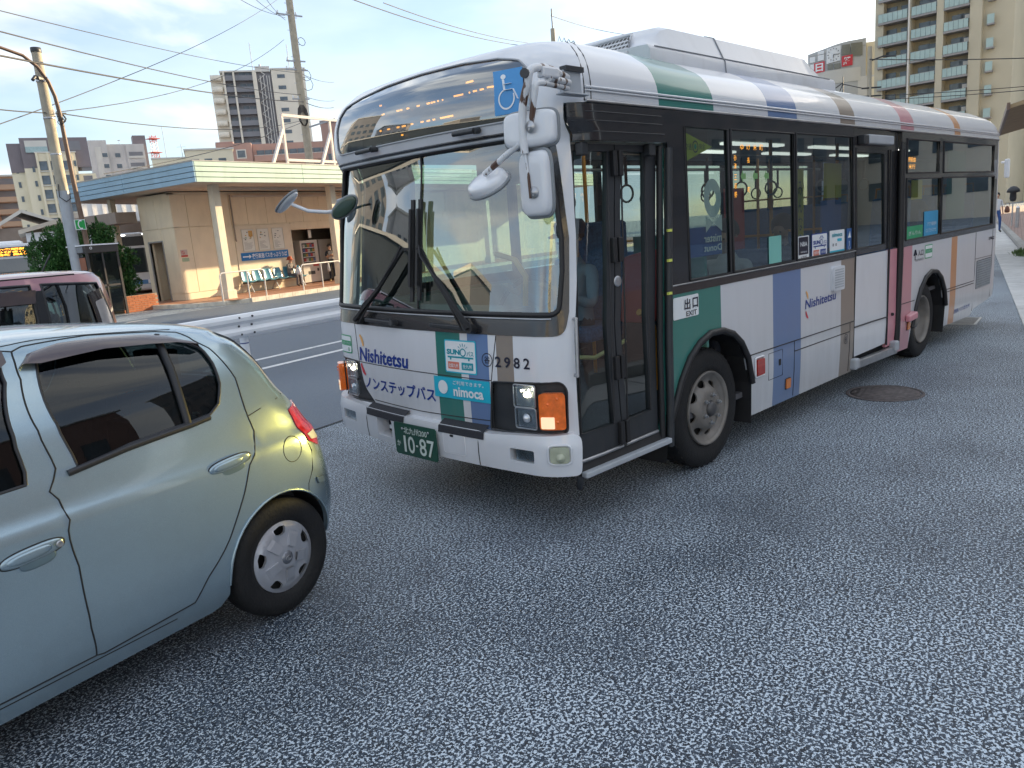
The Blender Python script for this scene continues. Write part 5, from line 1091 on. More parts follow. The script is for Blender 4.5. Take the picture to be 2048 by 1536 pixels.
# bumper
def SB(u, v, d=0.): # bumper surface: bellied section
    k = (v-.38)/.25; b_ = .062-.02*max(0, k-.72)/.28-.03*max(0, .25-k)
    return S(u, v, d+b_)
fogR = rrect(.79, .455, .958, .530, .012); fogL = rrect(-.952, .468, -.765, .540, .012); clR = rrect(1.035, .47, 1.112, .562, .02)
hole = rrect(-.462, .428, -.284, .552, .018)
bmp = panel('bumper', SB, rpoly([(-1.28, .385), (1.165, .385), (1.172, .628), (.62, .592), (.55, .60), (-.52, .60), (-.60, .60), (-1.28, .628)], [.03, .03, .05, .03, 0, 0, .03, .05]), M_bwhite, bus, holes=[fogR, fogL, hole], st=(.04, .035), th=.09)
for x in (-.603, .552): outline('bumper_seam', SB, [(x-.0, .388), (x, .45), (x, .52), (x, .598)], .007, M_rub, bus, d=0, close=False)
for x0, x1 in ((-.59, -.135), (.215, .60)):
    q = MB(); q.mats = [pm('step pad', (.025, .027, .035), .75, bump=.5, bs=160)]; vs = []; n_ = 9
    for i in range(n_):
        u = x0+(x1-x0)*i/(n_-1); vs += [SB(u, .552, .004), SB(u, .592, .006), SB(u, .612, -.018), S(u, .625, .0)]
    q.add(vs, [(4*i+j, 4*i+4+j, 4*i+5+j, 4*i+1+j) for i in range(n_-1) for j in range(3)], False); q.build('step_pad', None, bus)
q = MB(); q.mats = [M_black]; q.box(-.47, -.28, .05, .2, .42, .56); q.box(.77, .97, .06, .2, .44, .54); q.box(-.97, -.75, .06, .2, .45, .55); q.build('bumper_recess', None, bus)
q = MB(); q.mats = [M_metalw]; q.cyl((-.385, .02, .48), (-.385, .10, .48), .016, 8); q.box(-.405, -.36, -.02, .02, .47, .495); q.build('tow_hook', None, bus)
panel('hatch', SB, rrect(.258, .428, .442, .552, .016), M_bwhite, bus, d=.003, th=.004); outline('hatch_seam', SB, rrect(.256, .426, .444, .554, .016), .004, M_metalw, bus, d=.001)
panel('hatch_slot', SB, rrect(.32, .535, .35, .549, .004), M_black, bus, d=.006, th=.002)
for (u0, v0, u1, v1) in ((.825, .463, .95, .524), (-.945, .475, -.79, .534)):
    f_ = panel('fog_lamp', SB, rrect(u0, v0, u1, v1, .01), MATS['lamp reflector'], bus, d=-.022, th=.02); panel('lens', SB, rrect(u0, v0, u1, v1, .01), glassm('fog lens', (.75, .82, .86), .15, .6), f_, d=-.012, th=.01)
cl_ = panel('corner_lamp', SB, clR, pm('frosted lamp', (.42, .45, .34), .25, coat=.4, var=.12, vs=20), bus, d=.014, th=.02, st=(.02, .02)); outline('rim', SB, rrect(1.026, .461, 1.121, .571, .026), .016, M_bwhite, cl_, d=.004)
q = MB(); q.mats = [MATS['frosted lamp']]; q.lathe([(0, .02), (.02, .012), (.028, 0)], SB(1.075, .50, .012), (.5, -.85, 0), 12); q.build('bulb_dome', None, cl_)
# number plate, bolted proud of the bumper
PS = flatS((0, -.118, 0), (1, 0, 0), (0, 0, 1), (0, -1, 0))
np_ = panel('number_plate', PS, rrect(-.212, .352, .222, .568, .012), pm('plate green', (.01, .075, .045), .35, coat=.3, var=.05), bus, d=0, th=.006, st=(.5, .5))
M_plt = pm('plate white', (.72, .80, .74), .5)
text('lettering', '北九州200', PS, -.105, .500, .135, .546, M_plt, np_, .003, bold=.012)
text('lettering', 'か', PS, -.188, .408, -.150, .448, M_plt, np_, .003, bold=.01)
text('lettering', '1', PS, -.115, .375, -.092, .486, M_plt, np_, .003, bold=.012); text('lettering', '0', PS, -.072, .373, .000, .488, M_plt, np_, .003, bold=.012)
text('lettering', '-', PS, .012, .425, .034, .437, M_plt, np_, .003, bold=.02); text('lettering', '87', PS, .048, .373, .200, .488, M_plt, np_, .003, bold=.012)
for x in (-.12, .15): q = MB(); q.mats = [M_steel]; q.lathe([(0, .004), (.008, .003), (.009, 0)], PS(x, .53 if x < 0 else .535, .003), (0, -1, 0), 8); q.build('plate_bolt', None, np_)
# front lettering
M_navy = pm('logo blue', (.005, .04, .26), .35); M_lor = pm('logo orange', (.85, .45, .15), .4); M_lred = pm('logo red', (.62, .05, .07), .4); M_ink2 = pm('lettering black', (.01, .011, .03), .4)
M_cyan = pm('sticker cyan', (.02, .45, .62), .35, var=.04); M_stl = pm('sticker teal blue', (.01, .30, .38), .35, var=.04); M_stk = pm('sticker white', (.80, .83, .85), .35, var=.02); M_stgr = pm('sticker green', (.02, .32, .14), .4); M_stor = pm('sticker coral', (.68, .20, .14), .4)
def logo(Sf, u0, v0, u1, h, par, sl=0., sc=1.):
    text('logo_lettering', 'Nishitetsu', Sf, u0, v0, u1, v0+h, M_navy, par, .003, bold=.022*sc*sc, shear=.12, slope=sl)
    w = u1-u0
    for (cx, cy, r0, r1, a0, a1, m_) in ((u0-.035*sc, v0+h*1.0, .085*sc, .115*sc, 5, 58, M_lor), (u0+.125*sc, v0+.0, .095*sc, .125*sc, 190, 240, M_lred)):
        q = MB(); q.mats = [m_]; n_ = 10; vs = []
        for k in range(n_+1):
            a = R(a0+(a1-a0)*k/n_); wd = sin(pi*min(1, (k+.6)/n_*.9))*.5+.5; rm = (r0+r1)/2; hw = (r1-r0)/2*wd
            vs += [Sf(cx+(rm-hw)*cos(a), cy+(rm-hw)*sin(a), .003), Sf(cx+(rm+hw)*cos(a), cy+(rm+hw)*sin(a), .003)]
        q.add(vs, [(2*k, 2*k+1, 2*k+3, 2*k+2) for k in range(n_)]); q.build('logo_arc', None, par, fix=False)
logo(S, -.728, .908, -.118, .098, bus)
text('lettering', 'ノンステップバス', S, -.672, .716, .150, .806, M_navy, bus, .003, bold=.02)
def card(name, Sf, u0, v0, u1, v1, m_, par, d=.003, r=.008): return panel(name, Sf, rrect(u0, v0, u1, v1, r), m_, par, d=d, th=.001, st=(.08, .08))
def sunq(Sf, u0, v0, u1, v1, par, d=.003, ink=None, back=None):
    ink = ink or M_stl; w, h = u1-u0, v1-v0
    k_ = card('sunq_sticker', Sf, u0, v0, u1, v1, back or M_cyan, par, d); card('sticker_face', Sf, u0+w*.03, v0+h*.04, u1-w*.03, v1-h*.04, M_stk, k_, d+.001)
    text('lettering', 'SUN', Sf, u0+w*.08, v0+h*.56, u0+w*.50, v0+h*.72, ink, k_, d+.003, bold=.05); ring(Sf, u0+w*.60, v0+h*.64, h*.09, h*.125, 0, 2*pi, 20, ink, 'letter_ring', k_, d+.003, asp=1.0)
    text('lettering', 'バス', Sf, u0+w*.72, v0+h*.54, u0+w*.93, v0+h*.69, ink, k_, d+.003, bold=.02)
    q = MB(); q.mats = [ink]
    for t_ in range(5): a = R(40+t_*25); q.bar(Sf(u0+w*.60+h*.16*cos(a), v0+h*.66+h*.16*sin(a), d+.003), Sf(u0+w*.60+h*.25*cos(a), v0+h*.66+h*.25*sin(a), d+.003), h*.018, .001)
    q.build('sun_rays', None, k_)
    card('bar', Sf, u0+w*.10, v0+h*.46, u0+w*.92, v0+h*.51, ink, k_, d+.0025, .001)
    for x_ in (.2, .78): ring(Sf, u0+w*x_, v0+h*.43, .0, h*.035, 0, 2*pi, 10, ink, 'bus_wheel', k_, d+.003)
    a = card('coral_tag', Sf, u0+w*.10, v0+h*.12, u0+w*.46, v0+h*.34, M_stor, k_, d+.002, .002); text('lettering', '北部九州', Sf, u0+w*.13, v0+h*.17, u0+w*.43, v0+h*.29, M_stk, k_, d+.004, bold=.01)
    a = card('blue_tag', Sf, u0+w*.54, v0+h*.12, u0+w*.90, v0+h*.34, ink, k_, d+.002, .002); text('lettering', '全九州', Sf, u0+w*.58, v0+h*.17, u0+w*.86, v0+h*.29, M_stk, k_, d+.004, bold=.01)
sunq(S, .263, .922, .530, 1.125, bus)
nm = card('nimoca_sticker', S, .148, .760, .626, .890, M_cyan, bus, .005, .002)
text('lettering', 'nimoca', S, .325, .778, .575, .838, M_stk, nm, .008, bold=.03); text('lettering', 'ご利用できます。', S, .325, .850, .58, .876, M_stk, nm, .008, bold=.005)
fz = ring(S, .232, .826, .0, .043, 0, 2*pi, 24, M_stk, 'face_disc', nm, .008)     # plain round badge in place of the animal character
ring(S, .614, 1.02, .036, .041, 0, 2*pi, 28, M_ink2, 'depot_ring', bus, .003, 1.0); text('lettering', '谷', S, .592, .998, .636, 1.042, M_ink2, bus, .0035, bold=.015)
for i, c_ in enumerate('2982'): text('fleet_number', c_, S, .675+i*.068, .983, .718+i*.068, 1.045, M_ink2, bus, .0035, bold=.02)
gi = card('green_sticker', S, -1.03, .945, -.842, 1.075, M_stgr, bus, .003, .02); card('sticker_face', S, -1.022, .953, -.850, 1.067, M_stk, gi, .004, .018); card('green_band', S, -1.02, 1.0, -.852, 1.035, M_stgr, gi, .005, .001); text('lettering', 'ノンステップバス', S, -1.01, 1.006, -.862, 1.028, M_stk, gi, .007); ring(S, -.885, .975, .008, .013, 0, 2*pi, 12, M_stgr, 'wheel_mark', gi, .006)
# grab bars and wipers
def pod(u0, v0, u1, v1, name='grab_handle', r=.014, off=.045):
    q = MB(); q.mats = [M_dark]; a, b_ = Vector(S(u0, v0, off)), Vector(S(u1, v1, off)); q.tube([a, b_], r, 10); q.tube([S(u0, v0, .0), a], r*.9, 8); q.tube([S(u1, v1, .0), b_], r*1.3, 8); return q.build(name, None, bus)
pod(-.593, 2.322, -.405, 2.322); pod(.41, 2.315, .571, 2.315)
for a_, b_ in ((-.544, -.199), (.177, .497)):
    q = MB(); q.mats = [M_dark]; q.bar(S(a_, 1.205, .035), S(b_, 1.198, .035), .028, .026); q.cyl(S(a_+.02, 1.203, 0), S(a_+.02, 1.203, .04), .012, 8); q.cyl(S(b_-.02, 1.2, 0), S(b_-.02, 1.2, .05), .02, 10); q.build('grab_handle', None, bus, bevel=.006)
for s_, piv, el, tip, bt, bb in ((-1, (-.66, 1.195), (-.353, 1.417), (-.085, 1.665), (-.03, 1.965), (-.02, 1.34)), (1, (.52, 1.195), (.238, 1.483), (.06, 1.665), (.045, 1.965), (.05, 1.35))):
    wp_ = thing('wiper', None, None); wp_.parent = bus
    q = MB(); q.mats = [M_black]; q.cyl(S(*piv, .0), S(*piv, .05), .028, 12)
    q.bar(S(*piv, .055), S(*el, .06), .032, .02); q.bar(S(*el, .06), S(*tip, .06), .022, .015); q.bar(S(piv[0]+.05*s_*-1, piv[1]-.01, .05), S(tip[0]-.03*s_*-1, tip[1]+.012, .06), .010); q.build('arm', None, wp_)
    q = MB(); q.mats = [M_black]; q.bar(S(*bt, .035), S(*bb, .03), .016, .03); q.bar(S(bt[0], bt[1]-.06, .055), S(bb[0], bb[1]+.09, .055), .012, .02); q.bar(S(*tip, .06), S((bt[0]+bb[0])/2, 1.665, .05), .018); q.build('blade', None, wp_)
    q = MB(); q.mats = [M_wire]; q.tube([S(piv[0], piv[1]+.02, .03), S(piv[0]-.10*s_, piv[1]+.11, .06), S(el[0]+.03*s_, el[1]-.02, .07), S(tip[0]+.05*s_, tip[1]-.05, .08), S(tip[0]+.02*s_, tip[1]+.02, .07)], .005, 5); q.build('washer_hose', None, wp_)
# front cap with destination glass
dw = rpoly([(-.935, 2.335), (.935, 2.335), (.955, 2.50), (.945, 2.62), (.90, 2.70), (.75, 2.79), (.45, 2.835), (0, 2.85), (-.45, 2.835), (-.75, 2.79), (-.90, 2.70), (-.945, 2.62), (-.955, 2.50)], [.05, .05]+[0]*11)
cap = panel('roof_cap', S, [(-1.30, 2.272), (1.108, 2.272), (1.120, 2.39), (1.236, 2.392), (1.236, 3.0), (-1.30, 3.0)], M_bwhite, bus, holes=[dw], st=(.05, .05), th=.03)
panel('destination_glass', S, dw, glassm('destination glass', (.34, .40, .44), .24, 1.2), bus, d=-.004, st=(.05, .05), edge=False)
outline('destination_rubber', S, resample(dw, (.03, .03)), .012, pm('pale seal', (.35, .37, .40), .5), bus, d=.0)
ds = panel('destination_sign', S, [(-.93, 2.34), (.93, 2.34), (.94, 2.60), (.72, 2.78), (0, 2.83), (-.72, 2.78), (-.94, 2.60)], pm('sign back', (.16, .17, .18), .6, var=.06), bus, d=-.09, st=(.08, .08), edge=False)
panel('led_board', S, rrect(-.70, 2.36, .695, 2.69, .02), pm('led board', (.04, .045, .05), .35), ds, d=-.07, th=.01, st=(.1, .1))
M_led = pm('amber led', (.8, .3, .05), .5, emis=(1, .62, .25), es=9)
for a, b_, c, d_ in [(.444,2.663,.502,2.666),(.611,2.582,.668,2.579),(.554,2.577,.58,2.576),(.499,2.575,.526,2.575),(.338,2.571,.413,2.57),(.465,2.573,.471,2.573),(.088,2.562,.116,2.562),(.129,2.562,.141,2.562),(.151,2.562,.164,2.562),(.188,2.563,.198,2.563),(.233,2.563,.239,2.563),(-.012,2.563,.012,2.563),(-.47,2.664,-.448,2.664),(-.232,2.566,-.205,2.566),(-.19,2.565,-.175,2.565),(-.119,2.563,-.098,2.563),(-.413,2.57,-.385,2.57),(.214,2.435,.324,2.435),(.145,2.435,.163,2.435),(.087,2.436,.114,2.436),(.029,2.437,.053,2.437),(-.071,2.438,-.053,2.438),(-.168,2.437,-.133,2.437),(-.224,2.438,-.202,2.438),(-.335,2.441,-.312,2.441),(-.429,2.442,-.412,2.442),(-.181,2.383,-.164,2.383)]:
    q = MB(); q.mats = [M_led]; q.bar(S(a, b_, -.055), S(c, d_, -.055), .007, .009); q.build('led_segment', None, ds)
wc = panel('wheelchair_sticker', S, [(.705, 2.372), (.895, 2.372), (.915, 2.640), (.708, 2.648)], pm('wheelchair blue', (.05, .28, .62), .35, var=.04), bus, d=.002, th=.001)
ring(S, .792, 2.452, .048, .057, R(100), R(385), 22, M_stk, 'symbol_wheel', wc, .004); ring(S, .778, 2.595, 0, .018, 0, 2*pi, 14, M_stk, 'symbol_head', wc, .004)
q = MB(); q.mats = [M_stk]
for a, b_ in (((.778, 2.575), (.782, 2.500)), ((.782, 2.500), (.842, 2.500)), ((.842, 2.500), (.872, 2.44)), ((.780, 2.54), (.83, 2.54))): q.bar(S(*a, .005), S(*b_, .005), .014, .002)
q.build('symbol_body', None, wc)
# roof
q = MB(); q.mats = [M_roofp]; us_ = [-(UC)+2*UC*k/250 for k in range(251)]; vs_ = [2.392, 2.42, 2.455, 2.48, 2.53, 2.58, 2.63, 2.68, 2.73, 2.78, 2.84, 2.9, 2.98, 3.06, 3.2, 3.36, 3.55, 3.76]
us_ = [u for u in us_ if u >= 1.24 or u <= -1.30]
uR = [1.235+(UC-1.235)*k/110 for k in range(111)]; uL = [-UC+(UC-1.30)*k/110 for k in range(111)]
for uu in (uR, uL): q.grid([S(u, v, 0) for v in vs_ for u in uu], len(uu), len(vs_))
q.build('roof', None, bus)
q = MB(); q.mats = [M_bwhite]; uu = [-1.31+2.55*k/40 for k in range(41)]; v2_ = [2.99, 3.06, 3.2, 3.36, 3.55, 3.76]; q.grid([S(u, v, -.001) for v in v2_ for u in uu], len(uu), len(v2_)); q.build('roof_front', None, bus)
for v_, w_ in ((2.47, .014), (2.452, .010), (2.40, .018)):
    for sg_ in (1, -1): outline('roof_gutter', S, [(sg_*(1.24+(UE-1.24)*k/60), v_) for k in range(61)], w_, M_bwhite if v_ > 2.44 else M_steel, bus, d=.006, close=False)
outline('cap_seam', S, [(1.236, 2.40), (1.236, 2.5), (1.236, 2.6), (1.236, 2.7), (1.236, 2.8), (1.236, 2.9), (1.236, 3.0), (1.236, 3.2)], .007, M_rub, bus, d=.0, close=False)
outline('cap_seam', S, [(1.29, 2.40+.1*k) for k in range(9)], .006, M_rub, bus, d=.0, close=False)
# roof air unit
ac = thing('air_conditioner', None, None); ac.parent = bus
def acp(y, k):   # half section at length y: list of (x, z)
    top = 2.99; f = ss(1.52, 1.88, y)*(1-.0*y); b_ = 1-ss(4.0, 4.5, y); h_ = .09+.18*min(f, 1)*(.25+.75*b_) if y < 3 else .09+.18*b_
    z0 = 2.75; zt = z0+.03+h_
    return [(.80, z0-.03), (.79, z0+.09), (.775, min(zt, z0+.115)), (.70, zt-.03 if zt-.03 > z0+.115 else zt), (.62, zt), (.3, zt+.02), (0, zt+.025)]
q = MB(); q.mats = [pm('air unit shell', (.60, .62, .66), .35, coat=.3, var=.03, dirt=.15)]; ys = [1.53, 1.6, 1.7, 1.8, 1.9, 2.1, 2.6, 3.3, 3.9, 4.05, 4.2, 4.35, 4.46, 4.5]; vs = []
for y in ys: p_ = acp(y, 0); sec = p_+[(-x, z) for x, z in p_[-2::-1]]; vs += [(x, y, z) for x, z in sec]
q.grid(vs, 13, len(ys)); q.add([vs[i] for i in range(13)], [tuple(range(13))]); q.add(vs[-13:], [tuple(range(13))]); o = q.build('shell', None, ac, auto=35)
acs = flatS((0, 1.56, 2.82), (1, 0, 0), (0, .72, .69), (0, -.69, .72))
gm_ = bpy.data.materials.new('hex mesh'); gm_.use_nodes = True; nt = gm_.node_tree; bb_ = nt.nodes['Principled BSDF']; vo = N(nt, 'ShaderNodeTexVoronoi', feature='DISTANCE_TO_EDGE'); vo.inputs['Scale'].default_value = 30; vo.inputs['Randomness'].default_value = 0
tcc = N(nt, 'ShaderNodeTexCoord'); rr_ = N(nt, 'ShaderNodeValToRGB'); rr_.color_ramp.elements[0].color = (.6, .62, .65, 1); rr_.color_ramp.elements[1].color = (.03, .03, .035, 1); rr_.color_ramp.elements[0].position = .08; rr_.color_ramp.elements[1].position = .14; nt.links.new(tcc.outputs['Object'], vo.inputs['Vector']); nt.links.new(vo.outputs['Distance'], rr_.inputs[0]); nt.links.new(rr_.outputs[0], bb_.inputs['Base Color'])
q = MB(); q.mats = [gm_]; q.add([acs(-.60, .0, .035), acs(.60, .0, .035), acs(.52, .20, .035), acs(-.52, .20, .035), acs(-.60, .0, .0), acs(.60, .0, .0), acs(.52, .20, .0), acs(-.52, .20, .0)], [(0, 1, 2, 3), (0, 1, 5, 4), (1, 2, 6, 5), (2, 3, 7, 6), (3, 0, 4, 7)]); q.build('grille', None, ac)
outline('grille_rim', acs, [(-.62, -.01), (.62, -.01), (.54, .215), (-.54, .215)], .03, MATS['air unit shell'], ac, d=.035)
for s_ in (-1, 1): q = MB(); q.mats = [pm('ac seam', (.25, .26, .28), .5)]; q.tube([(s_*(x+.003), 2.5, z+.002) for x, z in acp(2.5, 0)[:5]], .005, 5); q.tube([(s_*.782, 1.6, 2.862), (s_*.782, 4.4, 2.862)], .004, 5); q.build('seam', None, ac)
# door side skin
WZ = .0174
archF = [(1.03, .18), (1.06, .45), (1.193, .70), (1.30, .83), (1.42, .91), (1.56, .955), (1.72, .95), (1.86, .905), (1.98, .82), (2.07, .70), (2.13, .50), (2.148, .18)]
archR = [(5.56, .10), (5.60, .40), (5.70, .62), (5.82, .78), (5.98, .89), (6.17, .94), (6.36, .92), (6.52, .84), (6.66, .68), (6.73, .50), (6.74, .10)]
def AV(p): return [(ua(a), z+WZ) for a, z in p]
skirt1 = [(1.085, .32), (1.03, .32)]
side1 = [(1.06, 1.262), (1.06, .7), (1.10, .52), (1.193, .70)]
pF = [(1.062, 1.262), (1.062, .50)]+[(a, z) for a, z in archF[2:-1]]+[(2.152, .242), (4.045, .225), (4.045, 1.262)]
panel('side_panel', S, AV(pF), M_side, bus, st=(.09, .12), th=.03)
panel('side_panel', S, AV([(5.24, 1.262), (5.24, .20), (5.55, .19)]+archR[1:-1]+[(6.745, .25), (7.80, .225), (7.95, .30), (8.62, .345), (8.80, .38), (8.80, 1.262)]), M_side, bus, st=(.09, .12), th=.03)
for sgn, A_ in ((1, archF), (1, archR), (-1, archF), (-1, archR)):   # wheel-arch rims and liners
    pts = [(sgn*ua(a), z+WZ) for a, z in A_[1:-1]]; outline('arch_trim', S, pts, .05, M_rub, bus, d=.008, close=False)
    q = MB(); q.mats = [M_black]; vs = []
    for a, z in A_: p = S(sgn*ua(a), z+WZ, 0); vs += [p, (p[0]-sgn*.45, p[1], p[2])]
    q.add(vs, [(2*k, 2*k+1, 2*k+3, 2*k+2) for k in range(len(A_)-1)]); q.add([vs[2*k+1] for k in range(len(A_))], [tuple(range(len(A_)))]); q.build('arch_liner', None, bus)
# far side skin (plain), rear
pf2 = [(.36, 1.262), (.36, .36)]+[(1.0, .30)]+archF[1:-1]+[(2.16, .242), (5.52, .225)]+archR[1:-1]+[(6.75, .25), (8.8, .38), (8.8, 1.262)]
panel('far_side_panel', S, [(-ua(a), z+WZ) for a, z in pf2], M_side, bus, st=(.15, .15), th=.03)
panel('rear_panel', S, [(UE-.01, .40), (UC+1.02+.15*pi/2, .40), (UC+1.02+.15*pi/2, 2.392), (UE-.01, 2.392)], M_bwhite, bus, st=(.07, .15), th=.02)
def uq(u):  return u
# teal strip, guard post beside the front door
panel('teal_strip', S, AV([(.985, .33), (1.03, .33), (1.045, 2.15), (1.02, 2.15)]), pm('teal paint', TEAL, .35, coat=.4, dirt=.1), bus, d=-.01, th=.02)
outline('door_post', S, AV([(1.055, .30), (1.058, .6), (1.062, 1.0), (1.066, 1.5), (1.07, 2.15)]), .05, M_dark, bus, d=.012, close=False)
for z_ in (1.68, 1.50, 1.30): q = MB(); q.mats = [pm('yellow marker', (.7, .75, .15), .4)]; p = Vector(S(ua(1.04), z_, .03)); q.box(p.x-.002, p.x+.012, p.y-.02, p.y+.02, p.z-.008, p.z+.008); q.build('marker', None, bus)
# black window band, with openings
def band(name, a0, a1, z0, z1, holes, d=.004, m_=None, sg_=1): return panel(name, S, [(sg_*ua(a), z+WZ) for a, z in ((a0, z0), (a1, z0), (a1, z1), (a0, z1))], m_ or M_frame, bus, holes=[[(sg_*ua(a), z+WZ) for a, z in h] for h in holes], d=d, st=(.12, .12), th=.03)
w1 = [(1.33, 1.335), (1.855, 1.335), (1.855, 2.28), (1.31, 2.28)]; w2 = [(1.895, 1.335), (2.84, 1.335), (2.84, 2.285), (1.895, 2.285)]; w3 = [(2.88, 1.335), (4.0, 1.335), (3.97, 2.29), (2.88, 2.29)]
band('window_band', 1.075, 4.07, 1.262, 2.374, [w1, w2, w3])
for w, gm in ((w1, M_gclear), (w2, M_gside), (w3, M_gside)): o = panel('side_window', S, AV(w), gm, bus, d=-.004, st=(.2, .2), edge=False); outline('rubber', S, AV(w), .016, M_rub, o, d=.006)
outline('sill_strip', S, AV([(1.10, 1.318), (2.5, 1.318), (4.05, 1.318)]), .010, M_steel, bus, d=.008, close=False)
r1 = [(5.34, 1.325), (6.40, 1.325), (6.40, 1.93), (5.34, 1.93)]; r2 = [(6.46, 1.325), (8.58, 1.325), (8.58, 1.93), (6.46, 1.93)]; r3 = [(5.34, 1.985), (6.33, 1.985), (6.33, 2.31), (5.34, 2.31)]; r4 = [(6.50, 1.985), (8.55, 1.985), (8.55, 2.31), (6.50, 2.31)]
band('window_band', 5.20, 8.74, 1.262, 2.374, [r1, r2, r3, r4])
for w in (r1, r2, r3, r4): o = panel('side_window', S, AV(w), M_gclear if w in (r1, r3) else M_gside, bus, d=-.004, st=(.2, .2), edge=False); outline('rubber', S, AV(w), .018, M_rub, o, d=.006)
fw = [[(.9+k*1.25, 1.34), (2.05+k*1.25, 1.34), (2.05+k*1.25, 2.28), (.9+k*1.25, 2.28)] for k in range(6)]
band('far_window_band', .36, 8.74, 1.262, 2.374, fw, sg_=-1)
for w in fw: panel('far_window', S, [(-u, v) for u, v in AV(w)], M_gclear, bus, d=-.004, st=(.3, .3), edge=False)
# entrance (middle) door
ent = thing('entrance_door', None, None); ent.parent = bus
def epan(name, a0, a1, z0, z1, m_, d=-.012, par=None, holes=(), r=0.): return panel(name, S, AV([(a0, z0), (a1, z0), (a1, z1), (a0, z1)]), m_, par or ent, holes=[AV(h) for h in holes], d=d, st=(.2, .2), th=.03)
gh = [(4.11, 1.33), (4.80, 1.33), (4.76, 2.165), (4.09, 2.165)]
epan('door_frame', 4.062, 4.90, 1.275, 2.374, M_frame, holes=[gh]); o = panel('door_glass', S, AV(gh), M_gclear, ent, d=-.02, st=(.3, .3), edge=False); outline('rubber', S, AV(gh), .014, M_rub, ent, d=-.008)
epan('door_panel', 4.075, 4.895, .345, 1.262, M_bwhite); outline('door_seam', S, AV([(4.08, .625), (4.5, .62), (4.89, .61)]), .014, M_dark, ent, d=-.008, close=False)
outline('door_edge', S, AV([(4.902, .33), (4.902, 1.3), (4.905, 2.2)]), .018, M_rub, ent, d=0, close=False)
outline('door_edge', S, AV([(4.058, .27), (4.058, 1.3), (4.058, 2.2)]), .014, M_rub, ent, d=0.004, close=False)
epan('pocket_panel', 4.915, 5.15, .30, 1.262, pm('pink paint', SPINK, .35, coat=.3, dirt=.15)); epan('pocket_upper', 4.915, 5.19, 1.275, 2.374, M_frame, d=-.03)
outline('door_track', S, AV([(5.19, .24), (5.195, 1.2), (5.2, 2.2)]), .07, M_rub, ent, d=0, close=False)
q = MB(); q.mats = [M_steel]; p0, p1 = Vector(S(ua(4.02), .295, .012)), Vector(S(ua(5.12), .265, .012)); q.bar(p0, p1, .06, .075); q.build('door_rail', None, ent, bevel=.01)
for a_ in (4.05, 5.08): q = MB(); q.mats = [M_greypaint]; p = Vector(S(ua(a_), .31, .0)); q.box(p.x-.02, p.x+.055, p.y-.05, p.y+.05, p.z-.05, p.z+.05); q.build('rail_end', None, ent, bevel=.015)
q = MB(); q.mats = [M_greypaint]; p = Vector(S(ua(4.2), 2.27+WZ, 0)); q.box(p.x-.01, p.x+.06, p.y+.02, p.y+.62, p.z-.035, p.z+.045); q.build('door_lamp', None, ent, bevel=.012); q = MB(); q.mats = [M_dark]; q.box(p.x-.01, p.x+.055, p.y-.08, p.y+.02, p.z-.04, p.z+.04); q.build('door_sensor', None, ent, bevel=.01)
outline('knob', S, AV([(5.02, .62), (5.03, .62)]), .035, M_dark, ent, d=.0, close=False)
# front door
fd = thing('front_door', None, None); fd.parent = bus
hd = panel('door_header', S, [(1.115, 2.195), (1.965, 2.195), (2.215, 2.30), (2.215, 2.380), (1.128, 2.380)], M_frame, fd, d=.035, th=.05, st=(.03, .035))
for k, z_ in enumerate((2.235, 2.29, 2.335)): outline('groove', S, [(1.14+i*.09, z_+.005) for i in range(10)], .006, M_dark, hd, d=.036, close=False)
gL = [(1.205, .594), (1.505, .589), (1.395, 2.144), (1.125, 2.151)]; gR = [(1.632, .583), (1.871, .588), (1.807, 2.145), (1.538, 2.146)]
lL = [(1.188, .415), (1.582, .415), (1.470, 2.185), (1.112, 2.185)]; lR = [(1.592, .415), (1.94, .415), (1.95, 2.185), (1.480, 2.185)]
for lf, g_ in ((lL, gL), (lR, gR)):
    o = panel('door_leaf', S, lf, M_dark, fd, holes=[g_], d=-.03, th=.03, st=(.035, .06)); panel('door_glass', S, g_, M_gdoor, fd, d=-.045, st=(.06, .15), edge=False); outline('rubber', S, g_, .012, M_rub, fd, d=-.028)
    k0, k1 = lf[0][0], lf[1][0]; outline('kick_strip', S, [(k0+.01, .435), ((k0+k1)/2, .435), (k1-.01, .435)], .022, M_steel, fd, d=-.022, close=False)
for z_ in (2.08, 1.60, .92, .52):
    u_ = 1.475+(1.587-1.475)*(2.185-z_)/1.77
    q = MB(); q.mats = [M_rub]; p = Vector(S(u_, z_, -.012)); q.box(p.x-.02, p.x+.012, p.y-.045, p.y-.008, p.z-.07, p.z+.07); q.box(p.x-.02, p.x+.012, p.y+.008, p.y+.045, p.z-.07, p.z+.07); q.build('hinge', None, fd, bevel=.005)
q = MB(); q.mats = [M_steel]; q.lathe([(0, .006), (.012, .006), (.02, .004), (.03, .003), (.032, 0)], S(1.545, 1.42, -.025), (1, -.1, 0), 16); q.build('lock', None, fd)
for u_ in (1.17, 1.83): q = MB(); q.mats = [M_dark]; p = Vector(S(u_, 2.17, .0)); q.box(p.x-.03, p.x+.02, p.y-.03, p.y+.03, p.z-.05, p.z+.02); q.build('door_roller', None, fd, bevel=.008)
outline('door_jamb', S, [(1.965, .37), (1.962, 1.0), (1.962, 2.18)], .04, M_rub, fd, d=-.01, close=False)
q = MB(); q.mats = [M_black]; q.add([S(1.17, .44, -.03), S(1.95, .44, -.03), S(1.95, .37, .0), S(1.18, .37, .0)], [(0, 1, 2, 3)]); q.build('door_sill', None, fd)
q = MB(); q.mats = [M_greypaint]; q.bar(S(1.19, .365, .02), S(2.0, .365, .02), .045, .035); q.build('step_edge', None, fd, bevel=.008)
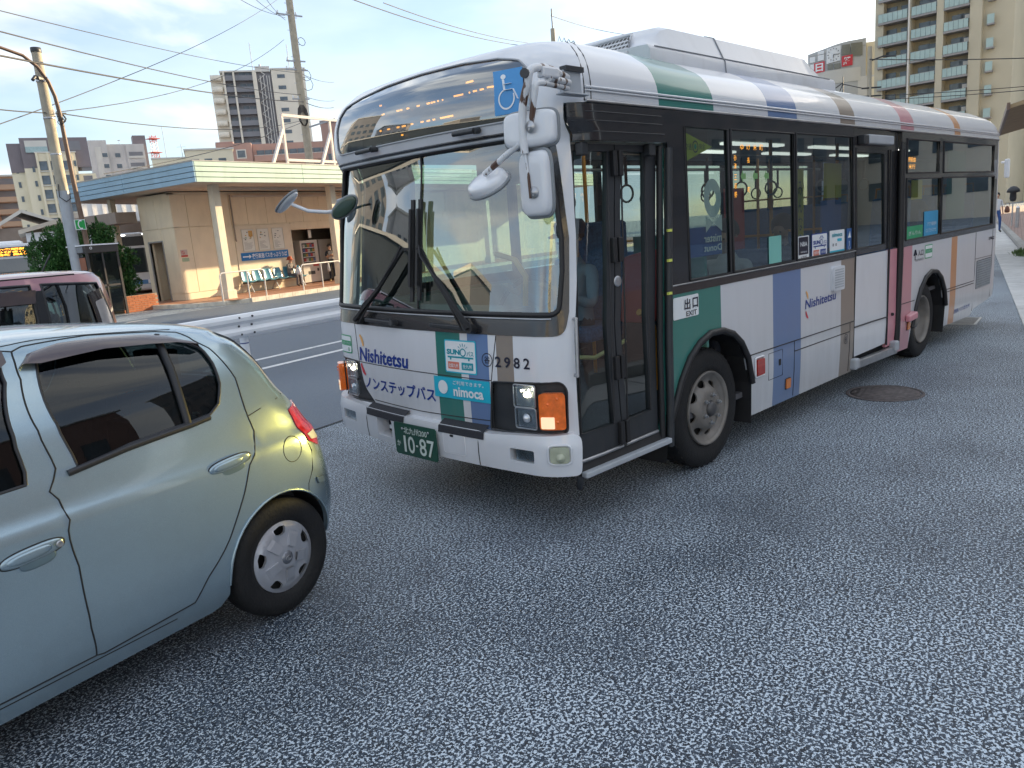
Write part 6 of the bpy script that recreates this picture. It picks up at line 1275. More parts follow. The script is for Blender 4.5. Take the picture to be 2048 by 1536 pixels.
q = MB(); q.mats = [M_dark]; q.tube([S(1.165, .33, .01), S(1.165, .30, .02), S(1.165, .36, .03)], .02, 8); q.build('hose_end', None, bus)
q = MB(); q.mats = [M_steel]; a, b_ = S(1.165, 1.255, .035), S(1.172, .945, .035); q.tube([a, b_], .009, 8); q.tube([S(1.165, 1.255, 0), a], .01, 8); q.tube([S(1.172, .945, 0), b_], .01, 8); q.build('grab_bar', None, bus)
# side details and lettering
sp_ = bus
ex = card('exit_sign', S, ua(1.130), 1.10+WZ, ua(1.426), 1.24+WZ, M_stk, bus, .004, .012)
text('lettering', '出', S, ua(1.255), 1.150+WZ, ua(1.325), 1.222+WZ, M_ink2, ex, .007, bold=.02); text('lettering', '口', S, ua(1.352), 1.153+WZ, ua(1.416), 1.219+WZ, M_ink2, ex, .007, bold=.02); text('lettering', 'EXIT', S, ua(1.275), 1.108+WZ, ua(1.400), 1.140+WZ, M_ink2, ex, .007, bold=.01)
logo(S, ua(3.03), .925+WZ, ua(3.63), .075, bus, sl=.02, sc=.8)
for z0_, z1_, a0_, a1_ in ((.706, .70, 2.12, 2.83), (.70, .69, 2.83, 4.04), (.616, .609, 2.845, 3.95), (.689, .683, 5.24, 5.66), (.675, .664, 6.76, 7.86), (.645, .634, 6.76, 7.86)): outline('panel_seam', S, AV([(a0_, z0_), ((a0_+a1_)/2, (z0_+z1_)/2), (a1_, z1_)]), .009, M_rub, bus, d=.001, close=False)
for a_, z0_, z1_ in ((2.835, .25, .70), (3.955, .24, .69), (7.88, .28, 1.26), (8.66, .37, 1.26)): outline('panel_seam', S, AV([(a_, z0_), (a_, (z0_+z1_)/2), (a_, z1_)]), .006, M_rub, bus, d=.001, close=False)
outline('panel_seam', S, AV([(7.88, .93), (8.3, .925), (8.66, .92)]), .006, M_rub, bus, d=.001, close=False)
outline('hatch_seam', S, [(ua(2.40), .48), (ua(2.63), .48), (ua(2.63), .685), (ua(2.40), .685)], .004, M_rub, bus, d=.001)
panel('hatch_latch', S, rrect(ua(2.565), .565, ua(2.60), .615, .004), M_black, bus, d=.003, th=.002)
rf = panel('side_reflector', S, rrect(ua(2.195), .555, ua(2.305), .675, .01), pm('reflector red', (.40, .03, .02), .25, coat=.5, var=.2, vs=30), bus, d=.02, th=.02); outline('rim', S, rrect(ua(2.18), .545, ua(2.315), .69, .015), .012, M_metalw, rf, d=.008)
for a_, z_ in ((2.726, .385), (5.50, .445)): mk = panel('side_marker', S, rrect(ua(a_-.035), z_-.03, ua(a_+.035), z_+.045, .006), pm('marker amber', (.70, .22, .05), .3, coat=.4), bus, d=.015, th=.015); outline('rim', S, rrect(ua(a_-.04), z_-.035, ua(a_+.04), z_+.05, .006), .006, M_rub, mk, d=.004)
vg = panel('speaker_grille', S, rrect(ua(3.535), 1.03, ua(3.76), 1.235, .02), pm('speaker white', (.66, .68, .72), .5), bus, d=.028, th=.03); 
for i in range(9):
    for j in range(8): q = MB() if (i, j) == (0, 0) else q; q.mats = [M_greypaint]; p = Vector(S(ua(3.562+i*.021), 1.06+j*.021, .029)); q.box(p.x-.001, p.x+.001, p.y-.006, p.y+.006, p.z-.006, p.z+.006)
o = q.build('perforation', None, vg); o['kind'] = 'stuff'
mg = panel('rear_vent', S, AV([(7.96, .545), (8.62, .545), (8.62, .90), (7.96, .90)]), pm('vent dark', (.05, .05, .055), .6), bus, d=.002, th=.002)
q = MB(); q.mats = [M_greypaint]
for k in range(22): q.bar(S(ua(7.97+k*.03), .565, .006), S(ua(7.97+k*.03), .91, .006), .006)
for k in range(12): q.bar(S(ua(7.965), .572+k*.03, .007), S(ua(8.61), .572+k*.03, .007), .006)
o = q.build('vent_mesh', None, mg); o['kind'] = 'stuff'
text('lettering', '西鉄バス北九州', S, ua(7.10), .345+WZ, ua(7.74), .398+WZ, M_navy, bus, .004, bold=.01); text('fleet_number', '2982', S, ua(8.46), 1.125+WZ, ua(8.73), 1.165+WZ, M_ink2, bus, .004, bold=.02)
text('lettering', '入口', S, ua(5.73), 1.135+WZ, ua(5.90), 1.20+WZ, M_ink2, bus, .004, bold=.01); text('lettering', 'ENTRANCE', S, ua(5.66), 1.085+WZ, ua(5.905), 1.11+WZ, M_ink2, bus, .004); q = MB(); q.mats = [M_ink2]
for a, b_ in (((5.64, 1.10), (5.64, 1.21)), ((5.64, 1.21), (5.60, 1.15)), ((5.64, 1.21), (5.68, 1.15))): q.bar(S(ua(a[0]), a[1]+WZ, .005), S(ua(b_[0]), b_[1]+WZ, .005), .014, .002)
q.build('arrow', None, bus)
gi = card('green_sticker', S, ua(5.955), 1.09+WZ, ua(6.20), 1.235+WZ, M_stgr, bus, .003, .02); card('sticker_face', S, ua(5.965), 1.10+WZ, ua(6.19), 1.225+WZ, M_stk, gi, .004, .016); card('green_band', S, ua(5.97), 1.145+WZ, ua(6.185), 1.19+WZ, M_stgr, gi, .005, .001); text('lettering', 'ノンステップ', S, ua(5.985), 1.153+WZ, ua(6.17), 1.182+WZ, M_stk, gi, .007)
ring(S, ua(3.86), .572, .040, .045, 0, 2*pi, 26, M_ink2, 'depot_ring', bus, .004); text('lettering', '谷', S, ua(3.835), .548, ua(3.885), .596, M_ink2, bus, .0045, bold=.015)
q = MB(); q.mats = [pm('pink paint', SPINK, .35)]; p = Vector(S(ua(5.50), .545, 0)); q.hexa([(p.x, p.y-.1, p.z-.04), (p.x+.05, p.y-.1, p.z-.04), (p.x+.07, p.y+.08, p.z-.02), (p.x, p.y+.08, p.z-.02), (p.x, p.y-.1, p.z+.03), (p.x+.05, p.y-.1, p.z+.02), (p.x+.07, p.y+.08, p.z+.05), (p.x, p.y+.08, p.z+.06)]); q.build('step_handle', None, bus, bevel=.012)
pk = card('black_sticker', S, ua(2.905), 1.345, ua(3.105), 1.53, M_stk, bus, .0, .01); card('sticker_face', S, ua(2.92), 1.385, ua(3.09), 1.522, M_ink2, pk, .002, .004); text('lettering', 'NBA', S, ua(2.945), 1.45, ua(3.065), 1.485, M_stk, pk, .004, bold=.01); text('lettering', '公営競', S, ua(2.95), 1.355, ua(3.06), 1.375, M_ink2, pk, .003); text('lettering', 'nimoca', S, ua(2.95), 1.40, ua(3.06), 1.415, M_stk, pk, .004)
sunq(S, ua(3.155), 1.335, ua(3.455), 1.535, bus, .001, ink=M_navy, back=M_navy)
nk = card('nimoca_sticker', S, ua(3.505), 1.335, ua(3.81), 1.54, M_stk, bus, .001, .006); card('cyan_band', S, ua(3.505), 1.335, ua(3.81), 1.372, M_cyan, nk, .003, .002); text('lettering', 'nimoca', S, ua(3.55), 1.485, ua(3.76), 1.52, M_stl, nk, .004, bold=.02); card('cyan_patch', S, ua(3.66), 1.445, ua(3.75), 1.468, M_cyan, nk, .003, .002)
for x_ in (3.57, 3.63): ring(S, ua(x_), 1.42, .006, .012, 0, 2*pi, 10, M_ink2, 'mark', nk, .004)
bk_ = card('blue_stickers', S, ua(3.86), 1.335, ua(3.965), 1.54, pm('pictogram blue', (.02, .10, .30), .4), bus, .001, .004); ring(S, ua(3.915), 1.375, .014, .019, R(100), R(380), 14, M_stk, 'wheelchair_mark', bk_, .004); ring(S, ua(3.91), 1.425, 0, .008, 0, 2*pi, 8, M_stk, 'head_mark', bk_, .004); q = MB(); q.mats = [M_stk]; q.bar(S(ua(3.91), 1.42, .004), S(ua(3.912), 1.39, .004), .006, .001); q.add([S(ua(3.88), 1.46, .004), S(ua(3.945), 1.46, .004), S(ua(3.925), 1.52, .004)], [(0, 1, 2)]); q.build('pictogram', None, bk_)
fl = panel('safety_flag', S, [(ua(1.325), 2.285), (ua(1.328), 2.085), (ua(1.715), 2.19)], pm('flag yellow', (.50, .55, .03), .6, var=.1), bus, d=-.03, th=.001, st=(.3, .3)); text('lettering', '交通', S, ua(1.355), 2.165, ua(1.435), 2.205, M_ink2, fl, -.022); text('lettering', '安全', S, ua(1.535), 2.172, ua(1.612), 2.208, M_ink2, fl, -.022); ring(S, ua(1.485), 2.187, .030, .038, 0, 2*pi, 20, M_ink2, 'flag_ring', fl, -.022); ring(S, ua(1.485), 2.187, .0, .018, 0, 2*pi, 6, M_stgr, 'flag_emblem', fl, -.022)
for a0, a1, m_ in ((5.37, 5.86, M_stgr), (5.90, 6.36, pm('sticker sky', (.03, .30, .55), .4))):
    s_ = card('window_sticker', S, ua(a0), 1.345, ua(a1), 1.345+(.13 if m_ is M_stgr else .26), m_, bus, .001, .006); text('lettering', 'ぎんりん' if m_ is M_stgr else 'にしてつバスナビ', S, ua(a0+.06), 1.385, ua(a1-.06), 1.425, M_stk, s_, .004)
    if m_ is not M_stgr: text('lettering', 'アプリ配信中', S, ua(a0+.1), 1.45, ua(a1-.06), 1.49, M_stk, s_, .004)
tq = card('window_sticker', S, ua(2.42), 1.36, ua(2.62), 1.56, pm('sticker aqua', (.20, .52, .46), .4), bus, .002, .004)
for y_, z_, t_x in ((5.42, 2.10, '三萩野経由'), (5.42, 2.03, '久留米行')): text('side_led_text', t_x, flatS((1.08, 0, 0), (0, 1, 0), (0, 0, 1), (1, 0, 0)), y_, z_, y_+.42, z_+.05, M_led, bus, 0)
# wheels
M_tyre = pm('tyre rubber', (.008, .008, .009), .7, var=.25, vs=20, bump=.35, bs=70); M_rim = pm('dusty grey wheel', (.22, .205, .19), .55, .35, var=.18, vs=7, dirt=.4); M_rimd = pm('wheel hollow', (.012, .012, .012), .8)
def bus_wheel(a, x, sg_, rear=False):
    w = thing('wheel', None, None); w.parent = bus; w.location = (x, a, .419); R_ = .419
    ax = (sg_, 0, 0)
    q = MB(); q.mats = [M_tyre]; q.lathe([(.24, -.22), (.36, -.22), (.405, -.20), (.419, -.17), (.419, -.045), (.408, -.02), (.375, .0), (.34, .003), (.30, -.002), (.262, -.012), (.255, -.03)], (0, 0, 0), ax, 56)
    for k in range(44):
        t_ = 2*pi*k/44
        for h0, h1 in ((-.19, -.13), (-.09, -.03)): q.add([(sg_*h, (R_+dr_)*cos(t_+dt), (R_+dr_)*sin(t_+dt)) for h, dt, dr_ in ((h0, 0, -.004), (h1, 0, -.004), (h1, .05, -.004), (h0, .05, -.004), (h0, 0, .004), (h1, 0, .004), (h1, .05, .004), (h0, .05, .004))], [(4, 5, 6, 7), (0, 1, 5, 4), (1, 2, 6, 5), (2, 3, 7, 6), (3, 0, 4, 7)])
    q.build('tyre', None, w)
    def DS(x_, y_, d=0.):
        r_ = sqrt(x_*x_+y_*y_)
        dep = (-.015 if r_ > .235 else -.015-.05*ss(.235, .20, r_) if False else 0)
        if not rear: h = -.03*ss(.25, .19, r_)+.055*ss(.19, .12, r_)
        else: h = -.10*ss(.25, .15, r_)-.02
        return (sg_*(h-.01+d), x_, y_)
    if not rear:
        hs = []
        for k in range(8):
            t_ = k*pi/4+.2; c = (.178*cos(t_), .178*sin(t_)); hs.append([(c[0]+.042*cos(p)*-sin(t_)+.024*sin(p)*cos(t_), c[1]+.042*cos(p)*cos(t_)+.024*sin(p)*sin(t_)) for p in [2*pi*j/14 for j in range(14)]])
        q = panel('rim_disc', DS, [(.245*cos(2*pi*k/40), .245*sin(2*pi*k/40)) for k in range(40)], M_rim, w, holes=hs+[[(.058*cos(2*pi*k/20), .058*sin(2*pi*k/20)) for k in range(20)]], st=(.022, .022), th=.012)
        q = MB(); q.mats = [M_rim]; q.lathe([(.235, -.012), (.248, .0), (.258, .006), (.262, -.002), (.262, -.02)], (0, 0, 0), ax, 48); q.build('rim_edge', None, w)
        q = MB(); q.mats = [pm('hub grey', (.10, .10, .105), .5, .5, dirt=.3)]; q.lathe([(0, .045), (.03, .044), (.046, .034), (.054, .018), (.056, -.04)], (0, 0, 0), ax, 24); q.build('hub', None, w)
        for k in range(8 if rear else 6):
            t_ = k*pi/3+.35; c = Vector((sg_*.012, .097*cos(t_), .097*sin(t_))); q = MB(); q.mats = [M_steel]; q.cyl(c, c+Vector((sg_*.022, 0, 0)), .015, 6); q.cyl(c, c+Vector((sg_*.036, 0, 0)), .007, 8); q.build('wheel_nut', None, w)
        q = MB(); q.mats = [M_rimd]; q.lathe([(0, -.06), (.24, -.06), (.25, -.01)], (0, 0, 0), ax, 32); q.build('drum', None, w)
    else:
        q = MB(); q.mats = [M_rim]; q.lathe([(.262, -.02), (.262, -.002), (.256, .006), (.245, -.002), (.235, -.04), (.225, -.10), (.20, -.12), (.15, -.125), (.12, -.12), (.09, -.06), (.06, -.04), (0, -.038)], (0, 0, 0), ax, 48); q.build('rim_disc', None, w)
        for k in range(8): t_ = k*pi/4; c = Vector((-sg_*.12, .15*cos(t_), .15*sin(t_))); q = MB(); q.mats = [M_steel]; q.cyl(c, c+Vector((sg_*.03, 0, 0)), .014, 6); q.build('wheel_nut', None, w)
    return w
for sg_ in (1, -1): bus_wheel(1.60, sg_*1.115, sg_); bus_wheel(6.12, sg_*1.10, sg_, True)
# underbody
q = MB(); q.mats = [M_black]; q.box(-1.05, 1.05, .35, 1.1, .26, .40); q.box(-1.05, 1.05, 2.2, 5.5, .26, .36); q.box(-.7, .7, 1.1, 2.2, .26, .38); q.box(-.6, .6, 5.5, 6.8, .26, .4); q.box(-1.0, 1.0, 6.8, 8.7, .32, .45); q.box(-1.0, 1.0, .2, .4, .34, .44); q.build('underbody', None, bus)
# mirrors
def disc_mirror(name, c, nrm, rx, rz_, m_back, th=.05, par=None, sq=3.2, upv=(0, 0, 1)):
    nrm = Vector(nrm).normalized(); u = Vector(upv).cross(nrm).normalized(); v = nrm.cross(u); c = Vector(c); par = par or bus
    t_ = thing(name, None, None); t_.parent = par; q = MB(); q.mats = [m_back]; n_ = 36; vs = []
    for rr__, dd in ((0, th), (.6, th*.99), (.86, th*.93), (.95, th*.78), (.99, th*.45), (1.0, 0)):
        for k in range(n_): a = 2*pi*k/n_; ca, sa = cos(a), sin(a); e = 2/sq; vs.append(c+u*rx*rr__*math.copysign(abs(ca)**e, ca)+v*rz_*rr__*math.copysign(abs(sa)**e, sa)+nrm*dd)
    q.grid(vs, n_, 6, True); q.build('back', None, t_)
    q = MB(); q.mats = [pm('mirror seal grey', (.22, .24, .26), .5)]; q.tube([c+u*rx*1.02*math.copysign(abs(cos(2*pi*k/n_))**(2/sq), cos(2*pi*k/n_))+v*rz_*1.02*math.copysign(abs(sin(2*pi*k/n_))**(2/sq), sin(2*pi*k/n_)) for k in range(n_+1)], .009, 6, cap=False); q.build('rim', None, t_)
    q = MB(); q.mats = [pm('mirror glass', (.8, .85, .85), .03, 1.0)]; q.add([p-nrm*.004 for p in vs[-n_:]], [tuple(range(n_))]); q.build('glass', None, t_)
    return t_
M_arm = bpy.data.materials.new('chipped white paint'); M_arm.use_nodes = True; nt = M_arm.node_tree; b_ = nt.nodes['Principled BSDF']; t_ = N(nt, 'ShaderNodeTexCoord'); n_ = N(nt, 'ShaderNodeTexNoise'); n_.inputs['Scale'].default_value = 13; n_.inputs['Detail'].default_value = 6; mp2 = N(nt, 'ShaderNodeMapping'); mp2.inputs['Scale'].default_value = (1, 1, .35); r_ = N(nt, 'ShaderNodeValToRGB'); r_.color_ramp.elements[0].position = .545; r_.color_ramp.elements[0].color = (.68, .70, .73, 1); r_.color_ramp.elements[1].position = .565; r_.color_ramp.elements[1].color = (.09, .045, .03, 1)
nt.links.new(t_.outputs['Object'], mp2.inputs[0]); nt.links.new(mp2.outputs[0], n_.inputs['Vector']); nt.links.new(n_.outputs['Fac'], r_.inputs[0]); nt.links.new(r_.outputs[0], b_.inputs['Base Color']); b_.inputs['Roughness'].default_value = .45
A = -.25
q = MB(); q.mats = [M_arm]; q.tube(smooth([(1.19, .20, 2.475), (1.29, -.06, 2.478), (1.345, A+.02, 2.45), (1.335, A, 2.39), (1.305, A, 2.33), (1.285, A, 2.24), (1.285, A, 2.085)]), .019, 14); q.build('mirror_arm', None, bus)
q = MB(); q.mats = [M_arm]; q.tube(smooth([(1.19, .20, 2.425), (1.33, -.12, 2.40), (1.362, A+.03, 2.385), (1.36, A+.02, 2.35), (1.335, A+.02, 2.27), (1.322, A+.02, 2.21)]), .014, 14); q.tube([(1.20, .20, 2.45), (1.33, -.10, 2.425)], .017, 12); q.build('mirror_arm', None, bus)
q = MB(); q.mats = [M_arm]; q.tube([(1.255, A, 2.135), (1.02, A-.02, 2.02)], .015, 10); q.tube([(1.286, A, 2.085), (1.298, A, 1.98), (1.302, A, 1.88)], .007, 8); q.build('mirror_stay', None, bus)
q = MB(); q.mats = [M_greypaint]; q.box(1.17, 1.20, .16, .30, 2.40, 2.51); q.box(1.16, 1.22, .14, .34, 2.392, 2.402); q.build('mirror_bracket', None, bus, bevel=.004)
q = MB(); q.mats = [M_dark]; q.box(1.17, 1.215, .17, .31, 2.505, 2.53); q.build('cable_clamp', None, bus); q = MB(); q.mats = [M_dark]; q.cyl((1.33, -.24, 2.43), (1.345, -.28, 2.43), .022, 10); q.build('cable_clamp', None, bus)
q = MB(); q.mats = [M_bwhite]; q.box(1.30, 1.345, -.15, -.03, 2.425, 2.475); q.build('mirror_motor', None, bus, bevel=.01)
nm_ = (.35, -1, .05)
disc_mirror('upper_mirror', (1.292, A+.05, 2.195), nm_, .135, .082, M_bwhite, .045, sq=5)
disc_mirror('lower_mirror', (1.312, A+.05, 1.945), (-.05, -1, 0), .095, .152, M_bwhite, .045, sq=5)
disc_mirror('round_mirror', (1.010, A+.02, 1.965), (-.1, -.62, .80), .135, .095, M_bwhite, .05, sq=2.0)
for c in ((1.330, A, 2.20), (1.325, A, 1.905)): q = MB(); q.mats = [M_steel]; q.lathe([(0, .010), (.010, .009), (.013, .004), (.026, .003), (.028, 0)], c, (0, -1, 0), 16); q.cyl(Vector(c)+Vector((.012, -.016, -.012)), Vector(c)+Vector((.012, -.022, -.012)), .005, 6); q.build('mirror_pivot', None, bus)
# far-side mirror on its curved stalk, under-mirror on the other side of the glass
q = MB(); q.mats = [M_bwhite]; q.tube([(-1.12, .30, 1.985), (-1.22, .20, 1.98), (-1.34, .12, 2.00), (-1.46, .06, 2.06)], .013, 8); q.build('mirror_arm', None, bus)
disc_mirror('far_mirror', (-1.54, .06, 2.09), (.42, .42, -.80), .125, .085, M_bwhite, .03, sq=2.2, upv=(0, 1, 0))
q = MB(); q.mats = [M_greypaint]; q.tube([(-.98, .16, 2.0), (-.90, .10, 2.04), (-.80, .08, 2.045)], .009, 6); q.build('mirror_arm', None, bus)
disc_mirror('under_mirror', (-.74, .05, 1.985), (.55, -.8, -.2), .11, .05, pm('dark mirror back', (.04, .07, .05), .25, coat=.5), .025, sq=2.0, upv=(-.55, 0, .8))
q = MB(); q.mats = [M_metalw]; p = Vector((1.12, 8.98, 2.02)); q.box(1.19, 1.25, 8.93, 8.98, 1.9, 2.14); q.bar((1.16, 8.9, 2.1), (1.2, 8.95, 2.1), .03); q.build('rear_mirror', None, bus, bevel=.02)
for k in range(5): q = MB(); q.mats = [M_dark]; p = S(UE+.14, 1.35+k*.05, .0); q.box(p[0]-.02, p[0]+.012, p[1]-.03, p[1]+.03, p[2]-.012, p[2]+.012); q.build('rear_louvre', None, bus)
# interior
M_int = pm('interior panel', (.36, .38, .36), .7); M_floor = pm('interior floor', (.10, .10, .11), .7); M_moq = pm('seat moquette', (.05, .13, .30), .9, var=.3, vs=60); M_yel = pm('grab pole orange', (.70, .30, .03), .4); M_tealp = pm('partition teal', (.16, .42, .38), .6)
q = MB(); q.mats = [M_floor]; q.box(-1.08, 1.08, .45, 5.3, .38, .42); q.box(-1.08, 1.08, 5.3, 8.7, .70, .74); q.box(-1.08, 1.08, 5.27, 5.3, .42, .74); q.build('floor', None, bus)
q = MB(); q.mats = [M_int]; q.box(-1.08, 1.08, .6, 8.7, 2.36, 2.39); q.box(-1.1, -1.06, .4, 8.75, .42, 1.27); q.box(1.06, 1.10, 2.25, 4.0, .42, 1.27); q.box(1.06, 1.10, 1.2, 2.25, 1.02, 1.27); q.box(1.06, 1.10, 5.3, 8.75, 1.02, 1.27); q.box(1.06, 1.10, 6.85, 8.75, .72, 1.02); q.box(-1.08, 1.08, 8.72, 8.76, .7, 2.36); q.build('lining', None, bus)
q = MB(); q.mats = [M_dark]; q.box(-1.05, .55, .22, .55, 1.05, 1.26); q.box(-.4, .5, .3, .75, .75, 1.18); q.build('dashboard', None, bus, bevel=.03)
q = MB(); q.mats = [M_black]; q.tube([(.35+.235*cos(2*pi*k/28), .62+.10*sin(2*pi*k/28), 1.22+.20*sin(2*pi*k/28)) for k in range(29)], .016, 8, cap=False); q.bar((.35, .60, 1.2), (.35, .45, 1.0), .06); q.build('steering_wheel', None, bus)
q = MB(); q.mats = [M_moq]; q.box(.12, .60, .95, 1.40, .95, 1.05); q.box(.12, .60, 1.36, 1.46, 1.05, 1.75); q.build('driver_seat', None, bus, bevel=.03)
def pole(pts, m_=None, r=.017): q = MB(); q.mats = [m_ or M_yel]; q.tube(pts, r, 8); return q.build('grab_pole', None, bus)
q = MB(); q.mats = [M_tealp]; q.box(.45, 1.04, 1.72, 1.75, .6, 1.62); q.build('partition', None, bus)
q = MB(); q.mats = [pm('fare box red', (.50, .08, .08), .45)]; q.hexa([(.62, 1.28, 1.05), (.86, 1.28, 1.05), (.86, 1.50, 1.05), (.62, 1.5, 1.05), (.66, 1.30, 1.50), (.86, 1.30, 1.54), (.86, 1.48, 1.54), (.66, 1.48, 1.50)]); q.build('fare_box', None, bus, bevel=.02)
q = MB(); q.mats = [M_dark]; q.box(.64, .84, 1.3, 1.48, .42, 1.05); q.build('fare_box_stand', None, bus)
pole([(1.0, .99, 1.17), (1.0, 1.1, 1.12), (1.0, 1.15, 1.02), (1.0, 1.17, .62), (1.0, 1.20, .52), (1.0, 1.28, .5)], r=.022); pole([(.5, .45, .95), (.9, .65, .93), (.95, .9, 1.0)], pm('pale yellow rail', (.50, .50, .22), .4), .014)
pole([(-.2, .45, 1.3), (-.1, .45, 1.50), (.05, .46, 1.55), (.12, .46, 1.4), (.14, .46, 1.27)]) if False else pole([(.58, .40, 1.28), (.60, .40, 1.46), (.52, .40, 1.56), (.36, .40, 1.60)], r=.018)
for a_ in (2.3, 3.9, 5.4, 6.9): pole([(.45, a_, .42), (.45, a_, 2.36)]); pole([(-.45, a_, .42), (-.45, a_, 2.36)])
for s_ in (-.5, .5): pole([(s_, 1.3, 2.2), (s_, 8.5, 2.2)], M_steel, .014)
for k in range(9):
    for s_ in (-.5, .5):
        y = 1.6+k*.55; st_ = thing('hanging_strap', None, None); st_.parent = bus; q = MB(); q.mats = [M_dark]; q.box(s_-.012, s_+.012, y-.003, y+.003, 1.98, 2.2); q.build('band', None, st_); q = MB(); q.mats = [pm('strap ring', (.25, .24, .2), .5)]; q.tube([(s_+.055*cos(2*pi*j/14), y, 1.93+.06*sin(2*pi*j/14)) for j in range(15)], .008, 6, cap=False); q.build('ring', None, st_)
def bus_seat(x, y, z):
    t_ = thing('passenger_seat', None, None); t_.parent = bus; t_.location = (x, y, z)
    q = MB(); q.mats = [M_moq]; q.box(-.21, .21, -.2, .2, .40, .48); q.build('seat_cushion', None, t_, bevel=.03); q = MB(); q.mats = [M_moq]; q.hexa([(-.21, .18, .42), (.21, .18, .42), (.21, .25, .42), (-.21, .25, .42), (-.2, .26, 1.02), (.2, .26, 1.02), (.2, .32, 1.02), (-.2, .32, 1.02)]); q.build('seat_back', None, t_, bevel=.03)
    q = MB(); q.mats = [M_dark]; q.box(-.17, .17, -.12, .12, 0, .4); q.build('seat_base', None, t_); q = MB(); q.mats = [M_yel]; q.tube([(-.18, .3, .9), (-.17, .33, 1.12), (.17, .33, 1.12), (.18, .3, .9)], .013, 6); q.build('seat_handle', None, t_)
for y in (2.2, 3.0, 3.8): bus_seat(-.82, y, .42)
for y in (2.5, 3.4): bus_seat(.82, y, .42)
for y in (5.7, 6.5, 7.3, 8.1): bus_seat(-.80, y, .74); bus_seat(.80, y, .74)
q = MB(); q.mats = [pm('interior screen', (.03, .03, .03), .3)]; q.box(-.35, .35, .95, .98, 2.05, 2.3); scn = q.build('passenger_screen', None, bus)
text('led_text', '西小倉', flatS((0, .98, 0), (-1, 0, 0), (0, 0, 1), (0, 1, 0)), -.2, 2.1, .2, 2.2, M_led, scn, .004)
for y in (1.6, 3.4, 5.2, 7.0): q = MB(); q.mats = [pm('interior tube lamp', (1, 1, 1), .5, emis=(1, .98, .92), es=.8)]; q.box(-.30, -.22, y, y+1.1, 2.335, 2.355); q.build('ceiling_lamp', None, bus); q = MB(); q.mats = [MATS['interior tube lamp']]; q.box(.22, .30, y, y+1.1, 2.335, 2.355); q.build('ceiling_lamp', None, bus)
# posters and banners hanging inside; first-pane blue and rear green panels paint glass reflections
for (x, y0, y1, z0, z1, nm_, col_) in ((.80, 2.42, 2.72, 1.45, 1.92, 'red_poster', (.62, .06, .05)), (.92, 3.38, 3.52, 1.3, 2.05, 'yellow_banner', (.72, .62, .05)), (.75, 4.35, 4.74, 1.80, 2.12, 'yellow_board', (.95, .80, .02)), (.75, 4.28, 4.74, 1.33, 1.78, 'blue_board', (.05, .18, .60)), (1.02, 5.92, 6.24, 1.72, 1.92, 'yellow_notice', (.85, .68, .03)), (1.0, 7.2, 7.9, 1.45, 2.25, 'green_reflection', (.03, .30, .20)), (1.12, 1.40, 1.80, 1.47, 1.66, 'blue_reflection', (.04, .12, .42))):
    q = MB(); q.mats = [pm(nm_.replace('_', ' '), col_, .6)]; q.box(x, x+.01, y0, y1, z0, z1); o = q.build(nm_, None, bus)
    if nm_ == 'yellow_banner': text('lettering', 'み\nん\nな\nの', flatS((.932, 0, 0), (0, 1, 0), (0, 0, 1), (1, 0, 0)), 3.41, 1.4, 3.49, 1.95, M_ink2, o, .002)
wS = flatS((1.09, 0, 0), (0, 1, 0), (0, 0, 1), (1, 0, 0))
for k in range(3): q = MB(); q.mats = [pm('green arrow', (.35, .60, .20), .5, emis=(.3, .6, .2), es=.25)]; y = 2.15+k*.175; q.add([wS(y+dy, 1.985+dz) for dy, dz in ((0, 0), (.035, .045), (.035, .02), (.075, .02), (.075, -.02), (.035, -.02), (.035, -.045))], [tuple(range(7))]); q.build('green_arrow', None, bus, fix=False)
for i, ch_ in enumerate('ゆけ米町'): text('side_led_text', ch_, wS, 2.15+i*.095, 2.165, 2.20+i*.095, 2.205, M_led, bus, 0)
for ch_, y_, z_ in (('砂', 2.06, 2.09), ('津', 2.06, 2.035), ('三', 2.06, 1.96), ('萩', 2.06, 1.90), ('野', 2.06, 1.84), ('長', 2.25, 2.075), ('町', 2.25, 1.87)): text('side_led_text', ch_, wS, y_, z_, y_+.035, z_+.038, M_led, bus, 0)
# painted reflection of a doughnut-shop sign in the side window: pale ring and mirrored lettering
M_ghost = pm('pale reflected print', (.85, .90, .92), .6)
ringo = ring(S, ua(1.665), 1.86, .05, .125, 0, 2*pi, 30, M_ghost, 'reflected_mark', bus, -.012, .88)
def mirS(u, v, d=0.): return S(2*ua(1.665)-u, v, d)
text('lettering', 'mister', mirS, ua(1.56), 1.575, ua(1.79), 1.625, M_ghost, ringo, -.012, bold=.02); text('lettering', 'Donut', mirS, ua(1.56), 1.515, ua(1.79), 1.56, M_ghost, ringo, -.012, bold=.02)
q = MB(); q.mats = [M_ghost]; q.add([S(ua(1.57), 1.64, -.012), S(ua(1.665), 1.70, -.012), S(ua(1.57), 1.75, -.012)], [(0, 1, 2)]); q.add([S(ua(1.78), 1.64, -.012), S(ua(1.665), 1.70, -.012), S(ua(1.78), 1.75, -.012)], [(0, 1, 2)]); q.build('bow_mark', None, ringo, fix=False)
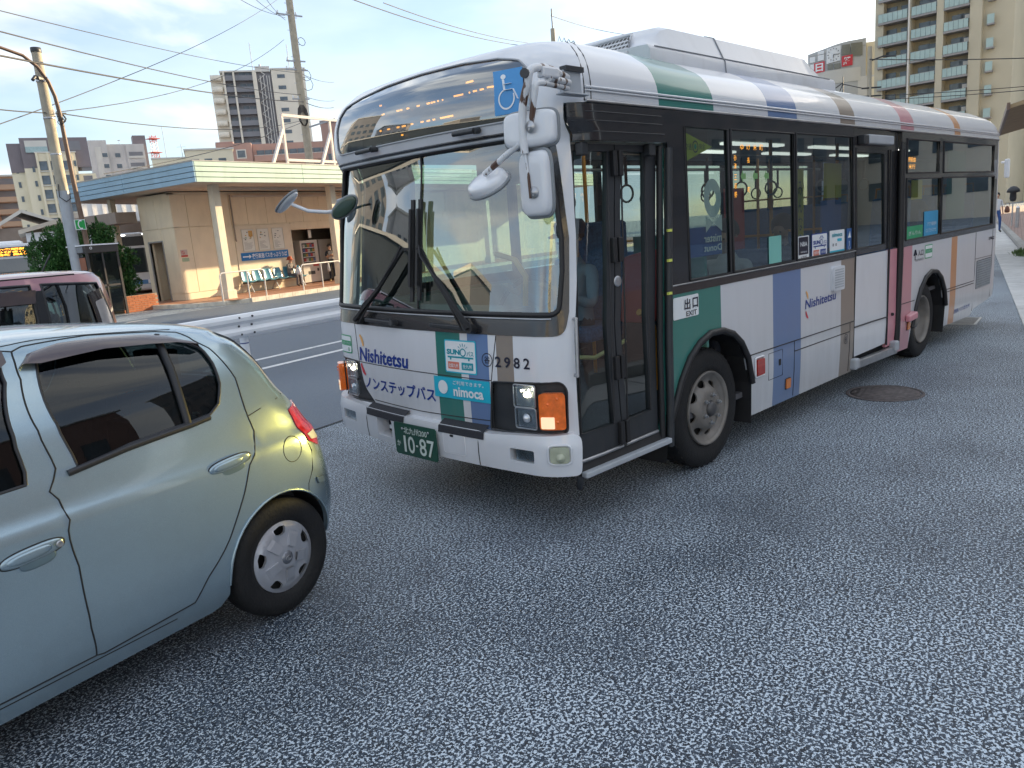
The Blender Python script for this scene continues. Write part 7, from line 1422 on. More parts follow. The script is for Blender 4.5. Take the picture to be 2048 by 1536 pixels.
# ------------------------------------------------------------------ pale blue hatchback
C_ = Car.S
car = thing('hatchback_car', 'pale blue green hatchback with brown window visors at the lower left', 'car', (2.1737, 3.6645, 0), R(-89.5))
M_cp = bpy.data.materials.new('pale blue metallic'); M_cp.use_nodes = True; nt = M_cp.node_tree; b_ = nt.nodes['Principled BSDF']; b_.inputs['Base Color'].default_value = (.33, .46, .49, 1); b_.inputs['Metallic'].default_value = .6; b_.inputs['Roughness'].default_value = .27; b_.inputs['Coat Weight'].default_value = .8; b_.inputs['Coat Roughness'].default_value = .05
t_ = N(nt, 'ShaderNodeTexCoord'); n_ = N(nt, 'ShaderNodeTexNoise'); n_.inputs['Scale'].default_value = 900; n_.inputs['Detail'].default_value = 1; r_ = N(nt, 'ShaderNodeValToRGB'); r_.color_ramp.elements[0].position = .35; r_.color_ramp.elements[1].position = .65; r_.color_ramp.elements[0].color = (.29, .40, .47, 1); r_.color_ramp.elements[1].color = (.40, .515, .585, 1)
nt.links.new(t_.outputs['Object'], n_.inputs['Vector']); nt.links.new(n_.outputs['Fac'], r_.inputs[0])
n3 = N(nt, 'ShaderNodeTexNoise'); n3.inputs['Scale'].default_value = 3; n3.inputs['Detail'].default_value = 8; n3.inputs['Roughness'].default_value = .7; rr3 = N(nt, 'ShaderNodeMapRange'); rr3.inputs[1].default_value = .45; rr3.inputs[2].default_value = .8; rr3.inputs[4].default_value = .22
mm_ = N(nt, 'ShaderNodeMix', data_type='RGBA'); mm_.inputs['B'].default_value = (.20, .22, .22, 1); nt.links.new(t_.outputs['Object'], n3.inputs['Vector']); nt.links.new(n3.outputs['Fac'], rr3.inputs[0]); nt.links.new(rr3.outputs[0], mm_.inputs['Factor']); nt.links.new(r_.outputs[0], mm_.inputs['A']); nt.links.new(mm_.outputs['Result'], b_.inputs['Base Color'])
nb_ = N(nt, 'ShaderNodeTexNoise'); nb_.inputs['Scale'].default_value = 1.6; bu_ = N(nt, 'ShaderNodeBump'); bu_.inputs['Strength'].default_value = .05; bu_.inputs['Distance'].default_value = .03; nt.links.new(t_.outputs['Object'], nb_.inputs['Vector']); nt.links.new(nb_.outputs['Fac'], bu_.inputs['Height']); nt.links.new(bu_.outputs[0], b_.inputs['Coat Normal'])
M_cg = glassm('car window glass', (.20, .25, .25), .045, .9); M_seam = pm('shut line', (.01, .012, .014), .7); M_crub = pm('car rubber', (.02, .022, .028), .45)
bs = [(4.372, 1.53), (3.84, 1.38), (3.213, 1.134), (2.827, .934), (2.715, .866), (2.637, .597), (2.623, .302), (2.594, .152)]
cs = [(2.55, .143), (1.99, .165), (1.907, .273), (1.746, .432), (1.603, .598), (1.475, .749), (1.283, .869), (1.254, .915), (1.085, 1.103), (1.0, 1.333), (1.01, 1.48), (1.14, 1.55), (1.544, 1.575), (3.108, 1.586), (4.30, 1.555)]
rdoor = bs+cs
win = rpoly([(2.703, .945), (2.314, .967), (1.736, .971), (1.559, .976), (1.426, 1.012), (1.290, 1.10), (1.180, 1.222), (1.10, 1.357), (1.14, 1.44), (1.38, 1.50), (1.90, 1.525), (3.10, 1.532), (3.92, 1.50), (3.70, 1.416), (3.049, 1.138)], [.03]+[0]*11+[.04, 0, 0])
# front door: from the B seam forward
fseam = [(4.60, .150), (4.64, .45), (4.63, .75), (4.60, .94), (4.92, 1.03), (4.98, 1.2), (5.0, 1.40), (4.95, 1.52), (4.75, 1.55)]
fdoor = bs[::-1]+[(4.40, 1.555), (4.75, 1.555)]+fseam[::-1][1:]
fdoor = [p for p in bs[::-1]]+[(4.75, 1.555)]+fseam[::-1][1:]
fwin = [(3.06, .95), (4.50, .965), (4.88, 1.05), (4.93, 1.2), (4.93, 1.38), (4.86, 1.48), (4.50, 1.50), (4.03, 1.38), (3.43, 1.14)]
def arch_pts(yc, zc, r_, n_=22, a0=-8, a1=188): return [inv(C_, yc+r_*cos(R(a0+(a1-a0)*k/n_)), zc+r_*sin(R(a0+(a1-a0)*k/n_)), 2.0 if yc > -1 else 4.4, .4) for k in range(n_+1)]
aR = arch_pts(.0, .290, .325); aF = arch_pts(-2.40, .290, .325)
tail = rpoly([(.72, .905), (.90, .893), (.935, .83), (.925, .752), (.84, .70), (.75, .80)], .01)
hglass = rpoly([(-.66, 1.02), (.66, 1.02), (.70, 1.44), (.55, 1.50), (-.55, 1.50), (-.70, 1.44)], .04)
wsg = rpoly([(5.30, 1.00), (6, 1.00), (6, 1.46), (5.36, 1.42)], 0)
def shell_side(sg_):
    m_ = lambda p: [(sg_*u, v) for u, v in p]
    base = [(0, 0)]+[(.9, 0), (1.2, .0)]
    outl = [(0.0, .0), (.8, .0)]
    pr = [p for p in aR if p[1] > .02]; pf = [p for p in aF if p[1] > .02]
    outl = [(0, .0), (pr[0][0]-.15, .0), (pr[0][0], .02)]+pr+[(pr[-1][0], .02), (pr[-1][0]+.05, .0), (pf[0][0]-.05, .0), (pf[0][0], .02)]+pf+[(pf[-1][0], .02), (min(5.9, pf[-1][0]+.1), .0), (6, 0), (6, 1.60), (0, 1.60)]
    holes = [m_(rdoor), m_(fdoor), m_(tail)]
    hg = [(max(0.0, u), v) for u, v in hglass if u >= -.001]; hg = [(0.0, 1.02)]+[p for p in hglass if p[0] > 0]+[(0.0, 1.50)]
    outl2 = outl[:-1]+[(0, 1.60), (0, 1.50)]+[p for p in reversed([q for q in hglass if q[0] > 0])]+[(0, 1.02)]
    # carve the hatch glass and windscreen out of the outline itself
    w_ = [(6, 1.00), (5.30, 1.00), (5.36, 1.42), (6, 1.46)]
    o3 = []
    for p in outl2:
        if p == (6, 1.60): o3 += w_+[(6, 1.60)]
        else: o3.append(p)
    panel('body_side' if sg_ > 0 else 'far_body_side', C_, m_(o3), M_cp, car, holes=holes, st=(.06, .025), th=.02)
    panel('rocker_panel', C_, m_([(1.98, .01), (4.45, .01), (4.45, .32), (1.98, .32)]), M_cp, car, d=-.005, st=(.06, .025), th=.0, edge=False)
    d_ = panel('rear_door', C_, m_(rdoor), M_cp, car, holes=[m_(win)], d=.002, st=(.06, .025), th=.022); f_ = panel('front_door', C_, m_(fdoor), M_cp, car, holes=[m_(fwin)], d=.002, st=(.06, .025), th=.022)
    panel('door_glass', C_, m_(win), M_cg, d_, d=-.012, st=(.1, .06), edge=False); panel('door_glass', C_, m_(fwin), M_cg, f_, d=-.012, st=(.1, .06), edge=False)
    for h, p_ in ((win, d_), (fwin, f_)): outline('window_rubber', C_, resample(m_(h), (.1, .05)), .014, M_crub, p_, d=-.002)
    outline('window_belt_rubber', C_, resample(m_([(2.75, .94), (2.344, .955), (1.772, .958), (1.58, .965)]), (.1, .05))[:14], .026, M_crub, d_, d=.004, close=False)
    outline('window_divider', C_, m_([(1.785, .968), (1.775, 1.1), (1.745, 1.25), (1.69, 1.40), (1.64, 1.53)]), .036, M_crub, d_, d=-.002, close=False)
    for h in (rdoor, fdoor): outline('shut_line', C_, resample(m_(h), (.08, .04)), .0075, M_seam, car, d=.001)
    M_vis = pm('smoked brown visor', (.075, .055, .06), .22, coat=.6, var=.1)
    lo_ = [(4.02, 1.440), (3.70, 1.425), (2.715, 1.446), (1.90, 1.428), (1.45, 1.405), (1.12, 1.35)]; hi_ = [(4.05, 1.500), (3.60, 1.538), (2.80, 1.548), (1.90, 1.542), (1.45, 1.515), (1.17, 1.44)]
    q = MB(); q.mats = [M_vis]; nn = 30; vs = []
    for j in range(5):
        for i in range(nn+1):
            x = i/nn*5; k0 = min(4, int(x)); w_ = x-k0; lo = [lo_[k0][t]*(1-w_)+lo_[k0+1][t]*w_ for t in (0, 1)]; hi = [hi_[k0][t]*(1-w_)+hi_[k0+1][t]*w_ for t in (0, 1)]
            u = lo[0]+(hi[0]-lo[0])*j/4; v = lo[1]+(hi[1]-lo[1])*j/4; vs.append(C_(sg_*u, v, .034-.026*(j/4)**2 if 0 < i < nn else .006))
    q.grid(vs, nn+1, 5); q.build('window_visor', None, d_, fix=False)
    panel('window_visor', C_, rpoly(m_([(4.45, 1.38), (4.90, 1.38), (4.93, 1.50), (4.52, 1.52), (4.28, 1.46)]), .02), MATS['smoked brown visor'], f_, d=.028, th=.004, st=(.08, .03))
    outline('belt_line', C_, resample(m_([(2.86, .925), (2.0, .93), (1.275, .917)]), (.08, .05))[:22], .004, M_seam, d_, d=-.001, close=False)
    outline('hatch_line', C_, m_([(1.27, .917), (1.1, .93), (.90, .945), (.80, .95)]), .0055, M_seam, car, d=-.001, close=False)
    for (u0, v0, par_) in ((1.62, .790, d_), (2.86, .712, f_)):   # door handles: oval escutcheon, pull and finger cup
        c0 = Vector(C_(sg_*u0, v0, 0))
        def ell(name, cy, cz, ry, rz_, rx, m_, off, tilt=.06, sq_=2.6):
            q = MB(); q.mats = [m_]; vs = []; n_ = 28
            for k_, (rr_, xx) in enumerate(((0, 1), (.5, .97), (.8, .8), (.93, .55), (1.0, .15), (1.0, -.6))):
                for j in range(n_):
                    a = 2*pi*j/n_; e = 2/sq_; y = cy+ry*rr_*math.copysign(abs(cos(a))**e, cos(a)); z = cz+rz_*rr_*math.copysign(abs(sin(a))**e, sin(a)); vs.append((c0.x+sg_*(off+rx*xx), c0.y+y, c0.z+z+tilt*y))
            q.grid(vs, n_, 6, True); return q.build(name, None, par_)
        ell('handle_cup', .012, -.030, .062, .024, .003, pm('cup shade paint', (.17, .25, .30), .35, .4), .004)
        ell('handle_seam', 0, 0, .112, .031, .003, M_seam, .002); ell('door_handle', 0, 0, .107, .027, .009, M_cp, .003)
        ell('handle_seam', -.012, .000, .080, .021, .006, M_seam, .006); ell('handle_pull', -.012, .001, .077, .018, .011, M_cp, .007)
    if sg_ > 0:
        q = MB(); q.mats = [M_steel]; p = Vector(C_(2.86, .712, 0))+Vector((.020, .085, .006)); q.lathe([(0, .004), (.007, .004), (.011, .006), (.013, 0)], p, (1, 0, 0), 14); q.build('key_lock', None, f_)
        fu = inv(C_, .135, .795, 1.2, .8); ff = [inv(C_, .125+.058*cos(a), .795+.062*sin(a), 1.1, .75) for a in [2*pi*j/26 for j in range(26)]]; outline('fuel_flap', C_, ff, .005, M_seam, car, d=-.001)
    outline('bumper_seam', C_, m_([(.935, .75), (.93, .70), (.98, .60), (1.045, .53), (1.06, .48)]), .0055, M_seam, car, d=-.001, close=False); outline('bumper_seam', C_, m_([(.935, .70), (.7, .69), (.35, .685), (0, .68)]), .0055, M_seam, car, d=-.001, close=False)
    tl_ = panel('tail_lamp', C_, m_(tail), pm('tail lamp red', (.42, .015, .02), .15, coat=1, var=.3, vs=40), car, d=.006, th=.02, st=(.05, .02))
    panel('reverse_lens', C_, m_(rpoly([(.80, .735), (.90, .755), (.915, .79), (.82, .79)], .005)), pm('clear lens', (.6, .6, .58), .1, coat=1), tl_, d=.010, th=.002, st=(.05, .02))
    panel('bumper_reflector', C_, m_(rpoly([(.90, .50), (.965, .51), (.97, .545), (.91, .535)], .008)), M_cp, car, d=.008, th=.006, st=(.03, .02)); outline('reflector_seam', C_, m_(rpoly([(.90, .50), (.965, .51), (.97, .545), (.91, .535)], .008)), .003, M_seam, car, d=.002)
    outline('arch_lip', C_, m_(aR[1:-1]), .012, M_cp, car, d=.002, close=False); outline('arch_lip', C_, m_(aF[1:-1]), .012, M_cp, car, d=.002, close=False)
    outline('sill_line', C_, resample(m_([(4.5, .125), (3.2, .125), (2.0, .12)]), (.1, .1))[:26], .005, M_seam, car, d=0, close=False)
    for A_ in (aR, aF):
        q = MB(); q.mats = [M_black]; vs = []
        for p in A_: w = C_(sg_*p[0], p[1], 0); vs += [w, (w[0]-sg_*.30, w[1], w[2])]
        q.add(vs, [(2*k, 2*k+1, 2*k+3, 2*k+2) for k in range(len(A_)-1)]); q.build('arch_liner', None, car)
shell_side(1); shell_side(-1)
panel('hatch_glass', C_, hglass, M_cg, car, d=-.008, st=(.08, .05), edge=False); outline('window_rubber', C_, resample(hglass, (.08, .05)), .016, M_crub, car, d=0)
for s_ in (1, -1): panel('windscreen', C_, [(s_*u, v) for u, v in wsg], M_cg, car, d=-.006, st=(.08, .05), edge=False)
q = MB(); q.mats = [M_cp]; vv = [1.59, 1.62, 1.66, 1.72, 1.80, 1.90, 2.02, 2.15]; uu = [-6+12*k/160 for k in range(161)]; q.grid([C_(u, v, 0) for v in vv for u in uu], len(uu), len(vv)); q.build('roof', None, car)
for s_ in (1, -1): outline('roof_seam', C_, [(s_*(1.0+3.9*k/30), 1.60-.02*ss(4.2, 4.9, 1.0+3.9*k/30)) for k in range(31)], .006, M_seam, car, d=-.001, close=False)
q = MB(); q.mats = [M_crub]; q.box(-.6, .6, -2.9, .3, .16, .24); q.build('underbody', None, car)
q = MB(); q.mats = [M_dark]; q.hexa([(.50, -.52, .13), (.64, -.52, .13), (.64, -.44, .13), (.50, -.44, .13), (.50, -.52, .24), (.66, -.52, .24), (.66, -.42, .24), (.50, -.42, .24)]); q.build('mud_flap', None, car)
# number of interior things seen through the glass
M_ci = pm('car cloth', (.045, .045, .05), .9, var=.2, vs=30); M_ci2 = pm('car trim', (.10, .10, .105), .7)
q = MB(); q.mats = [M_ci2]; q.box(-.66, .66, -2.2, .3, .24, .42); q.box(-.62, .62, .02, .25, .42, .86); q.build('floor_tub', None, car)
for s_ in (1, -1):
    q = MB(); q.mats = [M_ci2]; q.box(s_*.70-.03 if s_ > 0 else -.73, .73 if s_ > 0 else -.67, -1.9, .1, .42, .90); q.build('door_lining', None, car)
    for y0, nm_ in ((-1.35, 'front_seat'), (-.42, 'rear_seat')):
        t_ = thing(nm_, None, None); t_.parent = car; q = MB(); q.mats = [M_ci]; q.box(s_*.36-.24, s_*.36+.24, y0-.45, y0+.02, .42, .60); q.build('cushion', None, t_, bevel=.05)
        q = MB(); q.mats = [M_ci]; q.hexa([(s_*.36-.24, y0, .5), (s_*.36+.24, y0, .5), (s_*.36+.24, y0+.14, .5), (s_*.36-.24, y0+.14, .5), (s_*.36-.20, y0+.16, 1.12), (s_*.36+.20, y0+.16, 1.12), (s_*.36+.20, y0+.25, 1.12), (s_*.36-.20, y0+.25, 1.12)]); q.build('backrest', None, t_, bevel=.05)
        q = MB(); q.mats = [M_ci]; q.box(s_*.36-.12, s_*.36+.12, y0+.17, y0+.25, 1.16, 1.33); q.bar((s_*.36, y0+.2, 1.1), (s_*.36, y0+.2, 1.18), .02); q.build('headrest', None, t_, bevel=.035)
q = MB(); q.mats = [M_ci2]; q.box(-.62, .62, -2.35, -2.0, .7, .98); q.build('dashboard', None, car, bevel=.04)
q = MB(); q.mats = [pm('white cloth', (.7, .72, .7), .8)]; vs = [(-.35+.05*i, .10+.05*j+.01*sin(i*3), .865+.03*abs(sin(i*1.7+j*2.1))) for j in range(4) for i in range(7)]; q.grid(vs, 7, 4); q.build('folded_cloth', None, car)
def car_wheel(par, x, y, sg_, r_=.289, rim=True):
    w = thing('wheel', None, None); w.parent = par; w.location = (x, y, r_); ax = (sg_, 0, 0); k_ = r_/.289
    q = MB(); q.mats = [M_tyre]; q.lathe([(.17*k_, -.15), (.26*k_, -.15), (.283*k_, -.135), (.289*k_, -.11), (.289*k_, -.045), (.283*k_, -.018), (.262*k_, .0), (.235*k_, .004), (.205*k_, .0), (.176*k_, -.012), (.17*k_, -.03)], (0, 0, 0), ax, 48); q.build('tyre', None, w)
    def DS(a, b, d=0.): rr_ = sqrt(a*a+b*b)/k_; return (sg_*(.004+.012*(1-ss(.03, .11, rr_))-.016*ss(.135, .172, rr_)+d), a, b)
    hs = []
    for k in range(5):   # trapezoid openings near the rim between five wide spokes
        t0 = 2*pi*k/5+.35; f = lambda r__, dt: (r__*k_*cos(t0+dt), r__*k_*sin(t0+dt))
        hs.append(rpoly([f(.154, -.20), f(.158, 0), f(.154, .27), f(.130, .28), f(.114, .05), f(.120, -.14)], .007))
    panel('wheel_cover', DS, [(.173*k_*cos(2*pi*k/44), .173*k_*sin(2*pi*k/44)) for k in range(44)], pm('wheel cover silver', (.52, .53, .57), .35, .6, var=.08, dirt=.25), w, holes=hs, st=(.018, .018), th=.014)
    for k in range(5):   # raised spoke ribs
        t0 = 2*pi*k/5+.35+pi/5+.03; q = MB(); q.mats = [MATS['wheel cover silver']]; ps = []
        for r0, wd, hh in ((.055, .020, .010), (.11, .026, .007), (.158, .030, .0)):
            for s_ in (-1, 1): a, b = r0*k_*cos(t0)-s_*wd*sin(t0), r0*k_*sin(t0)+s_*wd*cos(t0); ps.append(DS(a, b, hh)); 
        q.add(ps+[DS(p[1], p[2], -.002) for p in ps], [(0, 1, 3, 2), (2, 3, 5, 4), (0, 2, 8, 6), (2, 4, 10, 8), (1, 3, 9, 7), (3, 5, 11, 9)]); q.build('spoke_rib', None, w)
    q = MB(); q.mats = [pm('cover cap', (.26, .27, .30), .3, .7)]; q.lathe([(0, .024), (.018, .0235), (.022, .0215), (.028, .020), (.033, .015), (.034, .005)], (0, 0, 0), ax, 28); q.build('centre_cap', None, w)
    q = MB(); q.mats = [M_steel]; q.tube([(sg_*.0255, .016*cos(2*pi*k/16), .011*sin(2*pi*k/16)) for k in range(17)], .0016, 5); q.tube([(sg_*.0255, .006*cos(2*pi*k/12), .011*sin(2*pi*k/12)) for k in range(13)], .0014, 5); q.build('emblem', None, w)
    q = MB(); q.mats = [M_rimd]; q.lathe([(0, -.05), (.12, -.05), (.17, -.02)], (0, 0, 0), ax, 28); q.build('brake_drum', None, w)
for sg_ in (1, -1): car_wheel(car, sg_*.800, 0, sg_); car_wheel(car, sg_*.80, -2.40, sg_)
q = MB(); q.mats = [M_crub]; q.tube([(0, -.55, 1.50), (0, -.5, 1.53), (0, -.1, 1.72)], .004, 6); q.build('aerial', None, car) if False else None
# front end, out of the frame but whole
for s_ in (1, -1): panel('headlamp', C_, [(s_*u, v) for u, v in rpoly([(5.15, .62), (5.6, .60), (5.62, .74), (5.2, .84)], .02)], MATS['clear lens'], car, d=.008, th=.01, st=(.06, .05))
panel('grille', C_, [(5.72, .55), (6, .55), (6, .66), (5.7, .66)], M_crub, car, d=.006, th=.008); panel('grille', C_, [(-5.72, .55), (-6, .55), (-6, .66), (-5.7, .66)], M_crub, car, d=.006, th=.008)
for s_ in (1, -1):
    q = MB(); q.mats = [M_cp]; p = Vector(C_(s_*4.85, 1.02, 0)); q.box(min(p.x, p.x+s_*.17), max(p.x, p.x+s_*.17), p.y-.06, p.y+.04, p.z-.02, p.z+.10); q.build('door_mirror', None, car, bevel=.03)
# ------------------------------------------------------------------ maroon boxy car in the next lane
V_ = Van.S
van = thing('boxy_car', 'maroon boxy small car with dark glass parked behind the pale hatchback', 'car', (3.0, 6.72, 0), R(-90))
M_mar = pm('maroon metallic', (.27, .12, .15), .3, .5, coat=1.0, var=.06, vs=3); M_vg = glassm('privacy glass', (.10, .11, .12), .22, 1.0)
def vi(y, z): return inv(V_, y, z, 2.0, z)
qg = [(-.19, 1.03), (.27, 1.03), (.31, 1.30), (.24, 1.59), (-.19, 1.62)]; dg = [(-1.05, 1.0), (-.30, 1.0), (-.27, 1.3), (-.27, 1.62), (-1.05, 1.63)]; fg = [(-1.95, 1.0), (-1.12, 1.0), (-1.12, 1.57), (-1.7, 1.55)]
def vpoly(p): return [vi(y, z) for y, z in resample(p, (.12, .12))]
for sg_ in (1, -1):
    m_ = lambda p: [(sg_*u, v) for u, v in p]
    vR = [inv(V_, .0-.02+.30*cos(R(-5+190*k/18)), .27+.30*sin(R(-5+190*k/18)), 1.6, .35) for k in range(19)]; vF = [inv(V_, -2.45+.30*cos(R(-5+190*k/18)), .27+.30*sin(R(-5+190*k/18)), 4.6, .35) for k in range(19)]
    vR = [p for p in vR if p[1] > .01]; vF = [p for p in vF if p[1] > .01]
    holes = [m_(vpoly(qg)), m_(vpoly(dg)), m_(vpoly(fg))]
    outl = [(0, 0)]+[(vR[0][0]-.1, 0)]+vR+[(vR[-1][0]+.05, 0), (vF[0][0]-.05, 0)]+vF+[(5.95, 0), (6, .9), (5.25, 1.02), (5.35, 1.54), (6, 1.56), (6, 1.66), (0, 1.66), (0, 1.54), (.55, 1.52), (.58, 1.05), (0, 1.03)]
    panel('body_side' if sg_ > 0 else 'far_body_side', V_, m_(outl), M_mar, van, holes=holes, st=(.12, .08), th=.02)
    for h, nm_ in ((qg, 'quarter_glass'), (dg, 'door_glass'), (fg, 'door_glass')): o = panel(nm_, V_, m_(vpoly(h)), M_vg, van, d=-.008, st=(.15, .1), edge=False); outline('rubber', V_, m_(vpoly(h)), .022, M_crub, o, d=0)
    panel('black_pillar', V_, m_(vpoly([(-.295, .99), (-.195, 1.0), (-.195, 1.575), (-.262, 1.575)])), M_crub, van, d=.004, th=.003, st=(.1, .1)); panel('black_pillar', V_, m_(vpoly([(.285, 1.03), (.34, 1.03), (.33, 1.3), (.27, 1.55), (.245, 1.54), (.315, 1.3)])), M_crub, van, d=.004, th=.003, st=(.1, .1))
    tlv = panel('tail_lamp', V_, m_(rpoly([(.80, 1.05), (1.0, 1.05), (1.02, 1.46), (.86, 1.50)], .02)), pm('dark smoked lamp', (.04, .03, .035), .15, .2, coat=1), van, d=.008, th=.01, st=(.05, .08))
    panel('lamp_core', V_, m_(rpoly([(.84, 1.2), (.97, 1.2), (.98, 1.40), (.88, 1.42)], .02)), pm('pale lamp core', (.5, .48, .50), .2, .4, coat=1), tlv, d=.011, th=.002, st=(.05, .08))
    panel('window_visor', V_, m_([vi(y, z) for y, z in ((-1.05, 1.50), (-.27, 1.485), (-.25, 1.58), (-1.05, 1.59))]), MATS['smoked brown visor'], van, d=.03, th=.004, st=(.15, .05))
    panel('windscreen', V_, m_([(5.25, 1.02), (6, .99), (6, 1.56), (5.35, 1.54)]), M_vg, van, d=-.005, st=(.1, .1), edge=False); panel('rear_glass', V_, m_([(0, 1.03), (.58, 1.05), (.55, 1.52), (0, 1.54)]), M_vg, van, d=-.005, st=(.1, .1), edge=False)
    outline('roof_rail_seam', V_, m_([(1+3.9*k/20, 1.66) for k in range(21)]), .012, M_seam, van, d=0, close=False)
    for A_ in (vR, vF):
        q = MB(); q.mats = [M_black]; vs = []
        for p in A_: w = V_(sg_*p[0], p[1], 0); vs += [w, (w[0]-sg_*.28, w[1], w[2])]
        q.add(vs, [(2*k, 2*k+1, 2*k+3, 2*k+2) for k in range(len(A_)-1)]); q.build('arch_liner', None, van)
    car_wheel(van, sg_*.70, -.02, sg_, .27); car_wheel(van, sg_*.70, -2.45, sg_, .27)
q = MB(); q.mats = [M_mar]; vv = [1.655, 1.70, 1.76, 1.85, 1.95, 2.05, 2.15]; uu = [-6+12*k/120 for k in range(121)]; q.grid([V_(u, v, 0) for v in vv for u in uu], len(uu), len(vv)); q.build('roof', None, van)
q = MB(); q.mats = [M_ci]; q.box(-.6, .6, -2.3, .3, .28, .45); q.box(-.6, -.05, -.3, -.1, .4, 1.1); q.box(.05, .6, -.3, -.1, .4, 1.1); q.box(-.6, -.05, -1.3, -1.1, .4, 1.15); q.box(.05, .6, -1.3, -1.1, .4, 1.15); q.build('seats', None, van, bevel=.05)
q = MB(); q.mats = [M_ci]
q.build
for x in (-.32, .32): q.box(x-.12, x+.12, -.22, -.12, 1.14, 1.32)
q.build('headrests', None, van, bevel=.04)
q = MB(); q.mats = [M_crub]; q.lathe([(0, .03), (.02, .025), (.035, 0)], (.25, .0, 1.648), (0, 0, 1), 12, sy=2); q.tube([(.25, .0, 1.66), (.25, .12, 1.84)], .006, 6); q.build('roof_aerial', None, van)
# ------------------------------------------------------------------ people
M_skin = pm('skin', (.48, .29, .20), .55, var=.06, vs=8); M_hair = pm('dark hair', (.02, .015, .013), .5, var=.3, vs=40); M_eye = pm('eye dark', (.01, .01, .01), .3)
def person(label, loc, rz, J, E, zones, group=None, hair='short', scale=1.):
    """J: name -> (x, y, z, radius); E: edges; zones: function(bone a, bone b) -> material. Front of the body is -y."""
    root = thing('person', label, 'person', loc, rz, group); root.scale = (scale,)*3
    names = list(J); me = bpy.data.meshes.new('body'); me.from_pydata([J[n][:3] for n in names], [(names.index(a), names.index(b)) for a, b in E], [])
    o = bpy.data.objects.new('body', me); COL.objects.link(o)
    md = o.modifiers.new('skin', 'SKIN'); md.use_smooth_shade = True
    for i, n in enumerate(names):
        sv = me.skin_vertices[0].data[i]; r_ = J[n][3]; sv.radius = (r_, r_) if not isinstance(r_, tuple) else r_; sv.use_root = (n == 'pelvis')
    s2 = o.modifiers.new('sub', 'SUBSURF'); s2.levels = 2; s2.render_levels = 2
    bpy.context.view_layer.update()
    nm_ = bpy.data.meshes.new_from_object(o.evaluated_get(bpy.context.evaluated_depsgraph_get())); bpy.data.objects.remove(o)
    mats = []; segs = []
    for a, b in E:
        m_ = zones(a, b)
        if m_ not in mats: mats.append(m_)
        segs.append((Vector(J[a][:3]), Vector(J[b][:3]), mats.index(m_)))
    nm_.materials.clear()
    for m_ in mats: nm_.materials.append(m_)
    for p in nm_.polygons:
        c = p.center; best = 9; bi = 0
        for a, b, i in segs:
            d = b-a; t_ = max(0, min(1, (c-a).dot(d)/max(1e-9, d.length_squared))); dd = (c-a-d*t_).length
            if dd < best: best = dd; bi = i
        p.material_index = bi; p.use_smooth = True
    bo = bpy.data.objects.new('body', nm_); link(bo, root)
    h = Vector(J['head'][:3]); f = Vector(J['nose'][:3])-h; f.normalize(); sd_ = f.cross(Vector((0, 0, 1))).normalized()
    q = MB(); q.mats = [M_hair]; vs = []; nu_, nv_ = 14, 8
    for j in range(nv_):
        th_ = j/(nv_-1)*1.75
        for i in range(nu_): ph = 2*pi*i/nu_; d = sd_*cos(ph)*sin(th_)+(-f)*sin(ph)*sin(th_)+Vector((0, 0, 1))*cos(th_); front = max(0, -sin(ph)); r_ = .108*(1-.38*front*ss(.9, 1.5, th_)); vs.append(h+Vector((0, 0, .02))-f*.012+Vector((d.x*r_*.92, d.y*r_, d.z*r_*1.06)))
    q.grid(vs, nu_, nv_, True); q.build('hair', None, root)
    for s_ in (1, -1):
        q = MB(); q.mats = [M_eye]; q.lathe([(0, .006), (.008, .003), (.010, 0)], h+f*.088+sd_*s_*.033+Vector((0, 0, .0)), f, 8); q.build('eye', None, root)
        q = MB(); q.mats = [M_skin]; q.lathe([(0, .012), (.014, .008), (.018, 0)], h+sd_*s_*.083-f*.01, sd_*s_, 8); q.build('ear', None, root)
    q = MB(); q.mats = [pm('lips', (.40, .14, .12), .5)]; q.bar(h+f*.086-sd_*.018+Vector((0, 0, -.055)), h+f*.086+sd_*.018+Vector((0, 0, -.055)), .008); q.build('mouth', None, root)
    return root
EDG = [('pelvis', 'belly'), ('belly', 'chest'), ('chest', 'neck'), ('neck', 'jaw'), ('jaw', 'head'), ('head', 'crown'), ('head', 'nose'), ('chest', 'shL'), ('shL', 'elL'), ('elL', 'wrL'), ('wrL', 'haL'), ('chest', 'shR'), ('shR', 'elR'), ('elR', 'wrR'), ('wrR', 'haR'), ('pelvis', 'hiL'), ('hiL', 'knL'), ('knL', 'anL'), ('anL', 'toL'), ('pelvis', 'hiR'), ('hiR', 'knR'), ('knR', 'anR'), ('anR', 'toR'),
       ('haL', 'f1L'), ('haL', 'f2L'), ('haL', 'thL'), ('haR', 'f1R'), ('haR', 'f2R'), ('haR', 'thR')]
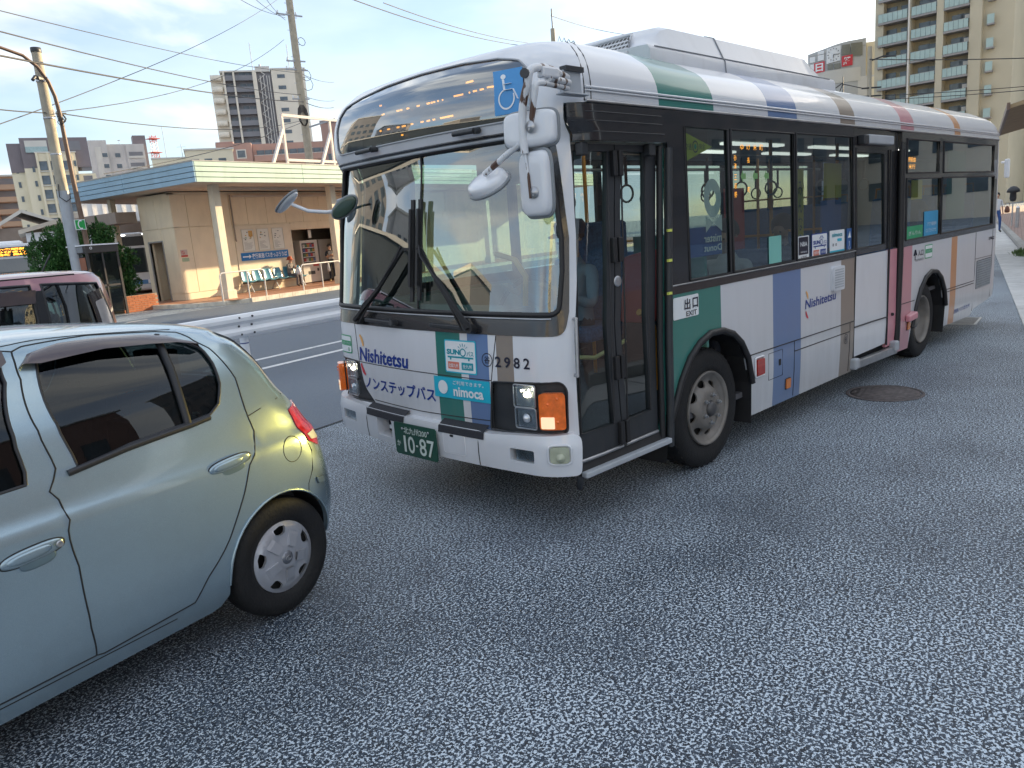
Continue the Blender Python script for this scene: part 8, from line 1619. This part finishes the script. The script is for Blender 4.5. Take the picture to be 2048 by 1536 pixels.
def joints(**kw):
    J = dict(pelvis=(0, 0, .92, (.14, .10)), belly=(0, .0, 1.06, (.125, .09)), chest=(0, .0, 1.27, (.145, .095)), neck=(0, .01, 1.42, .052), jaw=(0, -.012, 1.485, (.058, .066)), head=(0, -.01, 1.55, (.078, .09)), crown=(0, .0, 1.60, (.065, .075)), nose=(0, -.095, 1.535, .016),
             shL=(.165, .01, 1.345, .052), elL=(.21, .03, 1.09, .040), wrL=(.20, -.06, .87, .027), haL=(.195, -.09, .80, .030), shR=(-.165, .01, 1.345, .052), elR=(-.21, .03, 1.09, .040), wrR=(-.20, -.06, .87, .027), haR=(-.195, -.09, .80, .030),
             hiL=(.085, 0, .86, .085), knL=(.09, -.01, .48, .058), anL=(.09, .02, .09, .040), toL=(.10, -.13, .035, .032), hiR=(-.085, 0, .86, .085), knR=(-.09, -.01, .48, .058), anR=(-.09, .02, .09, .040), toR=(-.10, -.13, .035, .032))
    J.update(kw)
    for s_ in 'LR':
        if 'f1'+s_ not in J:
            w = Vector(J['wr'+s_][:3]); h = Vector(J['ha'+s_][:3]); d = (h-w).normalized(); sd_ = d.cross(Vector((0, 1, .3))).normalized()
            J['f1'+s_] = (*(h+d*.075+sd_*.014), .012); J['f2'+s_] = (*(h+d*.07-sd_*.014), .012); J['th'+s_] = (*(h+d*.02+sd_*.045), .011)
    return J
def zone(top, legs, shoes, sleeves=True, forearm=False, belly=None):
    def z(a, b):
        if a in ('neck', 'jaw', 'head') : return M_skin
        if a == 'chest' and b == 'neck': return top
        if a[:2] in ('wr', 'ha'): return M_skin
        if a[:2] == 'el': return top if (sleeves and forearm) else M_skin
        if a[:2] in ('sh',) : return top if sleeves else M_skin
        if a[:2] == 'an': return shoes
        if a[:2] in ('hi', 'kn') or (a == 'pelvis' and b[:2] == 'hi'): return legs
        return top
    return z
M_tb = pm('dark cardigan', (.02, .022, .03), .85); M_tg = pm('grey top', (.33, .31, .28), .85); M_tn = pm('navy trousers', (.015, .018, .03), .85); M_lb = pm('tan shoes', (.45, .28, .10), .6); M_jean = pm('blue jeans', (.04, .09, .25), .9); M_wt = pm('white shirt', (.65, .66, .68), .85); M_pat = pm('patterned grey blouse', (.20, .18, .17), .9, var=.6, vs=60); M_gp = pm('grey trousers', (.10, .09, .10), .9); M_ds = pm('dark shoes', (.03, .025, .02), .5)
# woman standing in the alcove looking down at her phone
J = joints(elL=(.20, -.02, 1.12, .040), wrL=(.08, -.19, 1.17, .026), haL=(.04, -.23, 1.20, .028), elR=(-.20, -.02, 1.12, .040), wrR=(-.05, -.20, 1.16, .026), haR=(-.01, -.24, 1.19, .028), nose=(0, -.10, 1.515, .016), toR=(-.13, -.12, .035, .032), knL=(.10, -.04, .48, .058))
w1_ = person('woman in dark cardigan and navy trousers standing in the alcove holding a phone', (23.62, 24.95, .15), R(-35), J, EDG, zone(M_tb, M_tn, M_lb, True, False), scale=.97)
q = MB(); q.mats = [M_hair]; q.tube([(0, .09, 1.60), (0, .14, 1.55), (0, .13, 1.42), (.01, .12, 1.28)], [.035, .04, .032, .012], 8); q.build('ponytail', None, w1_)
q = MB(); q.mats = [M_tg]; q.hexa([(-.10, -.105, 1.0), (.10, -.105, 1.0), (.10, -.07, 1.0), (-.10, -.07, 1.0), (-.09, -.115, 1.36), (.09, -.115, 1.36), (.09, -.06, 1.36), (-.09, -.06, 1.36)]); q.build('shirt_front', None, w1_, bevel=.02)
def held(name, label, cat, par_loc, rz, f): q = MB(); f(q); o = q.build(name, None); o.location = par_loc; o.rotation_euler = (0, 0, rz); tag(o, label, cat); return o
def _bag(q): q.mats = [pm('thin plastic bag', (.62, .66, .68), .35, var=.1, vs=20)]; q.lathe([(.02, .36), (.05, .34), (.07, .26), (.10, .14), (.11, .05), (.08, 0), (0, 0)], n=14, sx=1, sy=.6); q.tube([(.04, 0, .34), (.02, 0, .50), (-.04, 0, .34)], .006, 5)
held('plastic_bag', 'white plastic shopping bag hanging at the side of the standing woman', 'bag', (23.40, 24.90, .60), R(-35), _bag)
held('paper_pouch', 'small white packet held in front by the standing woman', 'packet', (23.75, 24.72, 1.24), R(-35), lambda q: (setattr(q, 'mats', [M_wt]), q.box(-.07, .07, -.03, .03, 0, .16)))
# seated person with hat
J = joints(pelvis=(0, 0, .50, (.15, .11)), belly=(0, -.0, .64, (.125, .10)), chest=(0, -.03, .84, (.145, .10)), neck=(0, -.04, .99, .05), jaw=(0, -.07, 1.05, (.056, .064)), head=(0, -.07, 1.115, (.076, .088)), crown=(0, -.06, 1.165, (.065, .075)), nose=(0, -.16, 1.09, .016),
           shL=(.16, -.02, .92, .052), elL=(.20, -.12, .72, .04), wrL=(.06, -.26, .80, .027), haL=(.03, -.29, .84, .028), shR=(-.16, -.02, .92, .052), elR=(-.20, -.12, .72, .04), wrR=(-.05, -.26, .78, .027), haR=(-.01, -.29, .82, .028),
           hiL=(.09, -.05, .47, .085), knL=(.10, -.40, .47, .06), anL=(.10, -.40, .09, .04), toL=(.11, -.53, .035, .032), hiR=(-.09, -.05, .47, .085), knR=(-.11, -.42, .46, .06), anR=(-.13, -.38, .09, .04), toR=(-.14, -.51, .035, .032))
w2_ = person('elderly person in patterned blouse and red brown hat sitting on the last seat', (21.30, 24.95, .15), R(12), J, EDG, zone(M_pat, M_gp, M_ds, True, True))
M_hat = pm('red brown hat', (.34, .07, .03), .8, var=.15, vs=20); q = MB(); q.mats = [M_hat]; q.lathe([(0, 1.26), (.06, 1.255), (.092, 1.21), (.102, 1.15), (.165, 1.115), (.168, 1.105), (.10, 1.13)], (0, -.06, 0), n=20); q.build('hat', None, w2_)
held('shopping_bag', 'white plastic bag on the lap of the seated person with the hat', 'bag', (21.42, 24.62, .62), R(10), lambda q: (setattr(q, 'mats', [pm('bag white', (.66, .68, .72), .4)]), q.lathe([(0, 0), (.13, .01), (.15, .10), (.12, .22), (.05, .30), (.0, .31)], n=14, sx=1, sy=.6)))
held('dark_handbag', 'small dark bag beside the legs of the seated person', 'bag', (21.62, 24.75, .50), R(10), lambda q: (setattr(q, 'mats', [M_ds]), q.box(-.12, .12, -.06, .06, 0, .16)))
# pedestrian at far right
J = joints(elR=(-.27, .04, 1.10, .04), wrR=(-.30, -.02, .98, .027), haR=(-.31, -.03, .92, .028), knL=(.10, -.10, .50, .058), anL=(.11, -.06, .10, .04), toL=(.12, -.2, .05, .032), knR=(-.09, .02, .49, .058), anR=(-.10, .14, .12, .04), toR=(-.11, .02, .04, .032))
w3_ = person('woman in white blouse and blue jeans walking beyond the rear of the bus', (38.6, .66, 0), R(-70), J, EDG, zone(M_wt, M_jean, M_ds, True, False))
q = MB(); q.mats = [M_hair]; q.tube([(0, .05, 1.60), (.0, .10, 1.50), (.02, .09, 1.38)], [.07, .075, .04], 8); q.build('long_hair', None, w3_)
held('brown_handbag', 'brown leather handbag carried by the walking woman', 'handbag', (38.75, .30, .80), R(-70), lambda q: (setattr(q, 'mats', [pm('brown leather', (.18, .07, .04), .5)]), q.lathe([(0, 0), (.17, .02), (.19, .12), (.13, .26), (0, .30)], n=16, sx=1, sy=.45), q.tube([(.11, 0, .24), (.06, 0, .42), (-.06, 0, .42), (-.11, 0, .24)], .01, 6)))
# bus driver and passengers: sit inside the bus but are things of their own
BR = R(-101.80); bO = Vector((3.6417, 3.1434, 0))
def inbus(x, y, z): return (bO.x+x*cos(BR)-y*sin(BR), bO.y+x*sin(BR)+y*cos(BR), z)
M_unif = pm('driver uniform', (.25, .30, .38), .85); M_cap = pm('driver cap', (.02, .03, .06), .7)
def seated(label, x, y, z, rz_, top, legs, **kw):
    J = joints(pelvis=(0, 0, .50, (.15, .11)), belly=(0, .0, .64, (.125, .10)), chest=(0, .0, .86, (.15, .10)), neck=(0, .0, 1.02, .05), jaw=(0, -.02, 1.08, (.056, .064)), head=(0, -.02, 1.145, (.078, .09)), crown=(0, -.01, 1.19, (.065, .075)), nose=(0, -.11, 1.125, .016),
           shL=(.17, 0, .94, .052), elL=(.22, -.08, .70, .04), wrL=(.16, -.28, .66, .027), haL=(.14, -.34, .66, .028), shR=(-.17, 0, .94, .052), elR=(-.22, -.08, .70, .04), wrR=(-.16, -.28, .66, .027), haR=(-.14, -.34, .66, .028),
           hiL=(.09, -.05, .47, .085), knL=(.11, -.42, .46, .06), anL=(.11, -.42, .09, .04), toL=(.12, -.55, .035, .032), hiR=(-.09, -.05, .47, .085), knR=(-.11, -.42, .46, .06), anR=(-.11, -.42, .09, .04), toR=(-.12, -.55, .035, .032))
    J.update(kw); 
    for k in list(J):
        if k[:2] in ('f1', 'f2', 'th') and kw: J.pop(k)
    J = joints(**{k: v for k, v in J.items()}) if kw else J
    return person(label, inbus(x, y, z), BR+rz_, J, EDG, zone(top, legs, M_ds, True, True))
dr_ = seated('bus driver in grey blue uniform and dark cap with both hands on the wheel', .35, 1.14, .50, 0, M_unif, M_tn, haL=(.17, -.46, .86, .028), wrL=(.18, -.38, .82, .027), haR=(-.17, -.46, .86, .028), wrR=(-.18, -.38, .82, .027))
q = MB(); q.mats = [M_cap]; q.lathe([(0, 1.29), (.09, 1.28), (.115, 1.245), (.105, 1.20), (.10, 1.18)], (0, -.01, 0), n=18); q.hexa([(-.08, -.10, 1.175), (.08, -.10, 1.175), (.06, -.17, 1.16), (-.06, -.17, 1.16), (-.08, -.10, 1.19), (.08, -.10, 1.19), (.06, -.17, 1.172), (-.06, -.17, 1.172)]); q.build('cap', None, dr_)
seated('bus passenger in black seen through the rear side window', .80, 6.45, .74, R(15), M_tb, M_tn)
seated('bus passenger with dark hair low behind the nimoca window sticker', .82, 3.35, .42, 0, M_tb, M_gp)
seated('bus passenger in pale shirt on the front side seat', .82, 2.42, .42, R(0), M_wt, M_tn)
seated('bus passenger in grey on the far side of the aisle', -.82, 2.95, .42, 0, M_tg, M_tn)
